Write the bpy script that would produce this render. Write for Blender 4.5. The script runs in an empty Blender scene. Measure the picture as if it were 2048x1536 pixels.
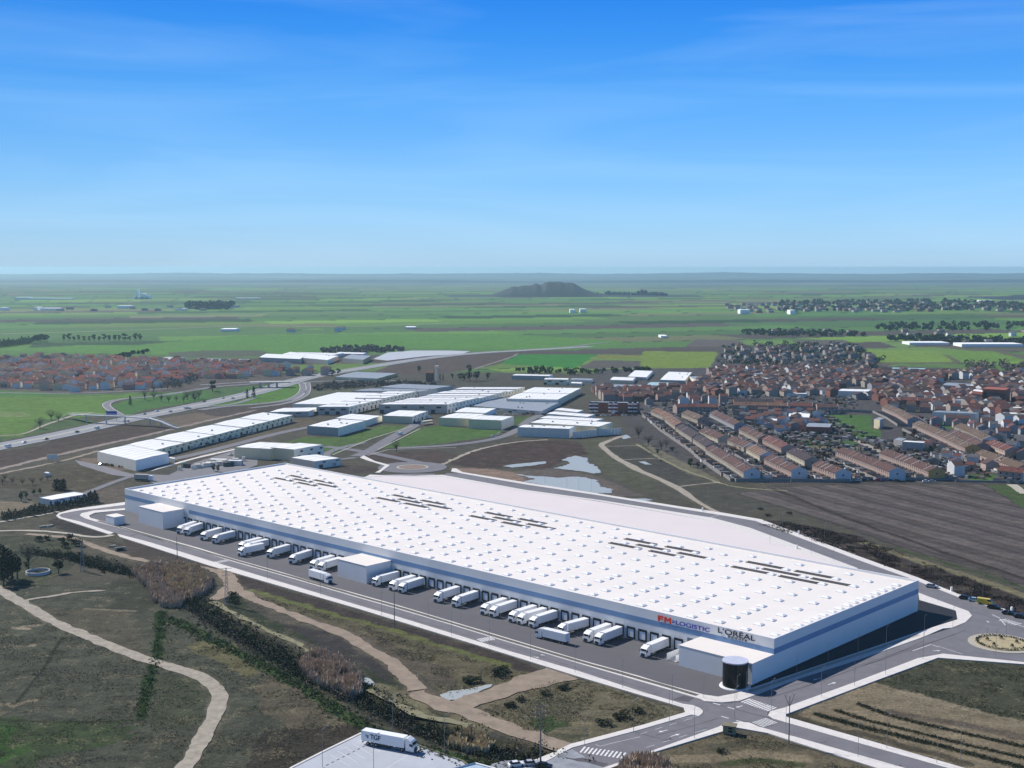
import bpy, math, random
import numpy as np
from mathutils import Vector, Matrix
from mathutils.geometry import tessellate_polygon
R = math.radians
random.seed(7); rng = np.random.default_rng(11)
scene = bpy.context.scene
COL = scene.collection

# ------------------------------------------------------------------ camera
FPX, YH, CAMH = 2450.0, 535.0, 130.0
PITCH = math.atan2(768 - YH, FPX)
cam_d = bpy.data.cameras.new('camera'); cam = bpy.data.objects.new('camera', cam_d); COL.objects.link(cam)
cam.location = (0, 0, CAMH); cam.rotation_euler = (R(90) - PITCH, 0, 0)
cam_d.sensor_width = 36; cam_d.lens = 36 * FPX / 2048; cam_d.clip_start = 1; cam_d.clip_end = 120000
scene.camera = cam

# ------------------------------------------------------------------ sky, sun, exposure
SUN_DIR = Vector((-0.80, 0.60, 0)).normalized(); SUN_EL = R(41)
world = bpy.data.worlds.new('World'); scene.world = world; world.use_nodes = True
wn = world.node_tree.nodes; wl = world.node_tree.links; wn.clear()
w_out = wn.new('ShaderNodeOutputWorld'); w_bg = wn.new('ShaderNodeBackground'); w_bg.inputs[1].default_value = 0.122
sky = wn.new('ShaderNodeTexSky'); sky.sky_type = 'NISHITA'; sky.sun_disc = False
sky.sun_elevation = SUN_EL; sky.sun_rotation = math.atan2(SUN_DIR.x, SUN_DIR.y); sky.altitude = 600
sky.air_density = 1.0; sky.dust_density = 0.3; sky.ozone_density = 2.0
w_tc = wn.new('ShaderNodeTexCoord'); w_sep = wn.new('ShaderNodeSeparateXYZ'); wl.new(w_tc.outputs['Generated'], w_sep.inputs[0])
w_max = wn.new('ShaderNodeMath'); w_max.operation = 'MAXIMUM'; w_max.inputs[1].default_value = 0.004; wl.new(w_sep.outputs[2], w_max.inputs[0])
w_cmb = wn.new('ShaderNodeCombineXYZ'); wl.new(w_sep.outputs[0], w_cmb.inputs[0]); wl.new(w_sep.outputs[1], w_cmb.inputs[1]); wl.new(w_max.outputs[0], w_cmb.inputs[2])
wl.new(w_cmb.outputs[0], sky.inputs[0])                        # the air just under the level horizon looks as it does on it
# tone of this day's air by elevation (deep clear blue overhead, pale at the horizon)
w_ramp = wn.new('ShaderNodeValToRGB'); wl.new(w_sep.outputs[2], w_ramp.inputs[0])
SKY_STOPS = [(0.0, (.31, .502, .93)), (0.0265, (.30, .485, .84)), (0.055, (.28, .48, .79)), (0.0956, (.235, .465, .77)), (0.136, (.17, .44, .775)), (0.176, (.105, .395, .775)), (0.213, (.06, .35, .78)), (0.5, (.075, .25, .45)), (1.0, (.08, .22, .38))]
el = w_ramp.color_ramp.elements
SKY_STOPS = [(p, tuple(v / .98 for v in c)) for p, c in SKY_STOPS]
el[0].position, el[0].color = SKY_STOPS[0][0], (*SKY_STOPS[0][1], 1)
el[1].position, el[1].color = SKY_STOPS[-1][0], (*SKY_STOPS[-1][1], 1)
for p_, c_ in SKY_STOPS[1:-1]:
    e_ = el.new(p_); e_.color = (*c_, 1)
w_mul = wn.new('ShaderNodeMixRGB'); w_mul.blend_type = 'MULTIPLY'; w_mul.inputs[0].default_value = 1
wl.new(sky.outputs[0], w_mul.inputs[1]); wl.new(w_ramp.outputs[0], w_mul.inputs[2])
# thin cirrus
w_map = wn.new('ShaderNodeMapping'); w_map.inputs['Scale'].default_value = (1.3, 1.3, 13.0); w_map.inputs['Rotation'].default_value = (R(3), R(-5), 0)
wl.new(w_tc.outputs['Generated'], w_map.inputs[0])
w_n = wn.new('ShaderNodeTexNoise'); w_n.inputs['Scale'].default_value = 1.6; w_n.inputs['Detail'].default_value = 7; w_n.inputs['Roughness'].default_value = 0.52
w_n.inputs['Distortion'].default_value = 0.9
wl.new(w_map.outputs[0], w_n.inputs[0])
w_mr = wn.new('ShaderNodeMapRange'); w_mr.inputs[1].default_value = 0.44; w_mr.inputs[2].default_value = 0.92; w_mr.inputs[4].default_value = 0.24
wl.new(w_n.outputs[0], w_mr.inputs[0])
w_mix = wn.new('ShaderNodeMixRGB'); w_mix.inputs[2].default_value = (4.2, 5.9, 7.4, 1)
w_az = wn.new('ShaderNodeMapRange'); w_az.inputs[1].default_value = -0.5; w_az.inputs[2].default_value = 0.5; w_az.inputs[3].default_value = 0.74; w_az.inputs[4].default_value = 1.30   # clearer air to the left, milkier to the right
wl.new(w_sep.outputs[0], w_az.inputs[0])
w_sc = wn.new('ShaderNodeVectorMath'); w_sc.operation = 'SCALE'; wl.new(w_mul.outputs[0], w_sc.inputs[0]); wl.new(w_az.outputs[0], w_sc.inputs['Scale'])
wl.new(w_mr.outputs[0], w_mix.inputs[0]); wl.new(w_sc.outputs[0], w_mix.inputs[1])
wl.new(w_mix.outputs[0], w_bg.inputs[0]); wl.new(w_bg.outputs[0], w_out.inputs[0])

sun_d = bpy.data.lights.new('sun', 'SUN'); sun = bpy.data.objects.new('sun', sun_d); COL.objects.link(sun)
sun_d.energy = 4.45; sun_d.angle = R(0.53); sun_d.color = (1.0, 0.945, 0.88)
_v = Vector((SUN_DIR.x * math.cos(SUN_EL), SUN_DIR.y * math.cos(SUN_EL), math.sin(SUN_EL)))
sun.rotation_euler = _v.to_track_quat('Z', 'Y').to_euler()
vs = scene.view_settings
vs.view_transform = 'Standard'; vs.look = 'None'; vs.exposure = 0.42; vs.gamma = 1; vs.use_curve_mapping = False
scene.cycles.use_denoising = True; scene.cycles.max_bounces = 5; scene.cycles.diffuse_bounces = 3
scene.cycles.volume_bounces = 0; scene.cycles.transparent_max_bounces = 6

# ------------------------------------------------------------------ helpers
FR = dict(a=(0, 880, 4), b=(400, 880, 4), c=(800, 880, 4), d=(1200, 880, 4), e=(1536, 1000, 4), f=(1536, 1152, 4), g=(1100, 1152, 4),
          h=(0, 1152, 4), i=(400, 1152, 4), j=(700, 1152, 4), k=(0, 660, 4), l=(400, 660, 4), m=(800, 660, 4), n=(1200, 660, 4), o=(1536, 660, 4),
          p=(100, 980, 6.4), q=(400, 1040, 6.4), r=(700, 1140, 6.4), s=(1000, 1230, 6.4), t=(1280, 1296, 6.4), u=(1728, 1120, 6.4),
          v=(960, 1380, 6.4), w=(560, 1380, 6.4), A=(0, 700, 8), B=(256, 680, 8), C=(500, 690, 8), D=(740, 700, 8), E=(960, 720, 8), F=(1180, 730, 8),
          G=(1420, 700, 6.4), H=(1728, 720, 6.4), z=(0, 0, 1))
def px(fr, x, y):
    """detail-view coordinates -> photo pixel"""
    ox, oy, s = FR[fr]; return ox + x / s, oy + y / s
_ct, _st = math.cos(PITCH), math.sin(PITCH)
def ray(x, y):
    a, b = (x - 1024) / FPX, (768 - y) / FPX
    return a, _ct + b * _st, -_st + b * _ct
def G(x, y, z=0.0):
    """photo pixel -> place on the level ground (or on the level z)"""
    a, b, c = ray(x, y); t = (z - CAMH) / c
    return (a * t, b * t)
def Gf(fr, *xy, z=0.0):
    """list of places from flat x,y,x,y..."""
    return [G(*px(fr, xy[i], xy[i + 1]), z) for i in range(0, len(xy), 2)]
def Gz(*xy, z=0.0): return Gf('z', *xy, z=z)
def height_from(ytop, yground):
    return CAMH * (1 - (ytop - YH) / (yground - YH))
def V2(p): return np.array(p[:2], float)

_mats = {}
def lin(c):
    return tuple((v / 255 / 12.92) if v / 255 <= 0.04045 else ((v / 255 + 0.055) / 1.055) ** 2.4 for v in c)
def mat(name, col, rough=0.8, metal=0.0, var=0.12, scale=0.6, bump=0.0, spec=0.3, detail=5):
    """procedural paint/stone material with grain and wear"""
    if name in _mats: return _mats[name]
    m = bpy.data.materials.new(name); m.use_nodes = True
    nt = m.node_tree; b = nt.nodes['Principled BSDF']
    b.inputs['Roughness'].default_value = rough; b.inputs['Metallic'].default_value = metal
    b.inputs['Specular IOR Level'].default_value = spec
    geo = nt.nodes.new('ShaderNodeNewGeometry')
    no = nt.nodes.new('ShaderNodeTexNoise'); no.inputs['Scale'].default_value = scale; no.inputs['Detail'].default_value = detail; no.inputs['Roughness'].default_value = 0.65
    nt.links.new(geo.outputs['Position'], no.inputs[0])
    r = nt.nodes.new('ShaderNodeMapRange'); r.inputs[1].default_value = 0.3; r.inputs[2].default_value = 0.7
    r.inputs[3].default_value = 1 - var; r.inputs[4].default_value = 1 + var
    nt.links.new(no.outputs[0], r.inputs[0])
    mu = nt.nodes.new('ShaderNodeVectorMath'); mu.operation = 'SCALE'; mu.inputs[0].default_value = col[:3]
    nt.links.new(r.outputs[0], mu.inputs['Scale']); nt.links.new(mu.outputs[0], b.inputs['Base Color'])
    if bump:
        bp = nt.nodes.new('ShaderNodeBump'); bp.inputs['Strength'].default_value = bump; bp.inputs['Distance'].default_value = 0.1
        nt.links.new(no.outputs[0], bp.inputs['Height']); nt.links.new(bp.outputs[0], b.inputs['Normal'])
    _mats[name] = m; return m
def smat(name, rgb, k=0.9, **kw): return mat(name, tuple(v * k for v in lin(rgb)), **kw)

class MB:
    """collects shapes for ONE mesh"""
    def __init__(s): s.v = []; s.f = []; s.m = []
    def add(s, vs_, fs, mi=0):
        o = len(s.v); s.v += [tuple(v) for v in vs_]; s.f += [tuple(i + o for i in f) for f in fs]; s.m += [mi] * len(fs); return s
    def box(s, x0, x1, y0, y1, z0, z1, mi=0):
        return s.add([(x0, y0, z0), (x1, y0, z0), (x1, y1, z0), (x0, y1, z0), (x0, y0, z1), (x1, y0, z1), (x1, y1, z1), (x0, y1, z1)],
                     [(0, 3, 2, 1), (4, 5, 6, 7), (0, 1, 5, 4), (1, 2, 6, 5), (2, 3, 7, 6), (3, 0, 4, 7)], mi)
    def prism(s, pts, z0, z1, mi=0, top=True, bottom=False):
        pts = [tuple(p[:2]) for p in pts]
        a = sum(pts[i][0] * pts[(i + 1) % len(pts)][1] - pts[(i + 1) % len(pts)][0] * pts[i][1] for i in range(len(pts)))
        if a < 0: pts = pts[::-1]
        n = len(pts); vs_ = [(x, y, z0) for x, y in pts] + [(x, y, z1) for x, y in pts]
        fs = [(i, (i + 1) % n, n + (i + 1) % n, n + i) for i in range(n)]
        if top:
            if n == 4: fs.append(tuple(range(n, 2 * n)))
            else:
                for t in tessellate_polygon([[Vector((x, y, 0)) for x, y in pts]]):
                    fs.append(fix(t, pts, n))
        return s.add(vs_, fs, mi)
    def cyl(s, x, y, z0, z1, r0, r1=None, n=8, mi=0, axis='z', cap=True):
        r1 = r0 if r1 is None else r1; vs_ = []
        for z, r in ((z0, r0), (z1, r1)):
            for i in range(n):
                a = 2 * math.pi * i / n; c, d = r * math.cos(a), r * math.sin(a)
                vs_.append((x + c, y + d, z) if axis == 'z' else (x + c, z, y + d) if axis == 'y' else (z, x + c, y + d))
        fs = [(i, (i + 1) % n, n + (i + 1) % n, n + i) for i in range(n)]
        if axis == 'y': fs = [f[::-1] for f in fs]
        if cap: fs += [tuple(range(n, 2 * n)), tuple(range(n - 1, -1, -1))]
        return s.add(vs_, fs, mi)
    def beam(s, p, q, r0, r1=None, n=5, mi=0):
        p, q = Vector(p), Vector(q); d = (q - p)
        if d.length < 1e-6: return s
        qt = d.to_track_quat('Z', 'Y'); r1 = r0 if r1 is None else r1; vs_ = []
        for c, r in ((p, r0), (q, r1)):
            for i in range(n):
                a = 2 * math.pi * i / n; vs_.append(c + qt @ Vector((r * math.cos(a), r * math.sin(a), 0)))
        return s.add(vs_, [(i, (i + 1) % n, n + (i + 1) % n, n + i) for i in range(n)] + [tuple(range(n, 2 * n))], mi)
    def mesh(s, name, mats):
        me = bpy.data.meshes.new(name); me.from_pydata(s.v, [], s.f)
        for m in (mats if isinstance(mats, (list, tuple)) else [mats]): me.materials.append(m)
        if any(s.m): me.polygons.foreach_set('material_index', s.m)
        me.update(); return me
def fix(t, pts, off):
    (ax, ay), (bx, by), (cx, cy) = pts[t[0]], pts[t[1]], pts[t[2]]
    if (bx - ax) * (cy - ay) - (cx - ax) * (by - ay) < 0: t = (t[0], t[2], t[1])
    return tuple(i + off for i in t)
def npmesh(name, verts, faces, mats, mi=None, smooth=False):
    """fast mesh from numpy arrays (faces all of one size)"""
    me = bpy.data.meshes.new(name); k = faces.shape[1]
    me.vertices.add(len(verts)); me.vertices.foreach_set('co', np.ascontiguousarray(verts, np.float32).ravel())
    me.loops.add(faces.size); me.loops.foreach_set('vertex_index', np.ascontiguousarray(faces, np.int32).ravel())
    me.polygons.add(len(faces)); me.polygons.foreach_set('loop_start', np.arange(0, faces.size, k, dtype=np.int32))
    me.polygons.foreach_set('loop_total', np.full(len(faces), k, np.int32))
    for m in (mats if isinstance(mats, (list, tuple)) else [mats]): me.materials.append(m)
    if mi is not None: me.polygons.foreach_set('material_index', np.ascontiguousarray(mi, np.int32))
    me.polygons.foreach_set('use_smooth', np.full(len(faces), smooth, bool))
    me.update(calc_edges=True); me.validate(); return me
def obj(name, data, parent=None, loc=(0, 0, 0), rz=0, sc=None, rot=None):
    o = bpy.data.objects.new(name, data); COL.objects.link(o); o.location = loc if len(loc) == 3 else (*loc, 0)
    o.rotation_euler = rot if rot else (0, 0, rz)
    if sc: o.scale = (sc, sc, sc) if isinstance(sc, (int, float)) else sc
    if parent: o.parent = parent
    return o
def tag(o, label=None, cat=None, group=None, kind=None):
    if label: o['label'] = label
    if cat: o['category'] = cat
    if group: o['group'] = group
    if kind: o['kind'] = kind
    return o
def thing(name, label, cat, loc=(0, 0, 0), rz=0, group=None, sc=None):
    return tag(obj(name, None, None, loc, rz, sc), label, cat, group)
def copy_tree(o, parent=None):
    c = o.copy(); COL.objects.link(c)
    if parent: c.parent = parent
    for ch in list(o.children): copy_tree(ch, c)
    return c
ORD = ['', 'first', 'second', 'third', 'fourth', 'fifth', 'sixth', 'seventh', 'eighth', 'ninth', 'tenth', 'eleventh', 'twelfth', 'thirteenth', 'fourteenth', 'fifteenth',
       'sixteenth', 'seventeenth', 'eighteenth', 'nineteenth', 'twentieth']
def nth(i):
    if i <= 20: return ORD[i]
    t, u_ = divmod(i, 10)
    tens = {2: 'twenty', 3: 'thirty', 4: 'forty', 5: 'fifty'}[t]
    return (tens[:-1] + 'ieth') if u_ == 0 else tens + '-' + ORD[u_]
def structure(name, mb, m, parent=None):
    o = obj(name, mb.mesh(name, m), parent)
    if not parent: o['kind'] = 'structure'
    return o
def resample(pts, step):
    out = [V2(pts[0])]
    for a, b in zip(pts[:-1], pts[1:]):
        a, b = V2(a), V2(b); n = max(1, int(np.linalg.norm(b - a) / step))
        out += [a + (b - a) * (i + 1) / n for i in range(n)]
    return np.array(out)
def smooth_line(pts, it=3):
    p = np.array([V2(q) for q in pts])
    for _ in range(it):
        q = [p[0]]
        for a, b in zip(p[:-1], p[1:]): q += [a * .75 + b * .25, a * .25 + b * .75]
        q.append(p[-1]); p = np.array(q)
    return p
def normals(p):
    d = np.gradient(p, axis=0); d /= (np.linalg.norm(d, axis=1, keepdims=True) + 1e-9)
    return np.stack([-d[:, 1], d[:, 0]], 1)
def ribbon_mb(pts, width, z=0.02, jit=0.0, step=2.5, thick=0.0, off=0.0, sm=2, mi=0, mb=None):
    """strip of given width (number or per-point list) along a line"""
    p = smooth_line(pts, sm) if sm else np.array([V2(q) for q in pts])
    p = resample(p, step); n = normals(p); t = np.linspace(0, 1, len(p))
    w = np.interp(t, np.linspace(0, 1, len(width)), width) if isinstance(width, (list, tuple)) else np.full(len(p), width)
    r = rng.normal(0, 1, (2, len(p))) * jit
    k = np.ones(3) / 3; r = np.stack([np.convolve(q, k, 'same') for q in r])
    l = p + n * (w / 2 + off + r[0])[:, None]; q = p - n * (w / 2 - off + r[1])[:, None]
    mb = mb or MB(); N = len(p); vs_ = [(*a, z) for a in l] + [(*a, z) for a in q]
    fs = [(i, N + i, N + i + 1, i + 1) for i in range(N - 1)]
    if thick:
        vs_ += [(*a, z - thick) for a in l] + [(*a, z - thick) for a in q]
        fs += [(i, i + 1, 2 * N + i + 1, 2 * N + i) for i in range(N - 1)] + [(N + i + 1, N + i, 3 * N + i, 3 * N + i + 1) for i in range(N - 1)]
    mb.add(vs_, fs, mi); return mb
def poly_mb(pts, z=0.02, thick=0.3, mb=None, mi=0):
    mb = mb or MB(); mb.prism(pts, z - thick, z, mi); return mb
# ------------------------------------------------------------------ numeric noise
def _hash(ix, iy, s):
    h = (ix * 374761393 + iy * 668265263 + s * 1442695041) & 0xffffffff
    h = ((h ^ (h >> 13)) * 1274126177) & 0xffffffff
    return ((h ^ (h >> 16)) & 0xffff) / 65535.0
def vnoise(x, y, s=0):
    ix, iy = np.floor(x).astype(np.int64), np.floor(y).astype(np.int64); fx, fy = x - ix, y - iy
    fx = fx * fx * (3 - 2 * fx); fy = fy * fy * (3 - 2 * fy)
    a, b, c, d = _hash(ix, iy, s), _hash(ix + 1, iy, s), _hash(ix, iy + 1, s), _hash(ix + 1, iy + 1, s)
    return (a * (1 - fx) + b * fx) * (1 - fy) + (c * (1 - fx) + d * fx) * fy
def fbm(x, y, s=0, o=4):
    t = 0; a = 0.5; n = 0
    for i in range(o): t = t + a * vnoise(x * 2 ** i, y * 2 ** i, s + i * 17); n += a; a *= .55
    return t / n
def seg_dist(X, Y, line):
    """distance and along-line position to a polyline"""
    best = np.full(X.shape, 1e9)
    for (ax, ay), (bx, by) in zip(line[:-1], line[1:]):
        dx, dy = bx - ax, by - ay; L2 = dx * dx + dy * dy + 1e-9
        t = np.clip(((X - ax) * dx + (Y - ay) * dy) / L2, 0, 1)
        best = np.minimum(best, np.hypot(X - ax - t * dx, Y - ay - t * dy))
    return best
def in_poly(X, Y, poly):
    r = np.zeros(X.shape, bool); n = len(poly)
    for i in range(n):
        (x0, y0), (x1, y1) = poly[i], poly[(i + 1) % n]
        if y0 == y1: continue
        c = ((y0 > Y) != (y1 > Y)) & (X < (x1 - x0) * (Y - y0) / (y1 - y0) + x0); r ^= c
    return r

CREEK = Gz(60, 1100, 150, 1112, 230, 1135, 320, 1150, 400, 1212, 470, 1258, 560, 1308, 650, 1358, 740, 1402, 830, 1448, 920, 1480, 1010, 1503, 1090, 1515)
def height(X, Y):
    X, Y = np.asarray(X, float), np.asarray(Y, float)
    h = -0.12 - 0.10 * fbm(X / 6, Y / 6, 5, 3)
    d = seg_dist(X, Y, CREEK); h = h - 1.8 * np.exp(-(d / 4.5) ** 2)
    return h
def hz(x, y): return float(height(np.array([x]), np.array([y]))[0])

# ------------------------------------------------------------------ ground (one sheet to the horizon)
def tc(r, g, b, k=0.59): return np.array([v * k for v in lin((r, g, b))])
ys = [283.0]
while ys[-1] < 24500: ys.append(ys[-1] + max(0.8, ys[-1] ** 2 * 4.2e-6))
ys = np.array([-600, -200, 60, 180, 240] + ys); NS = 620
ss = np.concatenate([[-3.0, -1.6, -0.9, -0.65], np.linspace(-0.5, 0.5, NS), [0.65, 0.9, 1.6, 3.0]])
YY = np.repeat(ys[:, None], len(ss), 1); XX = np.maximum(YY, 283) * ss[None, :]
X, Y = XX.ravel(), YY.ravel(); NV = len(X)
wx = (fbm(X / 9, Y / 9, 1, 3) - .5); wy = (fbm(X / 9 + 50, Y / 9, 2, 3) - .5)
wx2 = (fbm(X / 2.2, Y / 2.2, 3, 2) - .5); wy2 = (fbm(X / 2.2, Y / 2.2, 4, 2) - .5)
C_ = np.zeros((NV, 3)); FUR = np.zeros(NV); FAMP = np.zeros(NV); SPK = np.full(NV, 1.0)
# base tone by broad natural variation
big = fbm(X / 70, Y / 70, 8, 4)[:, None]; mid = fbm(X / 18, Y / 18, 9, 4)[:, None]
C_[:] = tc(86, 84, 76) * (1 - big) + tc(102, 98, 84) * big
# patchwork of fields beyond the towns
ca, sa = math.cos(.35), math.sin(.35)
U_, V_ = X * ca + Y * sa, -X * sa + Y * ca
wob = 60 * (fbm(X / 900, Y / 900, 20, 3) - .5)
row = np.floor((V_ + wob) / 150).astype(np.int64); colm = np.floor((U_ + wob * 2 + _hash(row, row * 0, 31) * 900) / (320 + 500 * _hash(row, row * 0, 32))).astype(np.int64)
hsh = _hash(row, colm, 33); h2 = _hash(row, colm, 34)
PAL = np.array([tc(132, 172, 74), tc(92, 138, 66), tc(108, 152, 66), tc(84, 120, 66), tc(96, 128, 72), tc(118, 150, 74), tc(92, 84, 78), tc(104, 100, 82), tc(58, 88, 50), tc(126, 132, 92), tc(98, 142, 70)])
pal = PAL[(hsh * 10.99).astype(int)] * (0.88 + 0.24 * h2)[:, None]
fv = ((V_ + wob) / 150) % 1; hedge = ((fv < .035) & (_hash(row, row * 0, 35) > .35))
pal[hedge] = tc(40, 52, 40)
far = np.clip((Y - 1500) / 60, 0, 1)[:, None]
big2 = fbm(X / 1500, Y / 700, 40, 3)[:, None]
pal = pal * (0.80 + 0.66 * big2)
C_[:] = C_ * (1 - far) + pal * far
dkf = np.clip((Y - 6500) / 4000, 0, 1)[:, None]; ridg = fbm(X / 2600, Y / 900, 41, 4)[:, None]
C_[:] = C_ * (1 - dkf) + (tc(84, 116, 128) * (1 - ridg) + tc(176, 186, 180) * ridg ** 2) * dkf  # far plain shifts to pale blue-grey: distance haze painted into the ground colour

def area(poly, col, warp=2.5, fur=None, famp=0, spk=None, mix=1.0, grad=None):
    """colour a piece of ground; ragged edges come from warping the position"""
    P_ = np.array(poly); x0, y0 = P_.min(0) - 12; x1, y1 = P_.max(0) + 12
    idx = np.where((X > x0) & (X < x1) & (Y > y0) & (Y < y1))[0]
    if not len(idx): return
    xw = X[idx] + wx[idx] * warp * 2 + wx2[idx] * min(warp, 1.5); yw = Y[idx] + wy[idx] * warp * 2 + wy2[idx] * min(warp, 1.5)
    idx = idx[in_poly(xw, yw, poly)]
    var = (0.82 + 0.36 * mid[idx])
    C_[idx] = C_[idx] * (1 - mix) + np.array(col) * var * mix
    if fur is not None:
        a = math.atan2(fur[1][1] - fur[0][1], fur[1][0] - fur[0][0]) + math.pi / 2
        FUR[idx] = X[idx] * math.cos(a) + Y[idx] * math.sin(a); FAMP[idx] = famp
    else: FAMP[idx] = 0
    if spk is not None: SPK[idx] = spk
def stroke(line, w, col, warp=1.0, mix=1.0, spk=None, soft=0.3):
    P_ = np.array(line); x0, y0 = P_.min(0) - w - 12; x1, y1 = P_.max(0) + w + 12
    idx = np.where((X > x0) & (X < x1) & (Y > y0) & (Y < y1))[0]
    if not len(idx): return
    xw = X[idx] + wx[idx] * warp * 2 + wx2[idx] * warp; yw = Y[idx] + wy[idx] * warp * 2 + wy2[idx] * warp
    d = seg_dist(xw, yw, line); m = np.clip((w / 2 - d) / (w * soft * .5 + 1e-6), 0, 1)[:, None] * mix
    C_[idx] = C_[idx] * (1 - m) + np.array(col) * (0.85 + 0.3 * mid[idx]) * m
    FAMP[idx] *= (1 - m[:, 0])
    if spk is not None: SPK[idx] = SPK[idx] * (1 - m[:, 0]) + spk * m[:, 0]

gb = tc(96, 146, 60); gg = tc(84, 126, 60); gd = tc(72, 102, 54)
# fields behind
area(Gz(0, 700, 150, 690, 270, 690, 480, 671, 700, 667, 1000, 667, 1250, 682, 1150, 700, 830, 695, 560, 708, 400, 710, 200, 706), tc(100, 152, 62), 8)
area(Gz(-40, 660, 120, 655, 420, 652, 640, 655, 560, 664, 330, 672, 0, 678), tc(96, 136, 72), 8)
area(Gz(1040, 708, 1195, 708, 1150, 736, 1000, 727), tc(62, 142, 50), 3)
area(Gz(1195, 708, 1290, 710, 1295, 718, 1190, 718), tc(132, 144, 66), 3)
area(Gz(1190, 720, 1300, 722, 1290, 735, 1150, 738), tc(104, 98, 92), 3)
area(Gz(1285, 702, 1430, 703, 1450, 718, 1440, 738, 1330, 745, 1280, 738), tc(132, 156, 62), 5)
area(Gz(1480, 680, 1580, 680, 1612, 692, 1500, 693), tc(120, 156, 78), 3)
area(Gz(1390, 678, 1480, 680, 1498, 693, 1370, 693), tc(112, 104, 100), 3)
area(Gz(1580, 680, 1690, 679, 1712, 692, 1612, 692), tc(108, 102, 98), 3)
area(Gz(1690, 700, 1870, 701, 1910, 724, 1760, 724), tc(134, 166, 70), 4)
area(Gz(1875, 701, 1985, 702, 2060, 722, 1925, 724), tc(120, 158, 66), 4)
area(Gz(1780, 727, 2060, 727, 2060, 742, 1850, 748), tc(106, 138, 72), 4)
area(Gz(1760, 684, 1830, 682, 1830, 692, 1800, 696), tc(122, 156, 84), 4)
area(Gz(740, 748, 810, 716, 1040, 704, 1000, 728, 900, 745), tc(100, 86, 80), 4)
area(Gz(330, 705, 420, 700, 520, 700, 560, 712, 350, 715), tc(98, 104, 84), 4)
# left fields by the motorway
area(Gf('k', -100, 465, 400, 482, 640, 512, 1300, 490, 1250, 505, 700, 525, -100, 532), tc(88, 140, 60), 2)
area(Gf('k', -100, 535, 700, 528, 1250, 508, 1000, 545, 830, 600, 960, 690, 700, 690, 480, 720, 200, 850, -100, 862), tc(106, 144, 58), 2)
area(Gf('k', -100, 650, 200, 660, 250, 690, -100, 700), tc(150, 160, 110), 2, mix=.5)
area(Gf('k', 330, 720, 600, 690, 780, 735, 400, 810, 0, 890, -100, 900, -100, 870, 180, 850), tc(86, 112, 66), 2)
area(Gf('k', 1130, 530, 1300, 500, 1650, 480, 1750, 500, 1640, 560, 1150, 640, 1000, 690, 880, 600), tc(82, 128, 60), 2)
area(Gf('l', 100, 470, 640, 425, 640, 445, 400, 500, 60, 560), tc(84, 118, 66), 2)
area(Gf('l', 330, 562, 640, 432, 780, 430, 810, 500, 700, 570, 400, 582), tc(96, 140, 56), 2)
area(Gf('l', 60, 590, 330, 565, 520, 590, 330, 600, 100, 612), tc(92, 136, 60), 2)
area(Gf('k', -100, 985, 330, 930, 420, 880, 1000, 755, 1330, 765, 1350, 800, 900, 905, 600, 950, 0, 1110, -100, 1140), tc(88, 74, 68), 2, fur=Gf('k', 400, 900, 1000, 800), famp=.25)
area(Gf('k', 1300, 705, 1700, 645, 1960, 655, 1500, 780, 1430, 775), tc(126, 112, 98), 2, fur=Gf('k', 1400, 760, 1900, 670), famp=.2)
area(Gf('l', -50, 640, 100, 618, 600, 600, 900, 560, 800, 600, 400, 690, 100, 690), tc(90, 80, 76), 2)
area(Gf('l', 850, 460, 1300, 470, 1100, 530, 900, 560, 860, 520), tc(104, 108, 86), 2)
area(Gf('l', -400, 1020, 0, 920, 750, 715, 950, 720, 900, 770, 650, 840, 300, 960, -300, 1110), tc(108, 98, 82), 2, fur=Gf('l', 0, 980, 700, 780), famp=.2)
area(Gf('l', 640, 905, 870, 850, 1130, 852, 1450, 762, 1760, 762, 1700, 790, 1380, 870, 1060, 995, 990, 995, 980, 915), tc(92, 122, 62), 1)
area(Gf('m', 20, 930, 140, 790, 310, 762, 560, 790, 800, 800, 880, 790, 750, 850, 0, 942), tc(88, 124, 60), 1)
area(Gf('m', 905, 688, 1085, 688, 1000, 742, 912, 772), tc(88, 112, 64), 1)
area(Gf('l', 1365, 955, 1650, 850, 1720, 790, 1900, 768, 2060, 800, 2000, 900), tc(90, 122, 60), 1)
area(Gf('l', 1300, 1012, 1400, 985, 1900, 960, 2060, 1000, 1950, 1060, 1700, 1072, 1400, 1052), tc(92, 78, 72), 2)
area(Gf('m', 380, 1062, 640, 950, 900, 890, 1330, 880, 1460, 920, 1510, 990, 1300, 1050, 1150, 1110, 1000, 1102, 600, 1102), tc(84, 68, 64), 2, spk=1.6)
area(Gf('m', 400, 1100, 700, 1108, 900, 1135, 1080, 1190, 1000, 1225, 600, 1160, 420, 1120), tc(156, 134, 118), 1.5, spk=.4)
area(Gf('m', 900, 1130, 1250, 1110, 1550, 1160, 1750, 1240, 1950, 1320, 1700, 1340, 1400, 1310, 1080, 1240), tc(116, 106, 100), 2)
area(Gf('l', 1020, 1122, 1110, 1060, 1440, 1100, 1400, 1142, 1200, 1152), tc(88, 78, 72), 1)
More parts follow.
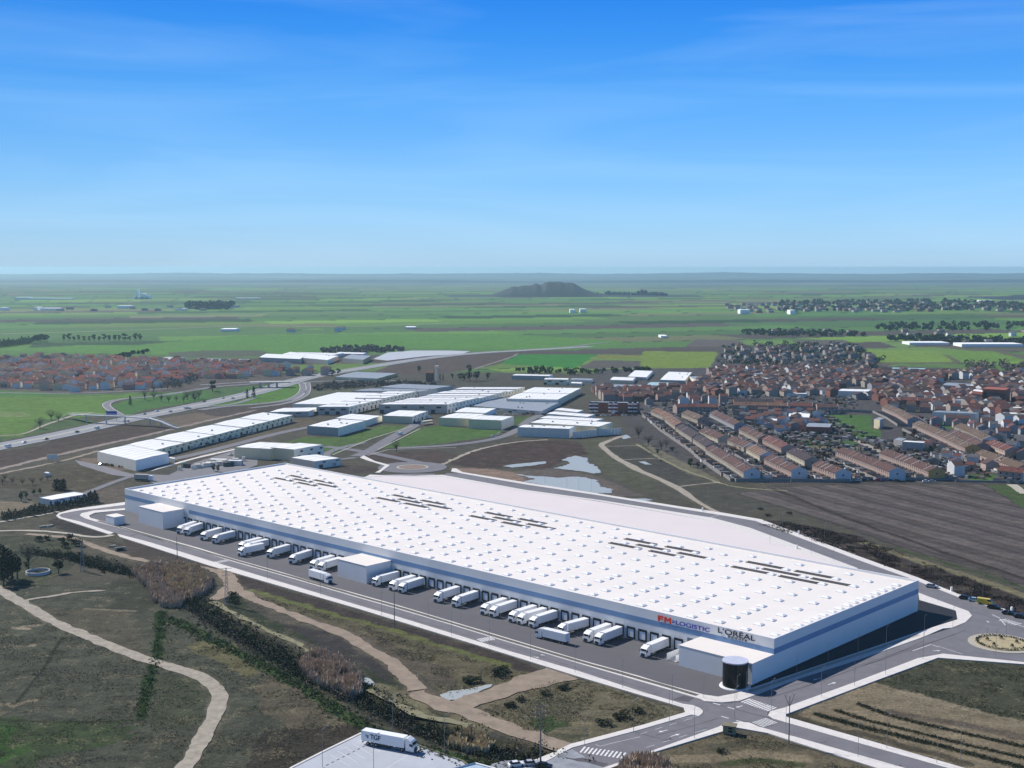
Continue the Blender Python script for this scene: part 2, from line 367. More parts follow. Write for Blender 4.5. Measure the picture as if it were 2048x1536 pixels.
# between industry and town
area(Gf('m', 1430, 880, 1760, 860, 1590, 930, 1820, 1070, 2060, 1180, 2060, 1330, 1900, 1270, 1640, 1150, 1500, 990), tc(98, 98, 80), 2)
area(Gf('n', 40, 940, 330, 925, 470, 1025, 200, 1040), tc(80, 78, 70), 1)
area(Gf('n', 190, 1045, 460, 1035, 800, 1150, 620, 1225, 300, 1120), tc(82, 80, 74), 1)
area(Gf('n', 320, 880, 560, 900, 820, 1120, 960, 1210, 700, 1150, 480, 1020), tc(128, 124, 104), 1)
area(Gf('n', 650, 1260, 950, 1225, 1100, 1240, 1500, 1330, 1500, 1400, 1100, 1450, 900, 1430, 740, 1330), tc(90, 88, 78), 2)
# town floor
town = Gz(1262, 872, 1235, 810, 1180, 770, 1200, 738, 1420, 735, 1440, 700, 1700, 692, 1740, 730, 2140, 745, 2140, 966, 1540, 968, 1470, 960, 1400, 940, 1330, 905)
area(town, tc(92, 88, 90), 1.5, spk=1.6)
area(Gz(1440, 690, 1690, 688, 1745, 722, 1700, 742, 1450, 740), tc(86, 88, 82), 4, spk=1.6)
area(Gz(-60, 711, 470, 722, 590, 758, 330, 783, 160, 789, -60, 777), tc(104, 96, 92), 3, spk=1.6)
area(Gf('o', 420, 680, 830, 680, 830, 790, 900, 800, 900, 860, 690, 870, 640, 800, 500, 750), tc(82, 122, 56), 1)
area(Gf('n', 1550, 875, 2060, 885, 2060, 925, 1650, 925), tc(80, 112, 60), 1)
area(Gf('n', 1650, 925, 2060, 925, 2100, 960, 1800, 990), tc(132, 126, 106), 1)
area(Gf('o', 1330, 735, 1500, 740, 1480, 790, 1400, 790), tc(78, 116, 58), 1)
area(Gf('o', 1530, 1160, 1800, 1150, 1880, 1200, 1650, 1210), tc(84, 118, 60), 1)
# ploughed field on the right
area(Gz(1470, 988, 1545, 973, 1700, 968, 1965, 968, 2048, 1015, 2220, 1100, 2220, 1250, 2048, 1178, 1990, 1142, 1860, 1112, 1760, 1078, 1650, 1042, 1560, 1012), tc(106, 98, 95), 1.5, fur=Gz(1600, 980, 2048, 1100), famp=1.5, spk=.6)
area(Gf('o', 1740, 1238, 1960, 1240, 2150, 1400, 2150, 1500, 1900, 1330), tc(84, 104, 60), 1)
stroke(Gz(1547, 977, 1640, 1015, 1760, 1060, 1900, 1108, 2060, 1160), 4, tc(66, 58, 54), 1.2)
area(Gz(1500, 1042, 1560, 1040, 1720, 1072, 1870, 1130, 2060, 1195, 2160, 1250, 2060, 1238, 1900, 1186, 1700, 1105), tc(72, 62, 60), 1.5, spk=2.2)
stroke(Gz(1730, 1085, 1850, 1125, 1960, 1160, 2060, 1195), 7, tc(140, 134, 104), 1.5)
stroke(Gz(1790, 1096, 1900, 1128, 2060, 1178), 3, tc(72, 88, 50), 1.5)
# foreground, right of the crossing
area(Gf('f', 860, 850, 1360, 660, 2200, 700, 2200, 1190, 1900, 1130, 1400, 1010, 1100, 920), tc(82, 84, 66), 1.5, spk=1.8)
area(Gf('f', 180, 1115, 700, 880, 860, 850, 1100, 920, 1400, 1010, 2200, 1190, 2200, 1700, 1560, 1536, 600, 1240), tc(150, 138, 114), 1.5, spk=1.0)
dk = tc(58, 58, 44)
stroke(Gf('f', 730, 1020, 1000, 1120, 1500, 1240, 2048, 1360, 2200, 1390), 2.6, dk, .5)
stroke(Gf('f', 560, 1075, 800, 1155, 1200, 1250, 1600, 1345, 2048, 1450, 2200, 1480), 2.4, dk, .5)
stroke(Gf('f', 400, 1105, 700, 1190, 900, 1240, 1300, 1335, 1700, 1440, 2100, 1540), 3.6, dk, .6)
stroke(Gf('f', 200, 1110, 480, 1210, 800, 1270, 1250, 1400, 1600, 1500), 4.5, tc(70, 66, 54), 1.6, mix=.8)
stroke(Gf('f', 1000, 1090, 1500, 1180, 2100, 1300), 5, tc(104, 94, 84), 1.5, mix=.8)
stroke(Gf('f', 1100, 920, 1400, 1010, 1700, 1080), 4, tc(172, 160, 136), 1.5, mix=.7)
# wedge below the crossing
area(Gz(1180, 1560, 1300, 1510, 1450, 1466, 1520, 1466, 1760, 1540, 1760, 1620, 1180, 1620), tc(116, 108, 88), 1)
stroke(Gf('t', 380, 1420, 900, 1400, 1400, 1340, 2100, 1400), 6, tc(160, 146, 120), 1, mix=.8)
stroke(Gf('t', 900, 1260, 1400, 1200, 2048, 1260), 5, tc(92, 90, 72), 2, mix=.7)
stroke(Gf('t', 1100, 1470, 1500, 1420, 2048, 1480), 4, tc(74, 86, 50), 1, mix=.8)
# triangle between the roads
area(Gz(930, 1432, 1000, 1395, 1120, 1352, 1180, 1362, 1365, 1424, 1280, 1450, 1140, 1487, 1060, 1462), tc(120, 114, 92), 1.5, spk=1.8)
area(Gf('s', 150, 1130, 700, 1000, 1000, 1150, 900, 1420, 500, 1480, 300, 1300), tc(94, 94, 78), 3, mix=.6)
area(Gf('s', 380, 1320, 700, 1290, 960, 1400, 700, 1440, 560, 1500, 400, 1420), tc(58, 84, 42), 2, mix=.85)
area(Gf('s', 200, 1480, 600, 1500, 1100, 1536, 1100, 1600, 300, 1600), tc(76, 82, 60), 3, mix=.7)
# strips beside the front road
area(Gz(455, 1143, 700, 1219, 1020, 1313, 1110, 1350, 1040, 1340, 900, 1296, 700, 1238, 560, 1198, 470, 1165), tc(74, 66, 63), .8, spk=.8)
area(Gz(485, 1182, 560, 1200, 700, 1240, 900, 1298, 1040, 1340, 1090, 1350, 990, 1380, 905, 1402, 830, 1345, 760, 1292, 650, 1245, 540, 1205), tc(112, 106, 84), 1.5, fur=Gz(560, 1200, 1000, 1340), famp=.35, spk=1.5)
stroke(Gz(500, 1180, 600, 1208, 760, 1254, 900, 1296, 1010, 1330), 4, tc(120, 128, 72), 2.0, mix=.8)
area(Gz(620, 1240, 760, 1275, 900, 1340, 920, 1390, 860, 1365, 780, 1315), tc(92, 84, 76), 2, mix=.7, fur=Gz(700, 1262, 860, 1330), famp=.35)
area(Gz(250, 1078, 430, 1135, 455, 1150, 300, 1128, 240, 1105), tc(86, 76, 72), 1, spk=.8)
area(Gz(465, 1188, 560, 1235, 700, 1295, 800, 1350, 850, 1395, 760, 1380, 620, 1310, 470, 1232), tc(96, 90, 82), 2, spk=1.4)
stroke(Gz(462, 1192, 480, 1218, 560, 1255, 640, 1285, 720, 1325, 790, 1372), 8, tc(52, 64, 42), 2, mix=.9)
area(Gz(560, 1245, 650, 1262, 740, 1310, 790, 1365, 740, 1345, 650, 1300), tc(70, 66, 66), 2, mix=.9)
stroke(Gf('i', 1350, 900, 1500, 960, 1800, 1080, 2048, 1140, 2300, 1180), 14, tc(134, 130, 100), 2.5, mix=.8)
area(Gf('j', 620, 1050, 720, 1045, 830, 1105, 760, 1130, 640, 1090), tc(48, 58, 36), 1.5)
# lower-left meadow
area(Gz(-80, 1160, 90, 1165, 300, 1160, 330, 1200, 460, 1280, 560, 1340, 700, 1440, 560, 1560, -80, 1560), tc(86, 88, 74), 3, spk=1.9, fur=Gz(100, 1500, 300, 1320), famp=.18)
area(Gf('h', -100, 1130, 400, 1180, 1100, 1150, 1060, 1300, 500, 1420, 200, 1600, -100, 1600), tc(62, 82, 42), 9, mix=.75)
area(Gf('h', -100, 1200, 150, 1230, 200, 1400, -100, 1500), tc(56, 92, 34), 6, mix=.8)
area(Gf('h', 1300, 760, 1560, 830, 1640, 900, 1650, 1060, 1500, 1200, 1240, 1220, 1180, 1100), tc(76, 84, 58), 5, mix=.6)
area(Gf('i', 0, 500, 300, 560, 520, 760, 380, 800, 100, 680, -100, 560), tc(126, 120, 82), 3, mix=.7)
area(Gf('i', 500, 760, 1000, 900, 1300, 1180, 900, 1300, 500, 1100), tc(112, 102, 84), 5, mix=.7)
area(Gf('h', 300, 240, 1000, 260, 1200, 640, 700, 480, 400, 330), tc(106, 96, 80), 4, mix=.5)
area(Gf('h', 900, 20, 1200, 20, 1240, 200, 1150, 300, 900, 260), tc(60, 62, 50), 4, mix=.6)
area(Gf('i', 500, 1250, 1300, 1180, 1290, 1240, 700, 1536, 300, 1600), tc(62, 54, 48), 2, mix=.8)
grn = tc(44, 70, 30)
stroke(Gf('h', 1285, 285, 1275, 480, 1262, 640, 1245, 690), 4.5, grn, .8)
stroke(Gf('h', 1225, 720, 1190, 860, 1150, 1000, 1125, 1130), 3.8, grn, .8)
stroke(Gf('h', 1130, 1140, 900, 1160, 400, 1165, 0, 1150), 1.6, tc(56, 66, 40), .6)
stroke(Gf('h', 575, 400, 450, 560, 330, 760, 140, 1000), 1.3, tc(52, 54, 40), .5)
stroke(Gf('h', 680, 260, 860, 265, 1080, 275), 2.0, tc(150, 142, 120), 1, mix=.8)
for l_ in ((120, 410, 220, 425), (200, 400, 310, 390), (130, 560, 260, 550), (90, 1040, 280, 990), (0, 1025, 50, 1025)):
    stroke(Gf('h', *l_), 3, tc(170, 156, 134), 1.5, mix=.8)
stroke(CREEK, 15, tc(60, 62, 46), 2.5, mix=.95); stroke(CREEK, 7, tc(30, 34, 24), 1.5)
stroke(Gz(345, 1238, 450, 1292, 560, 1345, 650, 1402, 735, 1455, 850, 1500, 1000, 1535, 1100, 1545), 6, tc(54, 82, 36), 1.2)
# grove corner upper-left and lots beside the loop road
area(Gf('a', -100, 760, 500, 770, 640, 830, 560, 900, 600, 1000, 300, 1180, -100, 1160), tc(76, 80, 62), 2, spk=1.6)
area(Gf('a', 440, 620, 860, 750, 700, 770, 440, 700, 380, 650), tc(64, 60, 58), 1.5)
area(Gf('a', 850, 800, 1700, 960, 1750, 1010, 1100, 960, 960, 870), tc(84, 76, 70), 1)
area(Gf('a', -100, 300, 480, 200, 700, 190, 1000, 290, 780, 400, 500, 420, 0, 380), tc(92, 84, 68), 2, spk=1.8)
area(Gf('a', -100, 480, 280, 500, 120, 580, -100, 640), tc(136, 126, 106), 2)
area(Gf('a', 700, 420, 1000, 340, 1000, 490, 800, 520, 780, 470), tc(112, 102, 92), 1.5)
area(Gf('a', 780, 250, 1100, 230, 1400, 150, 1350, 100, 900, 130, 620, 150), tc(132, 114, 100), 1)
for pp in [Gf('l', 860, 850, 1120, 855)]: stroke(pp, 5, tc(96, 92, 84))

# worn shoulders of the tracks fade into the grass
for line, w_, cc_ in ((Gf('h', -260, 0, -60, 70, 0, 110, 200, 230, 450, 380, 700, 480, 1000, 610, 1240, 690, 1500, 760, 1680, 840, 1755, 940, 1742, 1080, 1640, 1260, 1480, 1536, 1380, 1680), 6.5, tc(150, 140, 122)),
    (Gf('p', 0, 590, 200, 600, 350, 630, 620, 740, 900, 830, 1200, 910, 1600, 945, 2048, 1010, 2200, 1060, 2310, 1190), 7.0, tc(136, 124, 108)),
    (Gf('q', 300, 620, 380, 760, 450, 870, 560, 950, 900, 1100, 1300, 1260, 1700, 1400, 1920, 1500, 2320, 1730, 2570, 1930, 2770, 2176), 9.5, tc(136, 124, 108)),
    (Gf('j', 530, 925, 640, 985, 800, 1045, 950, 1095, 1250, 1215, 1700, 1360, 1810, 1400), 12.5, tc(140, 126, 108)), (Gf('j', 800, 1045, 900, 1035, 1200, 925, 1500, 835, 1690, 775), 17, tc(140, 126, 108)),
    (Gf('n', 170, 850, 80, 885, 0, 915, 40, 960, 190, 1060, 430, 1175, 600, 1250, 750, 1355, 950, 1470, 1010, 1500), 8, tc(136, 126, 108)),
    (Gf('q', 150, 1040, 250, 1090, 400, 1180, 700, 1330, 1000, 1470, 1440, 1680), 6, tc(126, 122, 96))):
    stroke(smooth_line(line, 2), w_, cc_, 1.7, mix=.75, soft=.9)
Z = height(X, Y); Z[Y > 1500] = -0.3
verts = np.stack([X, Y, Z], 1); W_ = len(ss); Hn = len(ys)
ii = (np.arange(Hn - 1)[:, None] * W_ + np.arange(W_ - 1)[None, :]).ravel()
faces = np.stack([ii, ii + 1, ii + W_ + 1, ii + W_], 1)
gm = bpy.data.materials.new('ground'); gm.use_nodes = True
nt = gm.node_tree; bs = nt.nodes['Principled BSDF']; bs.inputs['Roughness'].default_value = 0.95; bs.inputs['Specular IOR Level'].default_value = 0.1
def nd(t, **k):
    n = nt.nodes.new(t)
    for a, b in k.items(): setattr(n, a, b)
    return n
L = nt.links.new
geo = nd('ShaderNodeNewGeometry'); ac = nd('ShaderNodeAttribute', attribute_name='ground_colour'); af = nd('ShaderNodeAttribute', attribute_name='furrow'); aa = nd('ShaderNodeAttribute', attribute_name='furrow_depth'); ak = nd('ShaderNodeAttribute', attribute_name='weeds')
def noise(scale, detail=5, rough=.65, dist=0.0, src=None, sx=None):
    n = nd('ShaderNodeTexNoise'); n.inputs['Scale'].default_value = scale; n.inputs['Detail'].default_value = detail; n.inputs['Roughness'].default_value = rough; n.inputs['Distortion'].default_value = dist
    if sx:
        mp = nd('ShaderNodeMapping'); mp.inputs['Scale'].default_value = sx[:3]; mp.inputs['Rotation'].default_value = (0, 0, sx[3]); L(geo.outputs['Position'], mp.inputs[0]); L(mp.outputs[0], n.inputs[0])
    else: L(geo.outputs['Position'], n.inputs[0])
    return n.outputs[0]
def mr(v, a, b, c, d):
    n = nd('ShaderNodeMapRange'); L(v, n.inputs[0])
    for i, q in enumerate((a, b, c, d)): n.inputs[i + 1].default_value = q
    return n.outputs[0]
def mth(op, a, b=None):
    n = nd('ShaderNodeMath', operation=op)
    for i, q in enumerate((a, b)):
        if q is None: continue
        if isinstance(q, (int, float)): n.inputs[i].default_value = q
        else: L(q, n.inputs[i])
    return n.outputs[0]
fine = mr(noise(1.1, 9, .8), .32, .68, .45, 1.55)
med = mr(noise(0.16, 6, .6, .6), .3, .7, .80, 1.20)
streak = mr(noise(0.30, 6, .7, .3, None, (.35, 1, 1, .25)), .3, .7, .76, 1.24)
tone = mth('MULTIPLY', mth('MULTIPLY', fine, med), streak)
# furrows: crests and drills along the ploughing direction
nw = noise(0.05, 3, .5); ph = mth('ADD', af.outputs['Fac'], mth('MULTIPLY', nw, 6.0))
wv1 = mth('SINE', mth('MULTIPLY', ph, 0.9)); wv2 = mth('SINE', mth('MULTIPLY', ph, 0.31)); wv3 = mth('SINE', mth('MULTIPLY', ph, 2.1))
wsum = mth('ADD', mth('ADD', mth('MULTIPLY', wv1, .10), mth('MULTIPLY', wv2, .16)), mth('MULTIPLY', wv3, .05))
fcol = mth('ADD', 1.0, mth('MULTIPLY', wsum, aa.outputs['Fac']))
tone = mth('MULTIPLY', tone, fcol)
sc_ = nd('ShaderNodeVectorMath', operation='SCALE'); L(ac.outputs['Color'], sc_.inputs[0]); L(tone, sc_.inputs['Scale'])
# weeds and clods: dark green and straw flecks
wd = mr(mth('MULTIPLY', noise(0.55, 7, .75, .4), mr(noise(0.09, 4), .35, .65, .75, 1.25)), .56, .70, 0, 1)
wfac = mth('MULTIPLY', mth('MULTIPLY', wd, ak.outputs['Fac']), .5)
mx = nd('ShaderNodeMixRGB'); mx.inputs[2].default_value = (*tc(48, 50, 38), 1); L(wfac, mx.inputs[0]); L(sc_.outputs[0], mx.inputs[1])
st = mr(mth('MULTIPLY', noise(1.3, 8, .8, .2), mr(noise(0.13, 3), .35, .65, .8, 1.2)), .58, .72, 0, 1)
sfac = mth('MULTIPLY', mth('MULTIPLY', st, ak.outputs['Fac']), .5)
mx2 = nd('ShaderNodeMixRGB'); mx2.inputs[2].default_value = (*tc(164, 154, 122), 1); L(sfac, mx2.inputs[0]); L(mx.outputs[0], mx2.inputs[1])
L(mx2.outputs[0], bs.inputs['Base Color'])
bp = nd('ShaderNodeBump'); bp.inputs['Strength'].default_value = 0.8; bp.inputs['Distance'].default_value = 0.6
L(mth('ADD', noise(0.7, 6, .7), mth('MULTIPLY', wsum, aa.outputs['Fac'])), bp.inputs['Height']); L(bp.outputs[0], bs.inputs['Normal'])
gme = npmesh('ground', verts, faces, gm, smooth=True)
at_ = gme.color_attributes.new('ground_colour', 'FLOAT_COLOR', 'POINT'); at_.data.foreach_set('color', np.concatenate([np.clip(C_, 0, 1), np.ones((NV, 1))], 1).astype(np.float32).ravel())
for nm, arr in (('furrow', FUR), ('furrow_depth', FAMP), ('weeds', SPK)):
    at_ = gme.attributes.new(nm, 'FLOAT', 'POINT'); at_.data.foreach_set('value', arr.astype(np.float32))
ground = obj('ground', gme); ground['kind'] = 'structure'
# ------------------------------------------------------------------ materials
M_asph = smat('asphalt', (144, 143, 149), k=.61, rough=.9, var=.10, scale=.25, detail=9, bump=.05)
M_road = smat('road_asphalt', (138, 137, 144), k=.61, rough=.9, var=.13, scale=.18, detail=10, bump=.05)
M_yard = smat('yard_asphalt', (112, 111, 117), k=.64, rough=.85, var=.05, scale=.12, detail=8)
M_dark = mat('shadow_toned_asphalt', (0.018, 0.020, 0.026), rough=.8, var=.12, scale=.2, detail=8)  # near-black asphalt: the end wall's shadow is put into its colour
M_patch = smat('dark_asphalt_patch', (96, 94, 100), k=.75, rough=.9, var=.12, scale=.4)
M_walk = smat('pavement_concrete', (226, 222, 218), k=.82, rough=.85, var=.09, scale=.5, detail=8)
M_walk2 = smat('pavement_gravel_strip', (186, 180, 166), k=.8, rough=.9, var=.15, scale=.9, detail=8)
M_slab = smat('pale_slab', (230, 221, 221), k=.82, rough=.8, var=.03, scale=.05, detail=8)
M_lot = smat('lorry_park_concrete', (196, 202, 212), k=.72, rough=.85, var=.10, scale=.12, detail=10)
M_mark = smat('road_paint', (236, 236, 236), k=.8, rough=.7, var=.22, scale=1.6, detail=6)
M_track = smat('beige_track', (182, 173, 158), k=.64, rough=.95, var=.3, scale=.35, detail=9, bump=.2)
M_trackb = smat('bare_earth_track', (172, 156, 138), k=.60, rough=.95, var=.22, scale=.22, detail=9, bump=.2)
M_trackg = smat('grassy_track', (160, 156, 124), k=.55, rough=.95, var=.28, scale=.4, detail=9, bump=.2)
M_white = smat('white_cladding', (234, 236, 238), k=.92, rough=.5, var=.02, scale=.1)
M_roof = smat('white_roof_membrane', (244, 238, 232), k=.83, rough=.65, var=.05, scale=.05, detail=10)
M_roofw = smat('white_roof_sheet', (244, 244, 242), k=.93, rough=.5, var=.06, scale=.15, detail=8)
M_blue = smat('blue_stripe_paint', (124, 158, 198), k=.9, rough=.5, var=.03, scale=.2)
M_black = mat('black_rubber', (0.012, 0.013, 0.016), rough=.7, var=.1)
M_door = smat('dock_door_blue_grey', (236, 242, 252), k=.95, rough=.5, var=.05)
M_greyd = smat('grey_gate', (120, 132, 152), k=.8, rough=.6, var=.05)
M_solar = mat('dark_panel_glass', (0.11, 0.105, 0.11), rough=.45, var=.1, spec=.5)
M_glass = mat('dark_glass', (0.006, 0.007, 0.009), rough=.15, var=.05, spec=.25)
M_galv = smat('galvanised_steel', (150, 154, 158), k=.8, rough=.5, metal=.2, var=.08)
M_tyre = mat('tyre', (0.015, 0.015, 0.016), rough=.85, var=.1)
M_rim = smat('wheel_rim', (176, 178, 182), k=.8, rough=.4, metal=.4, var=.05)
M_chas = mat('chassis_grey', (0.035, 0.037, 0.042), rough=.6, var=.15)
M_truck = smat('white_truck_paint', (242, 244, 246), k=.92, rough=.35, var=.02)
M_red = mat('red_letters', (0.75, 0.05, 0.02), rough=.5, var=.02); M_lblue = mat('blue_letters', (0.05, 0.06, 0.42), rough=.5, var=.02); M_lblack = mat('black_letters', (0.012, 0.012, 0.02), rough=.5, var=.02)
M_navy = mat('navy_letters', (0.008, 0.03, 0.11), rough=.5, var=.02)

def water_mat():
    m = bpy.data.materials.new('puddle_water'); m.use_nodes = True; n = m.node_tree; b = n.nodes['Principled BSDF']
    b.inputs['Base Color'].default_value = (0.36, 0.39, 0.38, 1); b.inputs['Roughness'].default_value = 0.35; b.inputs['Specular IOR Level'].default_value = 0.3; b.inputs['IOR'].default_value = 1.33
    t = n.nodes.new('ShaderNodeTexNoise'); t.inputs['Scale'].default_value = 1.2; t.inputs['Detail'].default_value = 5
    g = n.nodes.new('ShaderNodeNewGeometry'); n.links.new(g.outputs['Position'], t.inputs[0])
    bp = n.nodes.new('ShaderNodeBump'); bp.inputs['Strength'].default_value = .08; bp.inputs['Distance'].default_value = .1
    n.links.new(t.outputs[0], bp.inputs['Height']); n.links.new(bp.outputs[0], b.inputs['Normal']); return m
M_water = water_mat()
def ragged(pts, jit=1.2, step=1.5):
    p = resample(list(pts) + [pts[0]], step)[:-1]; c = p.mean(0)
    j = np.array([fbm(np.array([a[0] / 3]), np.array([a[1] / 3]), 77, 3)[0] - .5 for a in p])
    n = normals(p); return [tuple(a + b * q * jit * 3) for a, b, q in zip(p, n, j)]
for nm, pts, jt in [('puddle', Gf('m', 925, 1152, 1060, 1165, 1250, 1180, 1420, 1172, 1580, 1200, 1600, 1250, 1700, 1270, 1680, 1300, 1500, 1310, 1280, 1275, 1100, 1230, 990, 1210, 1080, 1190, 1010, 1168), 1.6),
                ('puddle', Gf('m', 1235, 1105, 1330, 1080, 1370, 1060, 1290, 1040, 1400, 1005, 1500, 1025, 1510, 1060, 1570, 1090, 1620, 1140, 1560, 1150, 1470, 1130, 1380, 1120, 1300, 1110), 1.8),
                ('puddle', Gf('m', 815, 1090, 900, 1075, 1050, 1060, 1165, 1050, 1165, 1068, 1050, 1085, 900, 1098), 1.0),
                ('puddle', Gf('m', 1910, 1052, 1960, 1050, 2010, 1075, 1960, 1075), .6),
                ('puddle', Gf('m', 1830, 1350, 1960, 1345, 2030, 1362, 1930, 1368), .8),
                ('puddle', Gf('n', 160, 850, 210, 835, 250, 860, 190, 872), .6),
                ('puddle', Gf('j', 722, 950, 800, 915, 950, 900, 1080, 870, 1140, 865, 1130, 885, 1000, 940, 880, 985, 780, 990), .7),
                ('puddle', Gf('i', 1300, 810, 1340, 815, 1400, 860, 1395, 880, 1330, 865), .5),
                ('puddle', Gf('n', -60, 1250, 40, 1262, 100, 1290, 0, 1300, -60, 1290), .8)]:
    _pz = globals().get('_pz', -.05) + .006; structure(nm, poly_mb(ragged(pts, jt), z=_pz, thick=.1), M_water)

# ------------------------------------------------------------------ roads
RA = Gz(250, 1010, 194, 1017.5, 160, 1021, 138, 1025, 123, 1028, 118, 1031.5, 123, 1035, 140, 1039, 158, 1043, 225, 1064, 300, 1085, 420, 1122, 720, 1212, 789, 1232, 1020, 1303, 1156, 1342.5, 1280, 1383, 1366, 1408.5, 1399, 1418,
        1412, 1404, 1402, 1399, 1320, 1375, 1156, 1327, 1000, 1280, 789, 1216.6, 720, 1197, 467, 1124, 420, 1109, 187.5, 1042.5, 170, 1037, 160, 1031.5, 162.5, 1027, 187, 1021.5, 250, 1017)
structure('road', poly_mb(RA, .016), M_road)
RB = Gz(1398, 1401, 1410, 1403, 1444, 1405.5, 1480, 1402, 1600, 1357, 1728, 1316, 1837, 1278, 1853, 1272, 1904, 1256, 1931, 1245, 1944, 1232, 1937, 1223, 1915, 1215, 1837, 1186, 1712, 1136, 1500, 1056, 1425, 1036, 1200, 1000.5, 1050, 980, 890, 950,
        880, 948, 905, 938, 903, 929, 880, 924, 825, 921, 775, 924, 752, 929, 735, 922, 700, 917, 640, 905, 640, 915, 690, 925, 745, 935, 755, 942, 740, 948, 800, 951, 860, 950, 925, 947.5, 1050, 969, 1200, 991.5, 1362, 1018, 1450, 1032, 1512.5, 1042.5, 1712, 1118.5, 1837, 1163, 1923, 1197, 1997, 1219, 2120, 1258,
        2260, 1300, 2260, 1345, 2120, 1330, 2048, 1325, 1886, 1308, 1836, 1317, 1711, 1364.5, 1569, 1416, 1541, 1423, 1536, 1431, 1546, 1438, 1586, 1449.5, 1750, 1496, 1893, 1536, 2020, 1572, 1930, 1572, 1806, 1536, 1600, 1477, 1517, 1454, 1499, 1446, 1474, 1444.5, 1452, 1449,
        1299, 1504, 1210, 1536, 1120, 1566, 1000, 1575, 1050, 1545, 1116, 1511, 1144, 1496, 1280, 1460, 1383, 1430, 1398, 1433, 1405, 1427, 1396, 1416)
# roundabout ring + approaches are separate pieces so that each outline stays simple
i0 = 27
cut = Gz(1398, 1401, 1410, 1403, 1444, 1405.5, 1480, 1402, 1600, 1357, 1728, 1316, 1837, 1278, 1853, 1272, 1904, 1256, 1931, 1245, 1944, 1232, 1937, 1223, 1915, 1215, 1837, 1186, 1712, 1136, 1712, 1118.5, 1837, 1163, 1923, 1197, 1997, 1219, 2120, 1258,
         2260, 1300, 2260, 1345, 2120, 1330, 2048, 1325, 1886, 1308, 1836, 1317, 1711, 1364.5, 1569, 1416, 1541, 1423, 1536, 1431, 1546, 1438, 1586, 1449.5, 1750, 1496, 1893, 1536, 2020, 1572, 1930, 1572, 1806, 1536, 1600, 1477, 1517, 1454, 1499, 1446, 1474, 1444.5, 1452, 1449,
         1299, 1504, 1210, 1536, 1120, 1566, 1000, 1575, 1050, 1545, 1116, 1511, 1144, 1496, 1280, 1460, 1383, 1430, 1398, 1433, 1405, 1427, 1396, 1416)
structure('road', poly_mb(cut, .022), M_road)
back = Gz(1716, 1137, 1500, 1056, 1425, 1036, 1200, 1000.5, 1050, 980, 885, 950, 895, 946, 925, 947.5, 1050, 969, 1200, 991.5, 1362, 1018, 1450, 1032, 1512.5, 1042.5, 1716, 1119)
structure('road', poly_mb(back, .028), M_road)
def ring(c, r, n=48): return [(c[0] + r * math.cos(2 * math.pi * i / n), c[1] + r * math.sin(2 * math.pi * i / n)) for i in range(n)]
c1 = G(825, 934.5); structure('roundabout_road', poly_mb(ring(c1, 22.5), .034), M_road)
isl = MB(); isl.prism(ring(c1, 10.5), -.2, .16); structure('roundabout_kerb', isl, M_walk2)
isl = MB(); isl.prism(ring(c1, 9.0), .0, .22); structure('roundabout_island', isl, smat('island_soil', (132, 116, 104), var=.3, scale=.5, bump=.3))
for nm, line, w, z_, mt in [('road', Gz(838, 925, 790, 915, 745, 906, 700, 899, 650, 893), 8, .040, M_road),
        ('road', Gf('l', 1250, 1010, 1380, 960, 1500, 880, 1650, 800, 1760, 735), 10, .046, M_road), ('road', Gf('m', -20, 945, 400, 925, 700, 885, 870, 840, 960, 780, 1040, 715, 1120, 680), 8, .05, M_road),
        ('road', Gf('l', -450, 1080, -100, 1010, 250, 925, 600, 830, 900, 770, 1300, 712), 9, .052, M_road),
        ('road', Gf('a', 1050, 290, 900, 340, 700, 420, 600, 450, 420, 500), 5, .052, M_road),
        ('road', Gf('l', 1320, 900, 1120, 940, 980, 1000, 1080, 1040, 1250, 1020), 6, .056, M_road),
        ('road', Gz(725, 955, 800, 949, 870, 949), 6, .05, M_road)]:
    structure(nm, ribbon_mb(line, w, z_, step=8), mt)
structure('yard', poly_mb(Gf('a', 600, 160, 800, 200, 1050, 270, 1350, 280, 1560, 180, 1850, 90, 2060, 40, 2060, 200, 1700, 330, 1300, 380, 1150, 310, 900, 280, 640, 200), .03), M_asph)
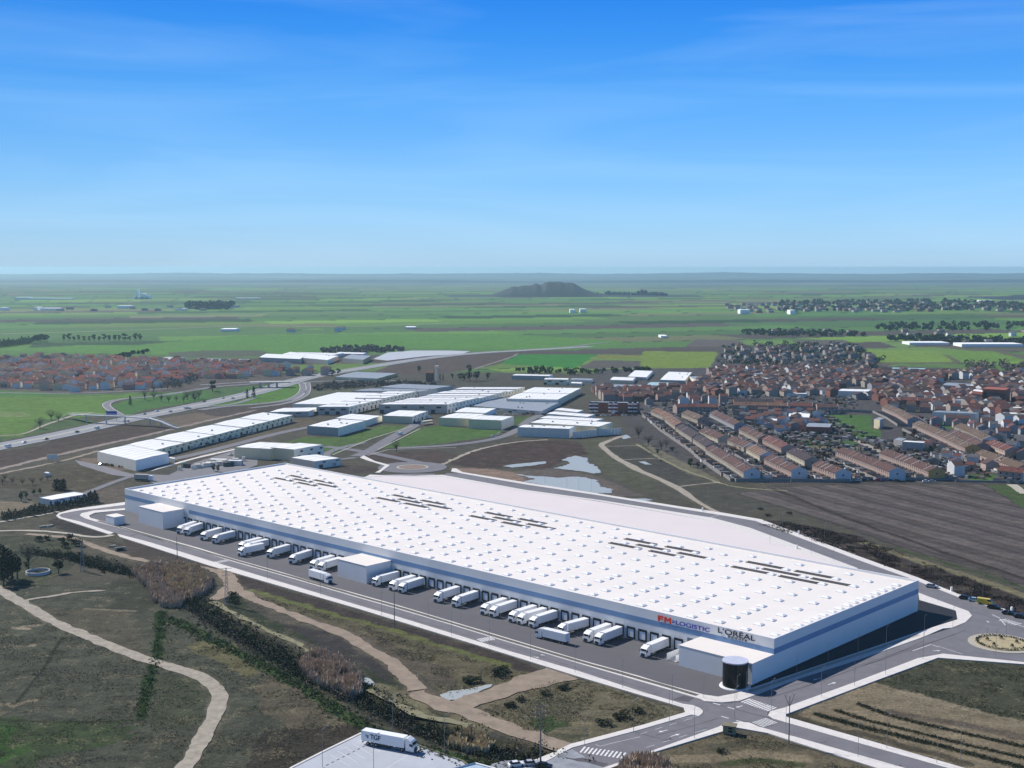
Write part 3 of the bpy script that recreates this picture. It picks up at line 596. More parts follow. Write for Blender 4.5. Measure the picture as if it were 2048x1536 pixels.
# unmade tracks
for nm, line, w, mt, jt, z_ in [
    ('dirt_path', Gf('h', -260, 0, -60, 70, 0, 110, 200, 230, 450, 380, 700, 480, 1000, 610, 1240, 690, 1500, 760, 1680, 840, 1755, 940, 1742, 1080, 1640, 1260, 1480, 1536, 1380, 1680), [4.4, 5, 4.6, 5, 5, 4.8], M_track, .18, .0),
    ('dirt_path', Gf('p', -300, 560, 0, 590, 200, 600, 350, 630, 620, 740, 900, 830, 1200, 910, 1600, 945, 2048, 1010, 2200, 1060, 2310, 1190), [3.2, 3.6, 4, 4.6], M_trackb, .25, .006),
    ('dirt_path', Gf('q', 300, 620, 380, 760, 450, 870, 560, 950, 900, 1100, 1300, 1260, 1700, 1400, 1920, 1500, 2320, 1730, 2570, 1930, 2770, 2176), [6.5, 6, 5, 4.6, 4.2, 4.6, 5.4, 6.2], M_trackb, .3, .012),
    ('dirt_path', Gf('j', 530, 925, 640, 985, 800, 1045, 950, 1095, 1250, 1215, 1700, 1360, 1810, 1400), [6.2, 7.5, 7, 7, 7.5, 8], M_trackb, .35, .018),
    ('dirt_path', Gf('j', 800, 1045, 900, 1035, 1200, 925, 1500, 835, 1690, 775), [7, 8, 9, 12, 15], M_trackb, .5, .024),
    ('dirt_path', Gf('q', 430, 840, 330, 930, 190, 1020), [5, 6, 5], M_trackb, .3, .0),
    ('dirt_path', Gf('q', 150, 1040, 250, 1090, 400, 1180, 700, 1330, 1000, 1470, 1440, 1680), [4, 2.6, 2.2, 2], M_trackg, .3, -.004),
    ('dirt_path', Gf('i', 1350, 905, 1500, 985, 1700, 1090, 1900, 1150, 2150, 1200), [2, 3, 3, 2.5], M_trackg, .4, -.008),
    ('dirt_path', Gf('h', 200, 195, 400, 160, 600, 128, 860, 110), [2.4, 2.6, 1.8, 1.2], M_track, .35, -.01),
    ('dirt_path', Gf('a', -100, 672, 0, 655, 250, 612, 470, 572), [2.6, 3], M_walk2, .15, .0),
    ('dirt_path', Gf('a', -100, 730, 200, 722, 480, 735, 700, 775, 830, 775, 905, 758), [2.6, 2.6, 3], M_walk2, .12, .03),
    ('dirt_path', Gf('n', 170, 850, 80, 885, 0, 915, 40, 960, 190, 1060, 430, 1175, 600, 1250, 750, 1355, 950, 1470, 1010, 1500), [4, 4.4, 5, 4.6, 5.5], M_track, .35, .0),
    ('dirt_path', Gf('n', 0, 932, 320, 925), 1.6, M_track, .15, .006), ('dirt_path', Gf('n', 190, 1037, 460, 1024), 1.6, M_track, .15, .006), ('dirt_path', Gf('n', 640, 1252, 800, 1232, 960, 1218), 1.8, M_track, .2, .006),
    ('dirt_path', Gf('n', 290, 910, 470, 1020, 640, 1110, 820, 1170, 1000, 1240, 1200, 1270, 1500, 1285), 2.4, M_trackg, .3, .003),
    ('dirt_path', Gf('m', 340, 1075, 480, 1010, 620, 955, 900, 895, 1180, 878), 3.2, M_track, .3, .0),
    ('dirt_path', Gf('k', -100, 1140, 0, 1110, 780, 925, 1100, 860, 1500, 762, 2048, 640), [6, 6, 5], smat('grey_dirt', (140, 126, 116), k=.75, var=.2, scale=.2), .4, .0),
    ('dirt_path', Gf('k', -100, 1170, 0, 1148, 500, 1050, 790, 965), [3.5, 3.5], M_trackb, .3, .006),
    ('dirt_path', Gf('k', 0, 845, 200, 835, 330, 770, 480, 720, 560, 690, 740, 660), [2.5, 3, 5], M_track, .3, .02),
    ('dirt_path', Gf('m', 600, 310, 760, 260, 900, 215, 940, 190), 5, smat('far_dirt', (132, 126, 118), k=.75), .3, .03),
    ('dirt_path', Gz(0, 668, 250, 661, 520, 650, 690, 655, 900, 646), 10, M_track, .5, .1),
    ('dirt_path', Gf('o', 690, 880, 800, 925, 930, 985), 6, M_track, .2, .05),
    ('dirt_path', Gf('o', 1950, 1235, 2060, 1310), 6, M_walk2, .1, .05)]:
    structure(nm, ribbon_mb(line, w, z_, jit=jt * 2.6, step=1.5 if line[0][1] < 900 else 6), mt)
# pavements with kerb faces
def walk(pts, z=.15, m=None, nm='pavement'): return structure(nm, poly_mb(pts, z, .4), m or M_walk)
up_o = Gz(181, 1036, 353, 1084, 400, 1097, 462.5, 1116.6, 567, 1146, 642, 1169, 700, 1184, 789, 1209, 903, 1243, 1000, 1272, 1156, 1319, 1280, 1353, 1320, 1366, 1408, 1390)
up_i = Gz(187.5, 1042.5, 300, 1073.5, 420, 1109, 467, 1124, 560, 1150.5, 720, 1197, 789, 1216.6, 903, 1250.5, 1000, 1280, 1156, 1327, 1320, 1375, 1402, 1399)
walk(up_o + up_i[::-1])
mid_l = [((a[0] + b[0]) / 2, (a[1] + b[1]) / 2) for a, b in zip(resample(up_o, 9)[::1], resample(up_i, 9)[::1])] if False else None
vg = Gz(196, 1042.0, 353, 1087.3, 462.5, 1119.6, 567, 1149.2, 700, 1187.6, 789, 1212.8, 903, 1246.9, 1000, 1276, 1156, 1323, 1280, 1357.6, 1395, 1391.5)
structure('planted_verge', ribbon_mb(vg, 1.9, .158, jit=.1, step=3, sm=1), smat('verge_soil', (116, 112, 106), k=.62, var=.3, scale=.8))
walk(Gz(1408, 1390, 1436, 1394, 1472, 1387, 1600, 1344, 1728, 1301, 1837, 1264, 1915, 1239.5, 1911.6, 1221.6, 1839, 1200.5, 1837, 1186, 1915, 1215, 1937, 1223, 1944, 1232, 1931, 1245, 1904, 1256, 1886, 1257.5, 1853, 1271.6, 1837, 1278, 1728, 1316, 1600, 1357, 1480, 1402, 1444, 1405.5, 1410, 1403, 1402, 1399))
structure('planted_verge', ribbon_mb(Gz(1500, 1384, 1600, 1349, 1728, 1306, 1837, 1270), 1.6, .158, jit=.1, step=3, sm=1), M_walk2)
lo_i = Gz(300, 1085, 420, 1122, 720, 1212, 789, 1232, 1020, 1303, 1156, 1342.5, 1280, 1383, 1366, 1408.5, 1385, 1411, 1398, 1416, 1406, 1422, 1405, 1427, 1398, 1433, 1383, 1430, 1280, 1460, 1144, 1496, 1116, 1511, 1060, 1540)
lo_o = Gz(235, 1072, 420, 1132, 720, 1219, 1020, 1311, 1156, 1353.5, 1280, 1390.5, 1367.5, 1416, 1371, 1425, 1280, 1452, 1140, 1489, 1105, 1506, 1030, 1536)
walk(Gz(235, 1068) + lo_i + lo_o[::-1][:-1] + [G(240, 1074)])
walk(Gz(250, 1004.5, 147, 1018.5, 118, 1026, 112.5, 1031.6, 119, 1037, 160, 1050, 218, 1069, 228, 1066, 158, 1043, 140, 1039, 123, 1035, 118, 1031.5, 123, 1028, 138, 1025, 160, 1021, 194, 1017.5, 250, 1010))
walk(Gz(250, 1017, 187, 1021.5, 162.5, 1027, 160, 1031.5, 170, 1037, 187, 1042.5, 181, 1036, 178, 1031.5, 190, 1026, 250, 1020))
walk(Gz(1836, 1317, 1711, 1364.5, 1569, 1416, 1541, 1423, 1536, 1431, 1546, 1438, 1586, 1449.5, 1750, 1496, 1893, 1536, 1990, 1563, 2024, 1563, 1926, 1536, 1760, 1488, 1573.5, 1434.5, 1571, 1429.5, 1751, 1362, 1876, 1316, 2048, 1329, 2200, 1340, 2200, 1334, 2048, 1325, 1886, 1308))
walk(Gz(1200, 1539, 1299, 1504, 1452, 1449, 1474, 1444.5, 1499, 1446, 1517, 1454, 1600, 1477, 1806, 1536, 1900, 1563, 1840, 1563, 1751, 1536, 1600, 1488, 1536, 1467, 1474, 1456, 1453, 1461, 1308, 1505, 1215, 1539))
walk(Gz(925, 947.5, 1050, 969, 1200, 991.5, 1362, 1018, 1450, 1032, 1512.5, 1042.5, 1712, 1118.5, 1837, 1163, 1923, 1197, 1997, 1219, 2120, 1258, 2120, 1251, 2048, 1231, 1915.5, 1188, 1837, 1156, 1712, 1111, 1522, 1039, 1450, 1026.5, 1362, 1013.5, 1200, 988, 1050, 965, 925, 944.5, 912, 937, 905, 937, 902, 943))
walk(Gz(1716, 1137, 1500, 1056, 1425, 1036, 1200, 1000.5, 1050, 980, 885, 950, 800, 952.5, 740, 949.5, 727, 956, 768, 952, 880, 953, 1050, 982.5, 1200, 1003, 1405, 1039, 1470, 1057.5, 1560, 1090, 1705, 1142))
walk(Gf('l', 1280, 1020, 1330, 1040, 1480, 1085, 1440, 1120, 1400, 1142, 1440, 1142, 1480, 1110, 1520, 1082, 1400, 1050, 1310, 1005))
walk(Gf('a', 1200, 252, 1575, 148, 2060, 40, 2060, 30, 1575, 138, 1290, 215))
for l_ in (Gf('l', 0, 1010, 270, 945), Gf('l', 1060, 1000, 1370, 870, 1700, 770), Gf('l', 1420, 960, 1620, 860, 1760, 790), Gf('l', 1340, 1005, 1500, 960, 2048, 940)):
    structure('pavement', ribbon_mb(l_, 1.1, .16, thick=.3, sm=0, step=20), M_walk2)
# yards
structure('yard', poly_mb(Gz(182, 1036, 353, 1084, 400, 1097, 462.5, 1116.6, 567, 1146, 642, 1169, 700, 1184, 789, 1209, 903, 1243, 1000, 1272, 1156, 1319, 1280, 1353, 1320, 1366, 1408, 1390, 1436, 1394, 1472, 1387, 1506, 1371.5, 1530, 1340, 900, 1120, 400, 1000, 250, 1000, 250, 1020, 195, 1027, 181, 1031.5), .06), M_yard)
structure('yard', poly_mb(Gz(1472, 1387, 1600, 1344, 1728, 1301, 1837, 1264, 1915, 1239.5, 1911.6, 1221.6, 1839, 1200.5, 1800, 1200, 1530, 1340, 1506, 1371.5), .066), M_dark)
structure('concrete_slab', poly_mb(Gz(715, 958, 768, 950.5, 880, 952, 1050, 981.5, 1200, 1003.5, 1405, 1039, 1470, 1056.5, 1560, 1089, 1705, 1142, 1780, 1175, 1400, 1110, 900, 1020, 640, 960), .054), M_slab)
structure('lorry_park', poly_mb(Gz(560, 1560, 585, 1536, 724, 1467, 760, 1462, 825.6, 1489, 880, 1508, 925, 1524, 960, 1560), .05), M_lot)
structure('lorry_park_kerb', ribbon_mb(Gz(560, 1556, 583, 1536, 650, 1502, 723, 1466.5), .7, .2, thick=.3, sm=0), M_walk)
structure('lorry_park_kerb', ribbon_mb(Gz(825.6, 1487, 880, 1506.5, 925, 1522, 955, 1545), .6, .2, thick=.3, sm=0), smat('mossy_kerb', (104, 108, 92)))
structure('yard', poly_mb(Gz(950, 1560, 985, 1528, 1010, 1521, 1078, 1521, 1105, 1512, 1145, 1499, 1180, 1520, 1215, 1540, 1190, 1570), .058), smat('worn_asphalt', (142, 146, 154), var=.3, scale=.25, detail=10))
structure('asphalt_patch', poly_mb(Gf('t', 415, 660, 560, 610, 690, 640, 620, 690), .036), M_patch)
structure('asphalt_patch', poly_mb(Gf('v', 1010, 848, 1200, 880, 1310, 868, 1480, 910, 1640, 945, 1560, 985, 1350, 925, 1250, 915), .064), M_patch)
# painted markings
def stripe_set(a, b, n, length, w=.5, z=.045, nm='crosswalk'):
    """zebra: n stripes between two pixel points a and b, each 'length' metres long across the walking line"""
    A_, B_ = V2(a), V2(b); d = (B_ - A_); Ld = np.linalg.norm(d); d /= Ld; nrm = np.array([-d[1], d[0]])
    e = obj(nm, None, None, (A_[0], A_[1], 0)); e['kind'] = 'structure'
    mb = MB().box(-w / 2, w / 2, -length / 2, length / 2, 0, .004); me = mb.mesh('stripe', M_mark)
    for i in range(n):
        q = d * Ld * (i + .5) / n; obj('stripe', me, e, (q[0], q[1], z), math.atan2(d[1], d[0]))
stripe_set(px('t', 1330, 668), px('t', 1710, 785), 11, 3.6) if False else None
def zebra(fr, x0, y0, x1, y1, n, length, w=.55): stripe_set(G(*px(fr, x0, y0)), G(*px(fr, x1, y1)), n, length, w)
zebra('t', 1340, 668, 1700, 790, 11, 4.4); zebra('t', 1500, 985, 1690, 925, 7, 4.6, .38); zebra('v', 1290, 760, 1860, 845, 11, 4.2)
zebra('r', 1650, 905, 1830, 872, 6, 4.0); zebra('q', 200, 545, 380, 512, 6, 3.6); zebra('u', 1760, 760, 1980, 830, 6, 4.0)
def line_mark(nm, pts, w=.18, z=.046, dash=None):
    mb = MB(); p = resample(pts, dash or 4)
    for i, (a, b) in enumerate(zip(p[:-1], p[1:])):
        if dash and i % 2: continue
        d = (b - a) / (np.linalg.norm(b - a) + 1e-9); n = np.array([-d[1], d[0]]) * w / 2
        mb.add([(*(a - n), z), (*(b - n), z), (*(b + n), z), (*(a + n), z)], [(0, 1, 2, 3)])
    return structure(nm, mb, M_mark)
line_mark('lane_line', Gf('t', 935, 705, 1310, 812), .45, dash=2.2)
line_mark('lane_line', Gf('t', 1040, 875, 1330, 955), .4, dash=2.0)
line_mark('lane_line', Gf('t', 0, 1105, 560, 930, 760, 880), .15, dash=2.5)
line_mark('lane_line', Gf('v', 1480, 700, 1540, 722, 1700, 680, 2048, 600), .15)
line_mark('lane_line', Gf('t', 80, 1275, 700, 1085, 1000, 1000), .15, dash=3)
line_mark('lane_line', Gf('t', 520, 905, 760, 870), .12); line_mark('lane_line', Gf('t', 960, 1030, 1060, 985, 1100, 1010), .12)
line_mark('lane_line', Gf('u', 950, 1105, 1260, 1205), .2); line_mark('lane_line', Gf('u', 860, 1080, 620, 1165), .3); line_mark('lane_line', Gf('u', 870, 1085, 960, 1115), .3)
line_mark('lane_line', Gf('u', 1640, 700, 1740, 745), .35); line_mark('lane_line', Gf('u', 1980, 840, 2060, 855), .4); line_mark('lane_line', Gf('u', 1740, 755, 1810, 835), .3)
line_mark('lane_line', Gf('d', 870, 620, 960, 600), .3); line_mark('lane_line', Gf('d', 1480, 700, 1600, 745, 1850, 830, 2048, 915), .15)
def arrow(fr, x0, y0, x1, y1):
    a, b = V2(G(*px(fr, x0, y0))), V2(G(*px(fr, x1, y1))); L_ = np.linalg.norm(b - a)
    mb = MB(); mb.add([(0, -.16, 0), (L_ * .6, -.16, 0), (L_ * .6, .16, 0), (0, .16, 0)], [(0, 1, 2, 3)]); mb.add([(L_ * .6, -.6, 0), (L_, 0, 0), (L_ * .6, .6, 0)], [(0, 1, 2)])
    o = obj('road_arrow', mb.mesh('road_arrow', M_mark), None, (*a, .048), math.atan2(b[1] - a[1], b[0] - a[0])); o['kind'] = 'structure'
arrow('t', 350, 1050, 235, 1080); arrow('t', 390, 1135, 510, 1100); arrow('u', 880, 1165, 980, 1160); arrow('t', 1310, 740, 1230, 762)
arrow('f', 420, 815, 360, 835); arrow('f', 480, 870, 545, 850); arrow('s', 430, 535, 500, 548); arrow('s', 575, 520, 520, 508); arrow('u', 1570, 780, 1600, 800); arrow('r', 1100, 0, 1101, 1) if False else None
for i_ in range(7):
    a_ = (620 + i_ * 105, 800 + i_ * 0); line_mark('bay_line', Gf('w', 640 + i_ * 95, 790 - i_ * 48 + 40, 900 + i_ * 95, 900 - i_ * 48 + 80), .12, z=.058)
line_mark('drain_channel', Gf('w', 590, 970, 1120, 700), .35, z=.058, dash=1.0).data.materials[0] = M_black
line_mark('bay_line', Gf('w', 1370, 1000, 1720, 780), .15, z=.058)

for l_, w_ in ((Gf('f', 0, 975, 250, 905, 700, 740, 960, 650, 1250, 520), .35), (Gf('f', 100, 905, 600, 760, 1100, 590, 1500, 470), .2), (Gf('t', 830, 688, 1050, 703, 1290, 690), .5), (Gf('t', 900, 700, 1300, 805, 1690, 905), .4), (Gf('t', 1640, 815, 1640, 870, 1700, 905), .5), (Gf('t', 200, 1120, 600, 1020, 1000, 900), .2),
    (Gf('s', 0, 360, 1000, 690, 2048, 1000), .18), (Gf('r', 0, 380, 1000, 690, 2048, 1000), .18), (Gf('q', 0, 450, 1000, 760, 2048, 1050), .18), (Gf('u', 1330, 650, 1700, 750, 2048, 900), .35), (Gf('u', 0, 1350, 700, 1120, 1300, 900), .3), (Gf('p', 230, 345, 360, 320), .6), (Gf('p', 1030, 585, 1110, 568), 1.2)):
    structure('seam_or_kerb_shadow', ribbon_mb(l_, w_, .044, step=3, jit=.06), M_patch)  # asphalt seams, plus the kerb's shadow painted as dark curves at the crossing
# roundabout on the right
c2 = G(2004, 1287)
mb = MB(); mb.prism(ring(c2, 11.2), -.2, .17); structure('roundabout_kerb', mb, M_walk2)
mb = MB(); mb.prism(ring(c2, 8.9), .0, .30); structure('roundabout_island', mb, smat('golden_gravel', (172, 160, 128), var=.25, scale=.6, bump=.3))

# ------------------------------------------------------------------ warehouse
Bo = np.array([83.14723858, 379.29300003]); Uo = np.array([-0.73206005, 0.68124011]); Vo = np.array([0.68124011, 0.73206005])
def W(u, v): q = Bo + Uo * u + Vo * v; return (float(q[0]), float(q[1]))
UANG = math.atan2(Uo[1], Uo[0])                 # local +x runs along the loading front to the far left end, local -y... see wloc
wA, wB, wC, wD = [G(*p, 12) for p in ((249.3, 977), (1548.5, 1277.5), (1837.4, 1160.3), (570, 925.5))]
def vfront(u): return 2.1 - 3.1 * (u / 397.8)
WH = 12.0
wh = thing('warehouse', 'huge white flat-roofed warehouse with a blue stripe and rows of loading doors', 'warehouse', (*Bo, 0), UANG)
def toL(p):                                       # world -> warehouse frame (x along front, y = towards the road)
    d = np.array(p[:2]) - Bo; return (float(d @ Uo), float(-(d @ Vo)))
quad = [toL(p) for p in (wA, wB, wC, wD)]
mb = MB(); mb.prism(quad, -.5, 11.1, top=False)
obj('wall', mb.mesh('wall', M_white), wh)
def inset(q, d):
    c = np.mean(q, 0); lines = []
    for i in range(len(q)):
        p, r = np.array(q[i]), np.array(q[(i + 1) % len(q)]); t_ = (r - p) / np.linalg.norm(r - p); n = np.array([-t_[1], t_[0]])
        if (c - p) @ n < 0: n = -n
        lines.append((p + n * d, t_))
    out = []
    for i in range(len(q)):
        (p, t1), (r, t2) = lines[i - 1], lines[i]
        k = np.linalg.solve(np.array([t1, -t2]).T, r - p); out.append(tuple(p + t1 * k[0]))
    return out
qi = inset(quad, .45)
mb = MB(); mb.prism(qi, 10.6, 11.15); obj('roof', mb.mesh('roof', M_roof), wh)
mb = MB()
for i in range(4):
    a, b, c, d = quad[i], quad[(i + 1) % 4], qi[(i + 1) % 4], qi[i]
    vs_ = [(*a, 11.1), (*b, 11.1), (*c, 11.1), (*d, 11.1), (*a, 12), (*b, 12), (*c, 12), (*d, 12)]
    mb.add(vs_, [(4, 5, 6, 7), (0, 1, 5, 4), (2, 3, 7, 6)])
obj('parapet', mb.mesh('parapet', M_white), wh)
# coloured band, set 4 cm proud, on the front (two lengths) and the end wall
def wall_strip(name, a, b, s0, s1, z0, z1, m, proud=.04, th=.05):
    a, b = np.array(a), np.array(b); d = b - a; L_ = np.linalg.norm(d); d = d / L_; n = np.array([d[1], -d[0]])
    c = np.mean(quad, 0)
    if (a - c) @ n < 0: n = -n
    p, q = a + d * s0, a + d * s1
    m_ = MB(); P4 = [p - n * .01, q - n * .01, q + n * proud, p + n * proud]; m_.prism(P4, z0, z1); return obj(name, m_.mesh(name, m), wh)
qA, qB, qC, qD = [np.array(q) for q in quad]; LF = np.linalg.norm(qA - qB); LE = np.linalg.norm(qC - qB)
wall_strip('stripe', qB, qA, 0.0, 334, 6.85, 8.7, M_blue); wall_strip('stripe', qB, qA, 366, LF, 6.85, 8.7, M_blue)
wall_strip('stripe', qB, qC, 0.0, LE, 6.85, 8.7, M_blue)
# facade panel joints as real shallow reveals
for k in range(1, 33):
    wall_strip('panel_joint', qB, qA, k * LF / 33 - .03, k * LF / 33 + .03, .3, 6.7, M_white, proud=.02)
for k in range(1, 9): wall_strip('panel_joint', qB, qC, k * LE / 9 - .03, k * LE / 9 + .03, .3, 6.7, M_white, proud=.02)
# rooflights
cols = [2.8 + 1.2 + 10.69 * i for i in range(37)]
sk = []
for i, u_ in enumerate(cols):
    if i == 0: vv = [8.1, 16.0, 23.0] + [28.6 + 5.45 * j for j in range(13)]
    else:
        vv = [7.0 if i % 2 else 8.0, 14.6 if i % 2 else 16.2] + ([21.8] if i % 2 else [23.6]) + ([29.4 + 10.42 * j for j in range(8)] if i % 2 else [29.3, 34.8] + [45.1 + 10.4 * j for j in range(6)])
        if i > 4: vv = [v_ - 4.2 * (i / 37) for v_ in vv]
    for v_ in vv:
        if v_ > 99 + 7 * i / 37: continue
        sk.append((u_ + rng.normal(0, .25), v_ + rng.normal(0, .15), i))
ddb = [(0, 0)]
skm = MB(); skm.add([(-1.6, -1.25, 0), (1.6, -1.25, 0), (1.6, 1.25, 0), (-1.6, 1.25, 0), (-1.6, -1.25, .28), (1.6, -1.25, .28), (1.6, 1.25, .28), (-1.6, 1.25, .28), (-.8, -.45, .66), (.8, -.45, .66), (.8, .45, .66), (-.8, .45, .66)],
                    [(0, 1, 5, 4), (1, 2, 6, 5), (2, 3, 7, 6), (3, 0, 4, 7), (4, 5, 9, 8), (5, 6, 10, 9), (6, 7, 11, 10), (7, 4, 8, 11), (8, 9, 10, 11)])
skme = skm.mesh('rooflight', smat('rooflight_acrylic', (240, 242, 246), k=.93, rough=.35, var=.03))
sk.sort(key=lambda t: t[0] + .2 * t[1])
rest = MB()
for n_, (u_, v_, i) in enumerate(sk):
    if n_ < 300: obj('rooflight', skme, wh, (u_, -v_, 11.14))
    else: rest.add([(x + u_, y - v_, z + 11.14) for x, y, z in skm.v], skm.f)
if rest.v: o_ = obj('distant_rooflights', rest.mesh('distant_rooflights', skme.materials[0]), wh); o_['kind'] = 'stuff'
# long dark panel rows in five groups
pm = MB()
for dy in (-.8, .8):
    pm.add([(-8.3, dy - .5, .25), (8.3, dy - .5, .25), (8.3, dy + .5, .42), (-8.3, dy + .5, .42), (-8.3, dy - .33, 0), (8.3, dy - .33, 0), (8.3, dy + .33, 0), (-8.3, dy + .33, 0)],
           [(0, 1, 2, 3), (4, 5, 1, 0), (5, 6, 2, 1), (6, 7, 3, 2), (7, 4, 0, 3)])
pme = pm.mesh('roof_panel_row', M_solar)
for g0 in (65, 127.2, 212.5, 280.5, 369):
    for du, v_ in ((0, 87.6), (-22, 87.6), (-10.8, 82), (-32.6, 81.6), (0, 76.7), (-21.6, 76.4)): obj('roof_panel_row', pme, wh, (g0 + du - 8.4, -v_, 11.16))
# loading doors
fr_ = MB()
for b_ in ((-1.8, -1.3, 0, .3, .4, 4.5), (1.3, 1.8, 0, .3, .4, 4.5), (-1.3, 1.3, 0, .3, 3.75, 4.5), (-1.0, 1.0, 0, .5, .4, .8)): fr_.box(*b_)
frme = fr_.mesh('dock_shelter', M_black); dome = MB().box(-1.3, 1.3, .02, .2, .95, 3.75).mesh('door', M_door)
doors = [37.8 + 5.045 * k for k in range(29)] + [210.6 + 5.36 * k for k in range(25)]
for u_ in doors:
    s_ = obj('dock_shelter', frme, wh, (u_, -vfront(u_), 0)); obj('door', dome, s_)
o_ = obj('gate', MB().box(-2.1, 2.1, .02, .15, 0, 5).mesh('gate', M_greyd), wh, (344.6, -vfront(344.6), 0))
o_ = obj('gate', MB().box(-1.7, 1.7, .02, .15, 0, 5.6).mesh('gate', M_greyd), wh, (32.6, -vfront(31), 0))
# lettering
def text_mesh(txt, size, m, width=None, bold=0.0, extr=.06):
    cu = bpy.data.curves.new('lettering', 'FONT'); cu.body = txt; cu.size = size; cu.extrude = extr; cu.offset = bold
    to = bpy.data.objects.new('tmp', cu); COL.objects.link(to); dg = bpy.context.evaluated_depsgraph_get(); dg.update()
    me = bpy.data.meshes.new_from_object(to.evaluated_get(dg)); bpy.data.objects.remove(to)
    co = np.zeros(len(me.vertices) * 3, np.float32); me.vertices.foreach_get('co', co); co = co.reshape(-1, 3)
    if width: co[:, 0] *= width / (co[:, 0].max() - co[:, 0].min())
    co[:, 0] -= co[:, 0].min(); me.vertices.foreach_set('co', co.ravel()); me.materials.clear(); me.materials.append(m); me.update()
    return me, float(co[:, 0].max())
def u_at(x, z):
    lo, hi = -5.0, 420.0
    for _ in range(40):
        m_ = (lo + hi) / 2; p = W(m_, vfront(m_)); d = Vector((p[0], p[1], z - CAMH))
        X_ = 1024 + FPX * d.x / (d.y * math.cos(PITCH) - d.z * math.sin(PITCH))
        if X_ > x: lo = m_
        else: hi = m_
    return m_
for nm, txt, x0, x1, z_, size, m_, bold in ( ('lettering', '>', 1344, 1350, 9.15, 2.0, M_lblue, .05), ('lettering', 'LOGISTIC', 1352, 1420, 9.15, 1.95, M_lblue, .03),
                                      ('lettering', "L\u2019OR\u00c9AL", 1436.5, 1511, 9.75, 2.5, M_lblack, .012), ('lettering', 'G R O U P E', 1456, 1494, 8.9, .85, M_lblack, .015)):
    ua, ub = u_at(x0, z_), u_at(x1, z_); me, _w = text_mesh(txt, size, m_, ua - ub, bold)
    o_ = obj(nm, me, wh, (ua, -vfront(ua) + .12, z_), rot=(R(90), 0, math.pi))
def block_letter(x0, x1, z0, h, shape):
    ua, ub = u_at(x0, z0), u_at(x1, z0); w = ua - ub; m_ = MB()
    def quad(pts): m_.add([(-p[0] * w, 0, p[1] * h) for p in pts] + [(-p[0] * w, .12, p[1] * h) for p in pts], [(0, 1, 2, 3), (7, 6, 5, 4), (0, 4, 5, 1), (1, 5, 6, 2), (2, 6, 7, 3), (3, 7, 4, 0)])
    for q in shape: quad(q)
    obj('lettering', m_.mesh('lettering', M_red), wh, (ua, -vfront(ua) + .06, z0))
block_letter(1316, 1327.5, 8.85, 2.05, [[(0, 0), (.36, 0), (.36, 1), (0, 1)], [(.36, .72), (1, .72), (1, 1), (.36, 1)], [(.36, .38), (.86, .38), (.86, .62), (.36, .62)]])
block_letter(1329, 1342.5, 8.85, 2.05, [[(0, 0), (.25, 0), (.25, 1), (0, 1)], [(.75, 0), (1, 0), (1, 1), (.75, 1)], [(.25, 1), (.25, .6), (.5, .22), (.5, .62)], [(.75, 1), (.5, .62), (.5, .22), (.75, .6)]])
# blocks built against the warehouse
def wblock(name, label, cat, u0, u1, v0, v1, h, roofm=M_roof, wallm=M_white, zg=0):
    t = thing(name, label, cat, (*W((u0 + u1) / 2, (v0 + v1) / 2), 0), UANG)
    a, b = (u1 - u0) / 2, (v1 - v0) / 2
    m_ = MB(); m_.prism([(-a, -b), (a, -b), (a, b), (-a, b)], -.3, h - .12, top=False); obj('wall', m_.mesh('wall', wallm), t)
    m_ = MB(); m_.prism([(-a - .08, -b - .08), (a + .08, -b - .08), (a + .08, b + .08), (-a - .08, b + .08)], h - .12, h + .05); obj('roof', m_.mesh('roof', roofm), t)
    return t
wblock('office_block', 'low white flat-roofed office block beside the black cylinder tower', 'office', 1.2, 29.0, -10.6, 2.3, 6.9)
wblock('office_block', 'white flat-roofed block half way along the loading front of the warehouse', 'office', 183.5, 202.3, -12.8, vfront(190) - .05, 7.6)
wblock('office_block', 'white flat-roofed block at the far left end of the warehouse loading front', 'office', 339.5, 362.5, -12.6, vfront(350) - .05, 8.6)
wblock('plant_cabin', 'small detached white cabin on the yard at the far left end of the warehouse', 'cabin', *(lambda a: (a[0] - 4.2, a[0] + 4.2, a[1] - 3, a[1] + 3))((lambda q: ((np.array(q) - Bo) @ Uo, (np.array(q) - Bo) @ Vo))(G(231, 1047))), 4.2)
rp = thing('loading_ramp', 'white ramp with solid side walls next to the near office block', 'ramp', (*W(33.4, -4.2), 0), UANG)
m_ = MB(); m_.add([(-1.7, -4.5, 0), (1.7, -4.5, 0), (1.7, 4.5, 0), (-1.7, 4.5, 0), (1.7, -4.5, 1.2), (-1.7, -4.5, 1.2)], [(0, 1, 4, 5), (5, 4, 2, 3), (1, 2, 4), (0, 5, 3)]); obj('ramp', m_.mesh('ramp', M_walk), rp)
for sx in (-1.85, 1.7):
    m_ = MB(); m_.box(sx, sx + .15, -4.5, 4.5, 0, 2.3); obj('side_wall', m_.mesh('side_wall', M_white), rp)
tw = thing('tower', 'black glazed cylinder tower with pale flat top standing in a white ring', 'tower', (*G(1470, 1372), 0))
m_ = MB(); m_.cyl(0, 0, .25, 8.0, 3.85, n=48); me_ = m_.mesh('glazing', M_glass); obj('glazing', me_, tw)
m_ = MB(); m_.cyl(0, 0, 8.0, 8.35, 4.05, n=48); obj('roof', m_.mesh('roof', smat('pale_grey_cap', (186, 194, 214), k=.9)), tw)
m_ = MB(); m_.cyl(0, 0, .05, .32, 4.9, 4.75, n=48); obj('plinth', m_.mesh('plinth', M_white), tw)
for k in range(24):
    a = k * math.pi / 12; m_ = MB(); m_.box(3.83, 3.9, -.04, .04, .3, 8.0); obj('mullion', m_.mesh('mullion', M_black) if k == 0 else bpy.data.meshes['mullion'], tw, rz=a)

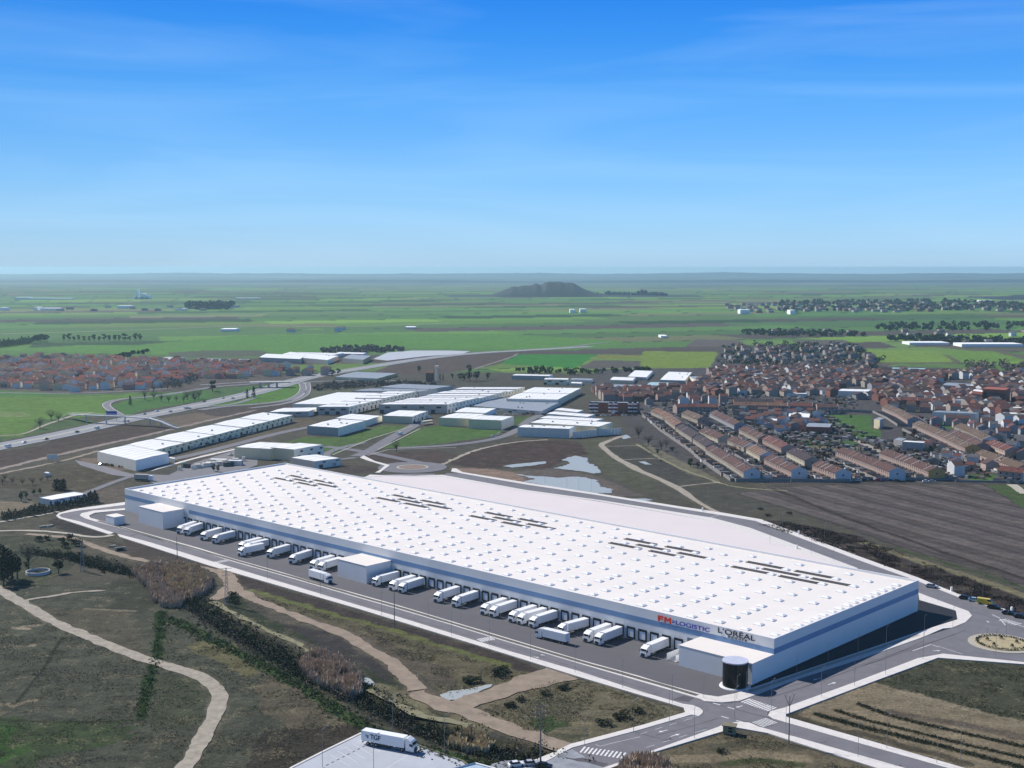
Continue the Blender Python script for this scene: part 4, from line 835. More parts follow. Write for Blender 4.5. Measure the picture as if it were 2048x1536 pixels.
# ------------------------------------------------------------------ lorries
def make_lorry(L_=13.4, name='lorry', logo=False):
    t = thing(name, 'x', 'lorry')
    tl = L_ - 3.3 if L_ < 15 else L_ - 3.0
    m_ = MB(); m_.box(0, tl, -1.25, 1.25, 1.15, 3.95); me = m_.mesh('trailer', M_truck); obj('trailer', me, t)
    m_ = MB(); m_.box(-.05, 0, -1.27, 1.27, 1.1, 4.0); m_.box(-.07, -.05, -.02, .02, 1.2, 3.9); obj('rear_doors', m_.mesh('rear_doors', smat('lorry_door', (226, 230, 236), var=.03)), t)
    m_ = MB(); m_.box(.1, tl - .2, -.5, .5, .85, 1.15); m_.box(tl - 3.1, tl + 2.6, -.45, .45, .6, .95); m_.box(tl - 4.6, tl - 4.4, -1, 1, .1, 1.15); m_.box(3.2 if L_ < 15 else 4.9, tl - 4.8, 1.1, 1.16, .45, 1.1); m_.box(3.2 if L_ < 15 else 4.9, tl - 4.8, -1.16, -1.1, .45, 1.1)
    m_.box(.05, .15, -1.15, 1.15, .5, .8); obj('chassis', m_.mesh('chassis', M_chas), t)
    x0 = tl + .55; s = L_ - x0                     # cab profile, extruded across
    prof = [(0, .55), (s, .45), (s, 1.4), (s - .12, 2.15), (s - .42, 3.0), (s - .85, 3.35), (.35, 3.95), (0, 3.9)]
    m_ = MB(); n = len(prof); vs_ = [(x0 + a, -1.22, b) for a, b in prof] + [(x0 + a, 1.22, b) for a, b in prof]
    m_.add(vs_, [tuple(range(n)), tuple(range(2 * n - 1, n - 1, -1))] + [(i, n + i, n + (i + 1) % n, (i + 1) % n) for i in range(n)]); obj('cab', m_.mesh('cab', M_truck), t)
    xs = x0 + s
    m_ = MB(); m_.add([(xs + .02, -1.12, 1.45), (xs + .02, 1.12, 1.45), (xs - .10, 1.12, 2.2), (xs - .10, -1.12, 2.2)], [(0, 1, 2, 3)]) if False else None
    m_ = MB(); m_.add([(xs - .085, -1.12, 2.02), (xs - .085, 1.12, 2.02), (xs - .37, 1.12, 2.95), (xs - .37, -1.12, 2.95), (xs - .13, -1.12, 2.02), (xs - .13, 1.12, 2.02), (xs - .43, 1.12, 2.95), (xs - .43, -1.12, 2.95)], [(0, 1, 2, 3), (0, 3, 7, 4), (1, 5, 6, 2), (3, 2, 6, 7), (0, 4, 5, 1)])
    obj('windscreen', m_.mesh('windscreen', M_glass), t)
    for sy in (-1, 1):
        m_ = MB(); y0, y1 = sorted((sy * 1.221, sy * 1.24)); m_.box(xs - 1.25, xs - .5, y0, y1, 1.9, 2.6); obj('side_window', m_.mesh('side_window', M_glass), t)
        m_ = MB(); y0, y1 = sorted((sy * 1.26, sy * 1.5)); m_.box(xs - .35, xs - .2, y0, y1, 1.8, 2.6); obj('mirror', m_.mesh('mirror', M_chas), t)
        m_ = MB(); y0, y1 = sorted((sy * .8, sy * 1.15)); m_.box(xs - .01, xs + .03, y0, y1, .62, .85); obj('headlight', m_.mesh('headlight', M_rim), t)
    m_ = MB(); m_.box(xs - .02, xs + .025, -.75, .75, .55, 1.55); m_.box(xs - .3, xs + .02, -1.2, 1.2, .28, .5); obj('grille', m_.mesh('grille', M_chas), t)
    wm = bpy.data.meshes.get('wheel')
    if not wm:
        m_ = MB(); m_.cyl(0, 0, -.16, .16, .5, n=16, axis='y'); wm = m_.mesh('wheel', M_tyre); m_ = MB(); m_.cyl(0, 0, -.175, .175, .27, n=10, axis='y'); m_.mesh('rim', M_rim)
    ax = ([1.3, 2.6] if L_ < 15 else [1.9, 3.2, 4.5]) + [tl - .6, xs - 1.1]
    for a in ax:
        for sy in (-1.05, 1.05): w_ = obj('wheel', wm, t, (a, sy, .5)); obj('rim', bpy.data.meshes['rim'], w_)
    if logo:
        me, _w = text_mesh('TGF', 1.9, M_navy, 3.3, .05, .02)
        obj('lettering', me, t, (2.75, -1.27, 2.0), rot=(R(90), 0, 0))
        m_ = MB()
        for k, (a, b) in enumerate(((0, 1.15), (.25, 1.1), (.5, 1.05))):
            z0 = 2.95 - k * .32; m_.add([(1.1 + a, -1.275, z0), (1.1 + b + .15, -1.275, z0), (1.1 + b, -1.275, z0 - .2), (1.25 + a, -1.275, z0 - .2), (1.1 + a, -1.25, z0), (1.1 + b + .15, -1.25, z0), (1.1 + b, -1.25, z0 - .2), (1.25 + a, -1.25, z0 - .2)], [(0, 3, 2, 1), (4, 5, 6, 7), (0, 1, 5, 4), (2, 3, 7, 6)])
        obj('emblem', m_.mesh('emblem', M_navy), t)
    return t
docked = [(42.8, 42.3), (62.5, 62), (67.4, 67), (77.6, 79.2), (92.5, 92.3), (97.6, 98.2), (102.6, 102.4), (112.7, 112), (117.7, 116.7), (133.1, 131.9), (143.3, 142), (164, 162.4), (169, 168), (179.2, 178.3), (215.8, 213.7), (221.1, 219.2), (237, 233.8), (252.8, 250.1),
          (268.9, 267.4), (274.2, 271.8), (295.7, 293), (306.6, 303), (323.1, 317.8), (328.4, 323.7)]
proto = make_lorry(13.4); used = False
def place_lorry(p_rear, p_front, label, group='white lorries at the warehouse'):
    global used
    o = proto if not used else copy_tree(proto); used = True
    a, b = V2(p_rear), V2(p_front); o.location = (*a, .06); o.rotation_euler = (0, 0, math.atan2(b[1] - a[1], b[0] - a[0]))
    o['label'] = label; o['group'] = group; return o
for k, (ur, uf) in enumerate(docked):
    place_lorry(W(ur, vfront(ur) - .75), W(uf, -13.6), f'white articulated lorry at a loading door, {nth(k + 1)} docked from the right end')
place_lorry(W(263.5, -7.2), W(262.7, -21.2), 'white articulated lorry standing askew, pulled forward off the doors in the left half')
place_lorry(W(208.1, -22.4), W(193.0, -22.9), 'white articulated lorry driving along the yard in front of the middle white block', 'white lorries at the warehouse')
place_lorry(W(70.2, -18.4), W(83.7, -19.2), 'white articulated lorry parked lengthwise in the yard, cab to the left, near the right end', 'white lorries at the warehouse')
tg = make_lorry(16.2, 'lorry', True); a_, b_ = V2(G(728, 1486)), V2(G(818, 1503))
tg.location = (*a_, .06); tg.rotation_euler = (0, 0, math.atan2(b_[1] - a_[1], b_[0] - a_[0])); tg['label'] = 'white articulated lorry with dark blue lettering on the pale lorry park in the foreground'
# ------------------------------------------------------------------ industrial halls
M_cream = smat('cream_cladding', (248, 240, 204), k=.92, rough=.6, var=.04, scale=.3); M_beige = smat('beige_cladding', (232, 220, 184), k=.92, rough=.6, var=.04, scale=.3)
M_gclad = smat('grey_and_shade_cladding', (190, 186, 180), k=.9, rough=.6, var=.05, scale=.3); M_lclad = smat('light_grey_cladding', (238, 232, 218), k=.93, rough=.6, var=.05, scale=.3)  # the grey doubles as a painted shade tone for left-hand hall walls
M_wclad = smat('bright_white_cladding', (250, 250, 248), k=.95, rough=.6, var=.03, scale=.3)
M_groof = smat('grey_roof_sheet', (158, 166, 176), k=.8, rough=.6, var=.08, scale=.2); M_teal = smat('pale_teal_roof', (180, 214, 218), k=.8, rough=.5, var=.05, scale=.2)
M_brick = smat('red_brick', (168, 100, 84), k=.8, rough=.9, var=.12, scale=.6); M_ochre = smat('ochre_render', (214, 176, 122), k=.85, rough=.85, var=.06, scale=.4)
M_dglass = mat('window_glass', (0.03, 0.035, 0.045), rough=.15, var=.1, spec=.6)
M_joint = smat('cladding_joint', (150, 150, 150), k=.7)
WALLS = dict(cream=M_cream, beige=M_beige, grey=M_gclad, light=M_lclad, white=M_wclad, brick=M_brick, ochre=M_ochre, warm=smat('warm_white_cladding', (252, 246, 228), k=.93, rough=.6, var=.04, scale=.3))
def hall(label, fr, left, near, right, yg, lw, rw, roof=M_roofw, npan=0, doors=0, n=1, name='industrial_hall', cat='hall', group=None, hmul=1.0, ldoors=0, seams=True, jitter=.0, lab_n=None, vents=0):
    """box hall from its three visible roof corners; near wall foot gives the height. n: units in a row along the right-hand wall"""
    pn = px(fr, *near); g_y = px(fr, near[0], yg)[1]; h = height_from(pn[1], g_y) * hmul
    N_, L_, R_ = (V2(G(*px(fr, *p), h)) for p in (near, left, right)); e1 = L_ - N_; e2 = R_ - N_
    out = []
    for k in range(n):
        hh = h + (rng.uniform(-1, 1) * jitter if n > 1 else 0); O = N_ + e2 * (k / n); w2 = e2 / n * .985; l1 = e1 * (1 + (rng.uniform(-1, 1) * jitter * .04 if n > 1 else 0))
        t = thing(name, label if n == 1 else lab_n.format(nth(k + 1)), cat, (*O, 0), 0, group)
        q = [(0, 0), tuple(w2), tuple(w2 + l1), tuple(l1)]
        m_ = MB(); m_.add([(*q[3], -.5), (*q[0], -.5), (*q[0], hh), (*q[3], hh)], [(0, 1, 2, 3)], 0); m_.add([(*q[0], -.5), (*q[1], -.5), (*q[1], hh), (*q[0], hh)], [(0, 1, 2, 3)], 1)
        m_.add([(*q[1], -.5), (*q[2], -.5), (*q[2], hh), (*q[1], hh)], [(0, 1, 2, 3)], 0); m_.add([(*q[2], -.5), (*q[3], -.5), (*q[3], hh), (*q[2], hh)], [(0, 1, 2, 3)], 1)
        obj('wall', m_.mesh('wall', [WALLS[lw], WALLS[rw]]), t)  # left walls duller, right walls brighter: shade and light put into the wall colours
        L1, L2 = np.linalg.norm(l1), np.linalg.norm(w2); u1, u2 = l1 / L1, w2 / L2
        m_ = MB(); c = (w2 + l1) / 2; rz = min(.45, L2 * .015)      # low-pitched roof inside a small parapet
        m_.add([(*(u1 * .2 + u2 * .2), hh - .3), (*(w2 + u1 * .2 - u2 * .2), hh - .3), (*(w2 + l1 - u1 * .2 - u2 * .2), hh - .3), (*(l1 - u1 * .2 + u2 * .2), hh - .3), (*(w2 / 2), hh - .3 + rz), (*(w2 / 2 + l1), hh - .3 + rz)],
               [(0, 4, 5, 3), (4, 1, 2, 5)])
        obj('roof', m_.mesh('roof', roof), t)
        if seams and L2 > 12:
            m_ = MB(); ns = int(min(9, L1 // 7))
            for s_ in range(1, ns):
                a = u1 * (L1 * s_ / ns)
                m_.beam((*(a + u2 * .3), hh - .26), (*(a + w2 / 2), hh - .26 + rz), .06, n=4); m_.beam((*(a + w2 / 2), hh - .26 + rz), (*(a + w2 - u2 * .3), hh - .26), .06, n=4)
            if m_.v: obj('roof_seams', m_.mesh('roof_seams', M_lclad), t)['kind'] = 'stuff'
        nr = np.array([u2[1], -u2[0]]); nr = nr if nr @ u1 < 0 else -nr      # outward from the right-hand wall
        a2 = math.atan2(u2[1], u2[0]); a1 = math.atan2(u1[1], u1[0])
        for s_ in range(npan):
            p = u2 * (L2 * (s_ + .5) / npan) + nr * .05; w_ = L2 / npan * .47
            obj('wall_panel', MB().box(-w_, w_, -.05, .05, .3, hh - .15).mesh('wall_panel', WALLS[rw]), t, (*p, 0), a2)
        for s_ in range(doors):
            p = u2 * (L2 * (s_ + .5) / doors) + nr * .06; w_ = min(1.5, L2 / doors * .16)
            obj('door', MB().box(-w_, w_, -.05, .05, 0, min(hh * .45, 3.2)).mesh('door', M_gclad if s_ % 2 else M_dglass), t, (*p, 0), a2)
            obj('window', MB().box(-w_ * .8, w_ * .8, -.04, .04, hh * .66, hh * .82).mesh('window', M_dglass), t, (*(p + u2 * w_ * 1.6), 0), a2)
        n1 = np.array([u1[1], -u1[0]]); n1 = n1 if n1 @ u2 < 0 else -n1
        for s_ in range(ldoors if k == 0 else 0):
            p = u1 * (L1 * (s_ + .5) / ldoors) + n1 * .06
            obj('window', MB().box(-2.2, 2.2, -.05, .05, hh * .55, hh * .75).mesh('window', M_dglass), t, (*p, 0), a1); obj('door', MB().box(-1.8, 1.8, -.05, .05, 0, hh * .4).mesh('door', M_chas), t, (*(p + u1 * 5), 0), a1)
        for s_ in range(vents):
            p = u2 * rng.uniform(.1, .9) * L2 + u1 * rng.uniform(.05, .8) * L1
            obj('roof_vent', MB().box(-.6, .6, -.6, .6, 0, 1.1).mesh('roof_vent', M_gclad), t, (*p, hh - .3 + rz * .5), a2)
        out.append(t)
    return out
# near halls, front to back
hall('white hall with upright wall panels, nearest left beyond the warehouse', 'k', (778, 970), (1085, 1042), (1352, 982), 1128, 'light', 'white', npan=9)
hall('x', 'k', (945, 932), (1215, 966), (2350, 680), 1032, 'light', 'cream', n=5, doors=5, jitter=.25, group='long row of cream halls', lab_n='cream-walled hall, {} unit of the long row that runs away behind the white panel hall', vents=1)
hall('beige hall with a kinked blank wall beyond the warehouse back corner', 'l', (275, 936), (560, 950), (760, 905), 1040, 'beige', 'beige')
hall('beige and white hall with loading doors next to the small grey shed', 'l', (560, 938), (752, 955), (992, 915), 1048, 'beige', 'warm', doors=3)
hall('small grey shed with two dark openings touching the warehouse back corner', 'l', (720, 1018), (915, 1050), (1130, 1022), 1112, 'grey', 'light', doors=2)
hall('white hall with blank grey end wall and panelled side, behind the green plot', 'l', (858, 766), (1105, 782), (1330, 722), 850, 'grey', 'warm', npan=9, vents=4)
hall('white hall adjoining the grey-ended hall, farther unit behind the green plot', 'l', (1080, 704), (1330, 722), (1458, 684), 770, 'grey', 'warm', npan=5)
hall('cream hall with dark blank end wall beside the street with the blue cars', 'l', (1458, 684), (1698, 692), (1826, 646), 750, 'beige', 'warm', doors=4)
hall('pale beige hall, left of the joined pair on the green plot', 'm', (310, 700), (556, 708), (690, 668), 774, 'beige', 'beige')
hall('pale beige hall, right and nearest of the joined pair on the green plot', 'm', (548, 712), (812, 722), (912, 688), 798, 'beige', 'warm', npan=3)
hall('small white gabled hall behind the joined beige pair', 'm', (430, 655), (682, 664), (772, 624), 706, 'beige', 'white')
# saw-tooth group above the puddles
hall('white-roofed hall with a long grey wall, front of the stepped group above the puddles', 'm', (940, 776), (1355, 790), (1402, 768), 866, 'light', 'white', vents=3)
hall('white-roofed hall with three roof vents, second of the stepped group', 'm', (1035, 740), (1590, 772), (1702, 736), 850, 'beige', 'cream', vents=4)
hall('white-roofed hall, third of the stepped group above the puddles', 'm', (1110, 702), (1560, 728), (1632, 708), 800, 'light', 'light')
hall('white-roofed hall, fourth of the stepped group above the puddles', 'm', (1170, 668), (1500, 694), (1560, 674), 762, 'light', 'light')
hall('white-roofed hall, rearmost of the stepped group above the puddles', 'm', (1235, 636), (1420, 656), (1470, 640), 716, 'light', 'light')
w_ = thing('boundary_wall', 'tall white panelled wall around the stepped group of halls', 'wall', (0, 0, 0))
p_ = resample(Gf('m', 1382, 868, 1560, 850, 1770, 834), 3.0)
for k, (a, b) in enumerate(zip(p_[:-1], p_[1:])):
    m_ = MB(); d = (b - a) / np.linalg.norm(b - a); n_ = np.array([-d[1], d[0]]) * .12; m_.prism([a + n_, a - n_, b - n_ - d * .12, b + n_ - d * .12], 0, 5.2); obj('wall_panel', m_.mesh('wall_panel', M_lclad), w_)
hall('wide hall with grey translucent roof and a brown gate in the middle of the estate', 'm', (580, 606), (1130, 650), (1290, 572), 680, 'light', 'light', roof=M_groof, ldoors=4, vents=5)
hall('x', 'm', (850, 548), (1262, 556), (1452, 462), 606, 'light', 'cream', n=2, group='white halls with cream ends', lab_n='white-roofed hall with cream end wall, {} unit next to the housing edge', vents=3)
hall('x', 'l', (1425, 598), (1978, 598), (2600, 458), 668, 'grey', 'warm', n=8, doors=3, jitter=.5, group='middle row of white units', lab_n='white unit with doors, {} from the near end of the middle row of the estate', ldoors=4, vents=1)
hall('x', 'l', (935, 614), (1190, 614), (1742, 488), 678, 'grey', 'warm', n=6, doors=3, jitter=.5, group='left row of white units', lab_n='white unit with doors, {} from the near end of the left row of the estate', ldoors=3, vents=1)
hall('low grey-walled unit with white roof at the left edge of the estate', 'l', (548, 656), (866, 650), (985, 615), 692, 'grey', 'light', ldoors=2)
hall('long white-roofed hall behind the left row of units', 'l', (740, 590), (1170, 596), (1500, 500), 640, 'light', 'light', jitter=.2)
hall('grey flat-roofed hall behind the left row of the estate', 'l', (1220, 486), (1750, 492), (1900, 470), 530, 'grey', 'light', roof=M_groof, vents=3)
hall('grey-roofed halls beside the dark container on the estate', 'l', (1430, 456), (1840, 474), (2030, 445), 515, 'grey', 'grey', roof=M_groof)
hall('ochre-walled furniture hall with a grey ribbed roof beside the slip road', 'l', (1075, 374), (1420, 388), (1582, 344), 412, 'beige', 'ochre', roof=M_groof)
# works by the village
hall('grey hall with white roof, left of the works by the motorway', 'l', (470, 218), (800, 232), (850, 200), 268, 'grey', 'light')
hall('broad pale-roofed works hall with grey gables', 'l', (620, 205), (1020, 240), (1110, 205), 275, 'grey', 'warm', vents=2)
hall('pale-roofed works hall behind the broad one', 'l', (700, 190), (1060, 200), (1150, 185), 225, 'light', 'light')
hall('long white-topped hall at the back of the works by the motorway', 'l', (1080, 186), (1300, 192), (1335, 180), 212, 'grey', 'white')
hall('brown-gabled works hall beside the motorway', 'l', (1140, 224), (1305, 238), (1372, 205), 272, 'grey', 'ochre', roof=M_groof)
hall('long grey-roofed building with a dark wall at the village edge', 'k', (1540, 240), (1960, 248), (2010, 232), 268, 'grey', 'brick', roof=M_groof)
structure('yard', poly_mb(Gf('l', 1385, 232, 1500, 180, 1700, 165, 2000, 165, 2160, 170, 2100, 190, 1800, 210, 1500, 245), .1), M_lot)
structure('yard', poly_mb(Gf('k', 1230, 235, 1340, 215, 1480, 222, 1400, 240), .1), M_lot)
# north side
hall('long grey hall with white ridge north of the estate', 'm', (892, 362), (1190, 368), (1225, 356), 400, 'grey', 'white')
hall('cream hall with dark openings north of the estate', 'm', (1150, 394), (1340, 396), (1352, 384), 440, 'cream', 'cream', ldoors=2)
hall('low white hall right of the cream one north of the estate', 'm', (1350, 424), (1450, 428), (1462, 416), 446, 'light', 'white')
hall('grey-roofed hall behind the white low one', 'm', (1360, 396), (1530, 402), (1545, 388), 425, 'light', 'light', roof=M_groof)
hall('big white-roofed hall at the field edge, left of three', 'n', (220, 372), (372, 378), (425, 325), 402, 'grey', 'white')
hall('white hall with a bright gable in front of the big white-roofed hall', 'n', (78, 398), (262, 404), (285, 378), 430, 'beige', 'white')
hall('white-roofed hall with dark roof vents at the field edge, middle of three', 'n', (478, 398), (680, 404), (738, 336), 430, 'grey', 'cream', vents=4)
hall('large pale grey-roofed hall at the field edge, right of three', 'n', (770, 404), (1085, 408), (1010, 372), 432, 'light', 'light', roof=M_groof)
hall('long blue-grey hall in front of the field-edge halls, left part', 'n', (-20, 452), (430, 462), (470, 440), 484, 'light', 'white', roof=M_groof)
hall('teal-fronted hall with a white tank beside it', 'n', (370, 440), (590, 446), (620, 420), 480, 'light', 'light', roof=M_teal, ldoors=2)
hall('grey hall in the row south of the big grey-roofed hall', 'n', (775, 440), (1060, 446), (1080, 432), 482, 'light', 'light', roof=M_groof)
hall('low grey hall next to the flat cream one', 'n', (1080, 438), (1210, 442), (1225, 430), 470, 'light', 'grey')
hall('wide cream hall with white edge among the north halls', 'n', (1220, 388), (1410, 390), (1418, 382), 428, 'beige', 'beige')
hall('arched grey hall behind the wide cream hall', 'n', (1225, 352), (1470, 358), (1482, 350), 402, 'light', 'light', roof=M_groof)
hall('small white-topped hall left of the dark block', 'n', (1495, 506), (1650, 510), (1662, 500), 534, 'light', 'light')
hall('teal-roofed shed alone at the edge of the bright green field', 'o', (985, 308), (1255, 314), (1262, 304), 350, 'grey', 'light', roof=M_teal)
hall('long white hall with a bright end wall in the town centre', 'o', (560, 486), (800, 492), (828, 474), 540, 'light', 'white')
hall('white-walled sports hall with a curved grey roof', 'o', (1395, 440), (1620, 452), (1650, 430), 494, 'light', 'light', roof=M_groof)
hall('long pale green-grey barrel shed near the housing rows on the right', 'o', (1312, 655), (1660, 668), (1700, 655), 735, 'light', 'light', roof=M_groof)
hall('white blank hall behind the barrel shed', 'o', (1495, 560), (1640, 562), (1665, 550), 610, 'white', 'white')
hall('long pink-grey school building at the right edge', 'o', (1860, 668), (2060, 672), (2080, 660), 735, 'beige', 'beige')
hall('ochre-topped building behind the school building at the right edge', 'o', (1880, 620), (2060, 624), (2080, 615), 668, 'ochre', 'ochre')
hall('dark grey workshop with white roof edge between the housing rows', 'o', (1075, 892), (1245, 902), (1262, 890), 968, 'grey', 'grey')
hall('grey flat workshop joined to the dark one between the housing rows', 'o', (1005, 875), (1075, 885), (1110, 868), 935, 'grey', 'grey', roof=M_groof)
hall('pale flat-roofed brick school block with a red wall', 'o', (300, 772), (495, 778), (515, 745), 832, 'brick', 'brick', roof=M_groof)
hall('white-roofed workshop behind the brick school block', 'o', (160, 690), (330, 700), (340, 660), 722, 'light', 'light')
hall('narrow white villa with green shutters beside the green plot', 'o', (848, 712), (895, 720), (930, 705), 792, 'beige', 'grey', roof=M_groof)
hall('white shop building in the middle of the left housing rows', 'n', (1300, 712), (1400, 730), (1490, 712), 760, 'light', 'light', roof=M_roofw)
hall('low whitewashed shed by the loop road behind the cypress hedge', 'a', (310, 460), (415, 478), (705, 428), 524, 'light', 'white', doors=3)
hall('tiny white hut on the waste ground by the farm track', 'k', (350, 1140), (385, 1146), (402, 1136), 1172, 'light', 'white')
hall('white container behind the panelled hall', 'k', (1348, 1022), (1395, 1030), (1404, 1020), 1058, 'light', 'white')
hall('red brick apartment block, tallest in the town, at the right', 'o', (1715, 470), (1900, 480), (1940, 460), 590, 'brick', 'brick', roof=M_brick, ldoors=6, name='apartment_building', cat='apartments')
hall('red brick apartment block with a white end left of the tallest one', 'o', (1632, 485), (1715, 495), (1740, 480), 585, 'brick', 'brick', ldoors=3, name='apartment_building', cat='apartments')
# apartment slab with balconies near the end of the estate
t_ = hall('long brick apartment slab with white balconies next to the estate', 'm', (1510, 576), (1900, 584), (1918, 575), 668, 'brick', 'brick', roof=M_groof, name='apartment_building', cat='apartments')[0]
aL, aN = V2(G(*px('m', 1510, 668))), V2(G(*px('m', 1900, 668))); d_ = aN - aL
for fl in range(3):
    for k in range(10):
        if k in (2, 3, 6, 7): continue
        q = (-d_) * ((k + .5) / 10); nrm = np.array([d_[1], -d_[0]]) / np.linalg.norm(d_); rz_ = math.atan2(d_[1], d_[0])
        obj('balcony', MB().box(-1.9, 1.9, -.6, .6, 0, 1.0).mesh('balcony', M_wclad), t_, (*(q + nrm * .7), 1.5 + fl * 3.2), rz_)
        obj('window', MB().box(-1.5, 1.5, -.05, .05, 0, 1.3).mesh('window', M_dglass), t_, (*(q + nrm * .05), 2.6 + fl * 3.2), rz_)
# white building at the bottom edge
hall('white flat-roofed building cut off by the bottom edge beside the lorry park', 'z', (840, 1580), (905, 1620), (1010, 1552), 1660, 'white', 'white') if False else None
bb = thing('building', 'white-edged roof cut off by the bottom edge beside the lorry park', 'building', (*G(952, 1535), 0))
q0 = V2(G(951, 1524.5, 5)); pts_ = [q0, V2(G(990, 1535, 5)), V2(G(1010, 1590, 5)), V2(G(900, 1590, 5)), V2(G(903, 1537, 5))]; loc_ = V2(G(952, 1535))
m_ = MB(); m_.prism([p - loc_ for p in pts_], 0, 4.6, top=False); obj('wall', m_.mesh('wall', M_white), bb)
m_ = MB(); m_.prism([p - loc_ for p in pts_], 4.4, 4.6); obj('roof', m_.mesh('roof', smat('blue_grey_roof', (176, 200, 220), k=.8)), bb)
for a, b in zip(pts_, pts_[1:] + pts_[:1]): m_ = MB(); m_.beam((*(a - loc_), 4.8), (*(b - loc_), 4.8), .22, n=4); obj('parapet', m_.mesh('parapet', M_white), bb)
# transformer kiosk at the crossing
kx = thing('kiosk', 'small cream transformer kiosk with dark louvres on the pavement of the crossing', 'kiosk', (*G(1459, 1466), 0), R(-18))
obj('wall', MB().box(-1.7, 1.7, -1.2, 1.2, 0, 2.3).mesh('wall', smat('kiosk_render', (176, 170, 140), k=.6)), kx); obj('roof', MB().box(-2.0, 2.0, -1.45, 1.45, 2.3, 2.5).mesh('roof', smat('kiosk_roof', (150, 144, 124), k=.6)), kx)
for zz in (.7, 1.5): obj('louvre', MB().box(-.2, .9, -1.24, -1.19, zz, zz + .5).mesh('louvre', M_black), kx)

# ------------------------------------------------------------------ houses
HW = {k: smat('render_' + k, v, k=.78, rough=.9, var=.08, scale=.5) for k, v in dict(white=(228, 232, 234), cream=(204, 196, 178), sand=(178, 168, 156), rose=(176, 156, 148), ochre=(222, 176, 112), grey=(168, 170, 174), brick=(142, 98, 86), peach=(196, 176, 164), fence=(150, 146, 144), vwhite=(250, 246, 238), vpeach=(242, 196, 170), vcream=(246, 226, 180), vrose=(216, 150, 134)).items()}
HR = {k: smat('tiles_' + k, v, k=.55, rough=.9, var=.2, scale=.8, detail=8) for k, v in dict(brown=(112, 84, 80), dark=(84, 72, 78), red=(128, 80, 74), orange=(142, 108, 90), tan=(122, 102, 88), grey=(116, 116, 122), vred=(156, 78, 66), vbrown=(130, 84, 72)).items()}
_hm = {}
def house_meshes(w, d, e, r, wk, rk, far=False):
    key = (w, d, e, r, wk, rk)
    if key in _hm: return _hm[key]
    m_ = MB(); a, b = w / 2, d / 2
    m_.add([(-a, -b, -.3), (a, -b, -.3), (a, b, -.3), (-a, b, -.3), (-a, -b, e), (a, -b, e), (a, b, e), (-a, b, e), (-a, 0, r), (a, 0, r)],
           [(0, 1, 5, 4), (2, 3, 7, 6), (1, 2, 6, 9, 5), (3, 0, 4, 8, 7)]); wall = m_.mesh('wall', HW[wk])
    m_ = MB(); o_ = .35; zz = (r - e) / b * o_
    m_.add([(-a - .05, -b - o_, e - zz + .12), (a + .05, -b - o_, e - zz + .12), (a + .05, 0, r + .14), (-a - .05, 0, r + .14), (-a - .05, b + o_, e - zz + .12), (a + .05, b + o_, e - zz + .12),
            (-a - .05, -b - o_, e - zz - .05), (a + .05, -b - o_, e - zz - .05), (-a - .05, b + o_, e - zz - .05), (a + .05, b + o_, e - zz - .05)], [(0, 1, 2, 3), (3, 2, 5, 4), (6, 7, 1, 0), (9, 8, 4, 5)]); roof = m_.mesh('roof', HR[rk])
    m_ = MB()
    for s in (-1, 1):
        for fx in (-.25, .25):
            for z0, z1 in ((1.0, 2.3), (3.6, 4.8)):
                y0, y1 = sorted((s * b, s * (b + .05))); m_.box(fx * w - .5, fx * w + .5, y0, y1, z0, z1)
    win = m_.mesh('window', M_dglass); m_ = MB().box(-.35, .35, -.3, .3, 0, 1.3); ch = m_.mesh('chimney', HW['sand'])
    m1 = MB().box(-.4, .4, -.03, .03, 0, 1.2).mesh('window', M_dglass); gar = MB().box(-1.2, 1.2, -.04, .04, 0, 2.1).mesh('door', M_chas)
    _hm[key] = (wall, roof, win, ch, m1, gar); return _hm[key]
HN = [0]
def house(x, y, rz, label, w=6.2, d=10.5, e=5.6, r=7.9, wk='sand', rk='brown', group=None, detail=2):
    if HN[0] >= 300: return None
    HN[0] += 1
    w = max(4.4, round(w * 2) / 2); t = thing('house', label, 'house', (x, y, 0), rz, group); wall, roof, win, ch, w1, gar = house_meshes(w, d, e, r, wk, rk)
    obj('wall', wall, t); ro = obj('roof', roof, t)
    if detail:
        if rng.random() < .6: obj('chimney', ch, ro, (rng.uniform(-.3, .3) * w, rng.choice([-1, 1]) * d * .2, r - 1.2))
        for s in (-1, 1):
            for fx in (-.25, .25): obj('window', w1, t, (fx * w, s * (d / 2 + .02), 3.6))
            obj('window', w1, t, (-.25 * w, s * (d / 2 + .02), 1.0)); obj('door', gar, t, (.22 * w, s * (d / 2 + .02), 0))
    return t
fillrest = []                                   # houses past the limit of 300 (joined below)
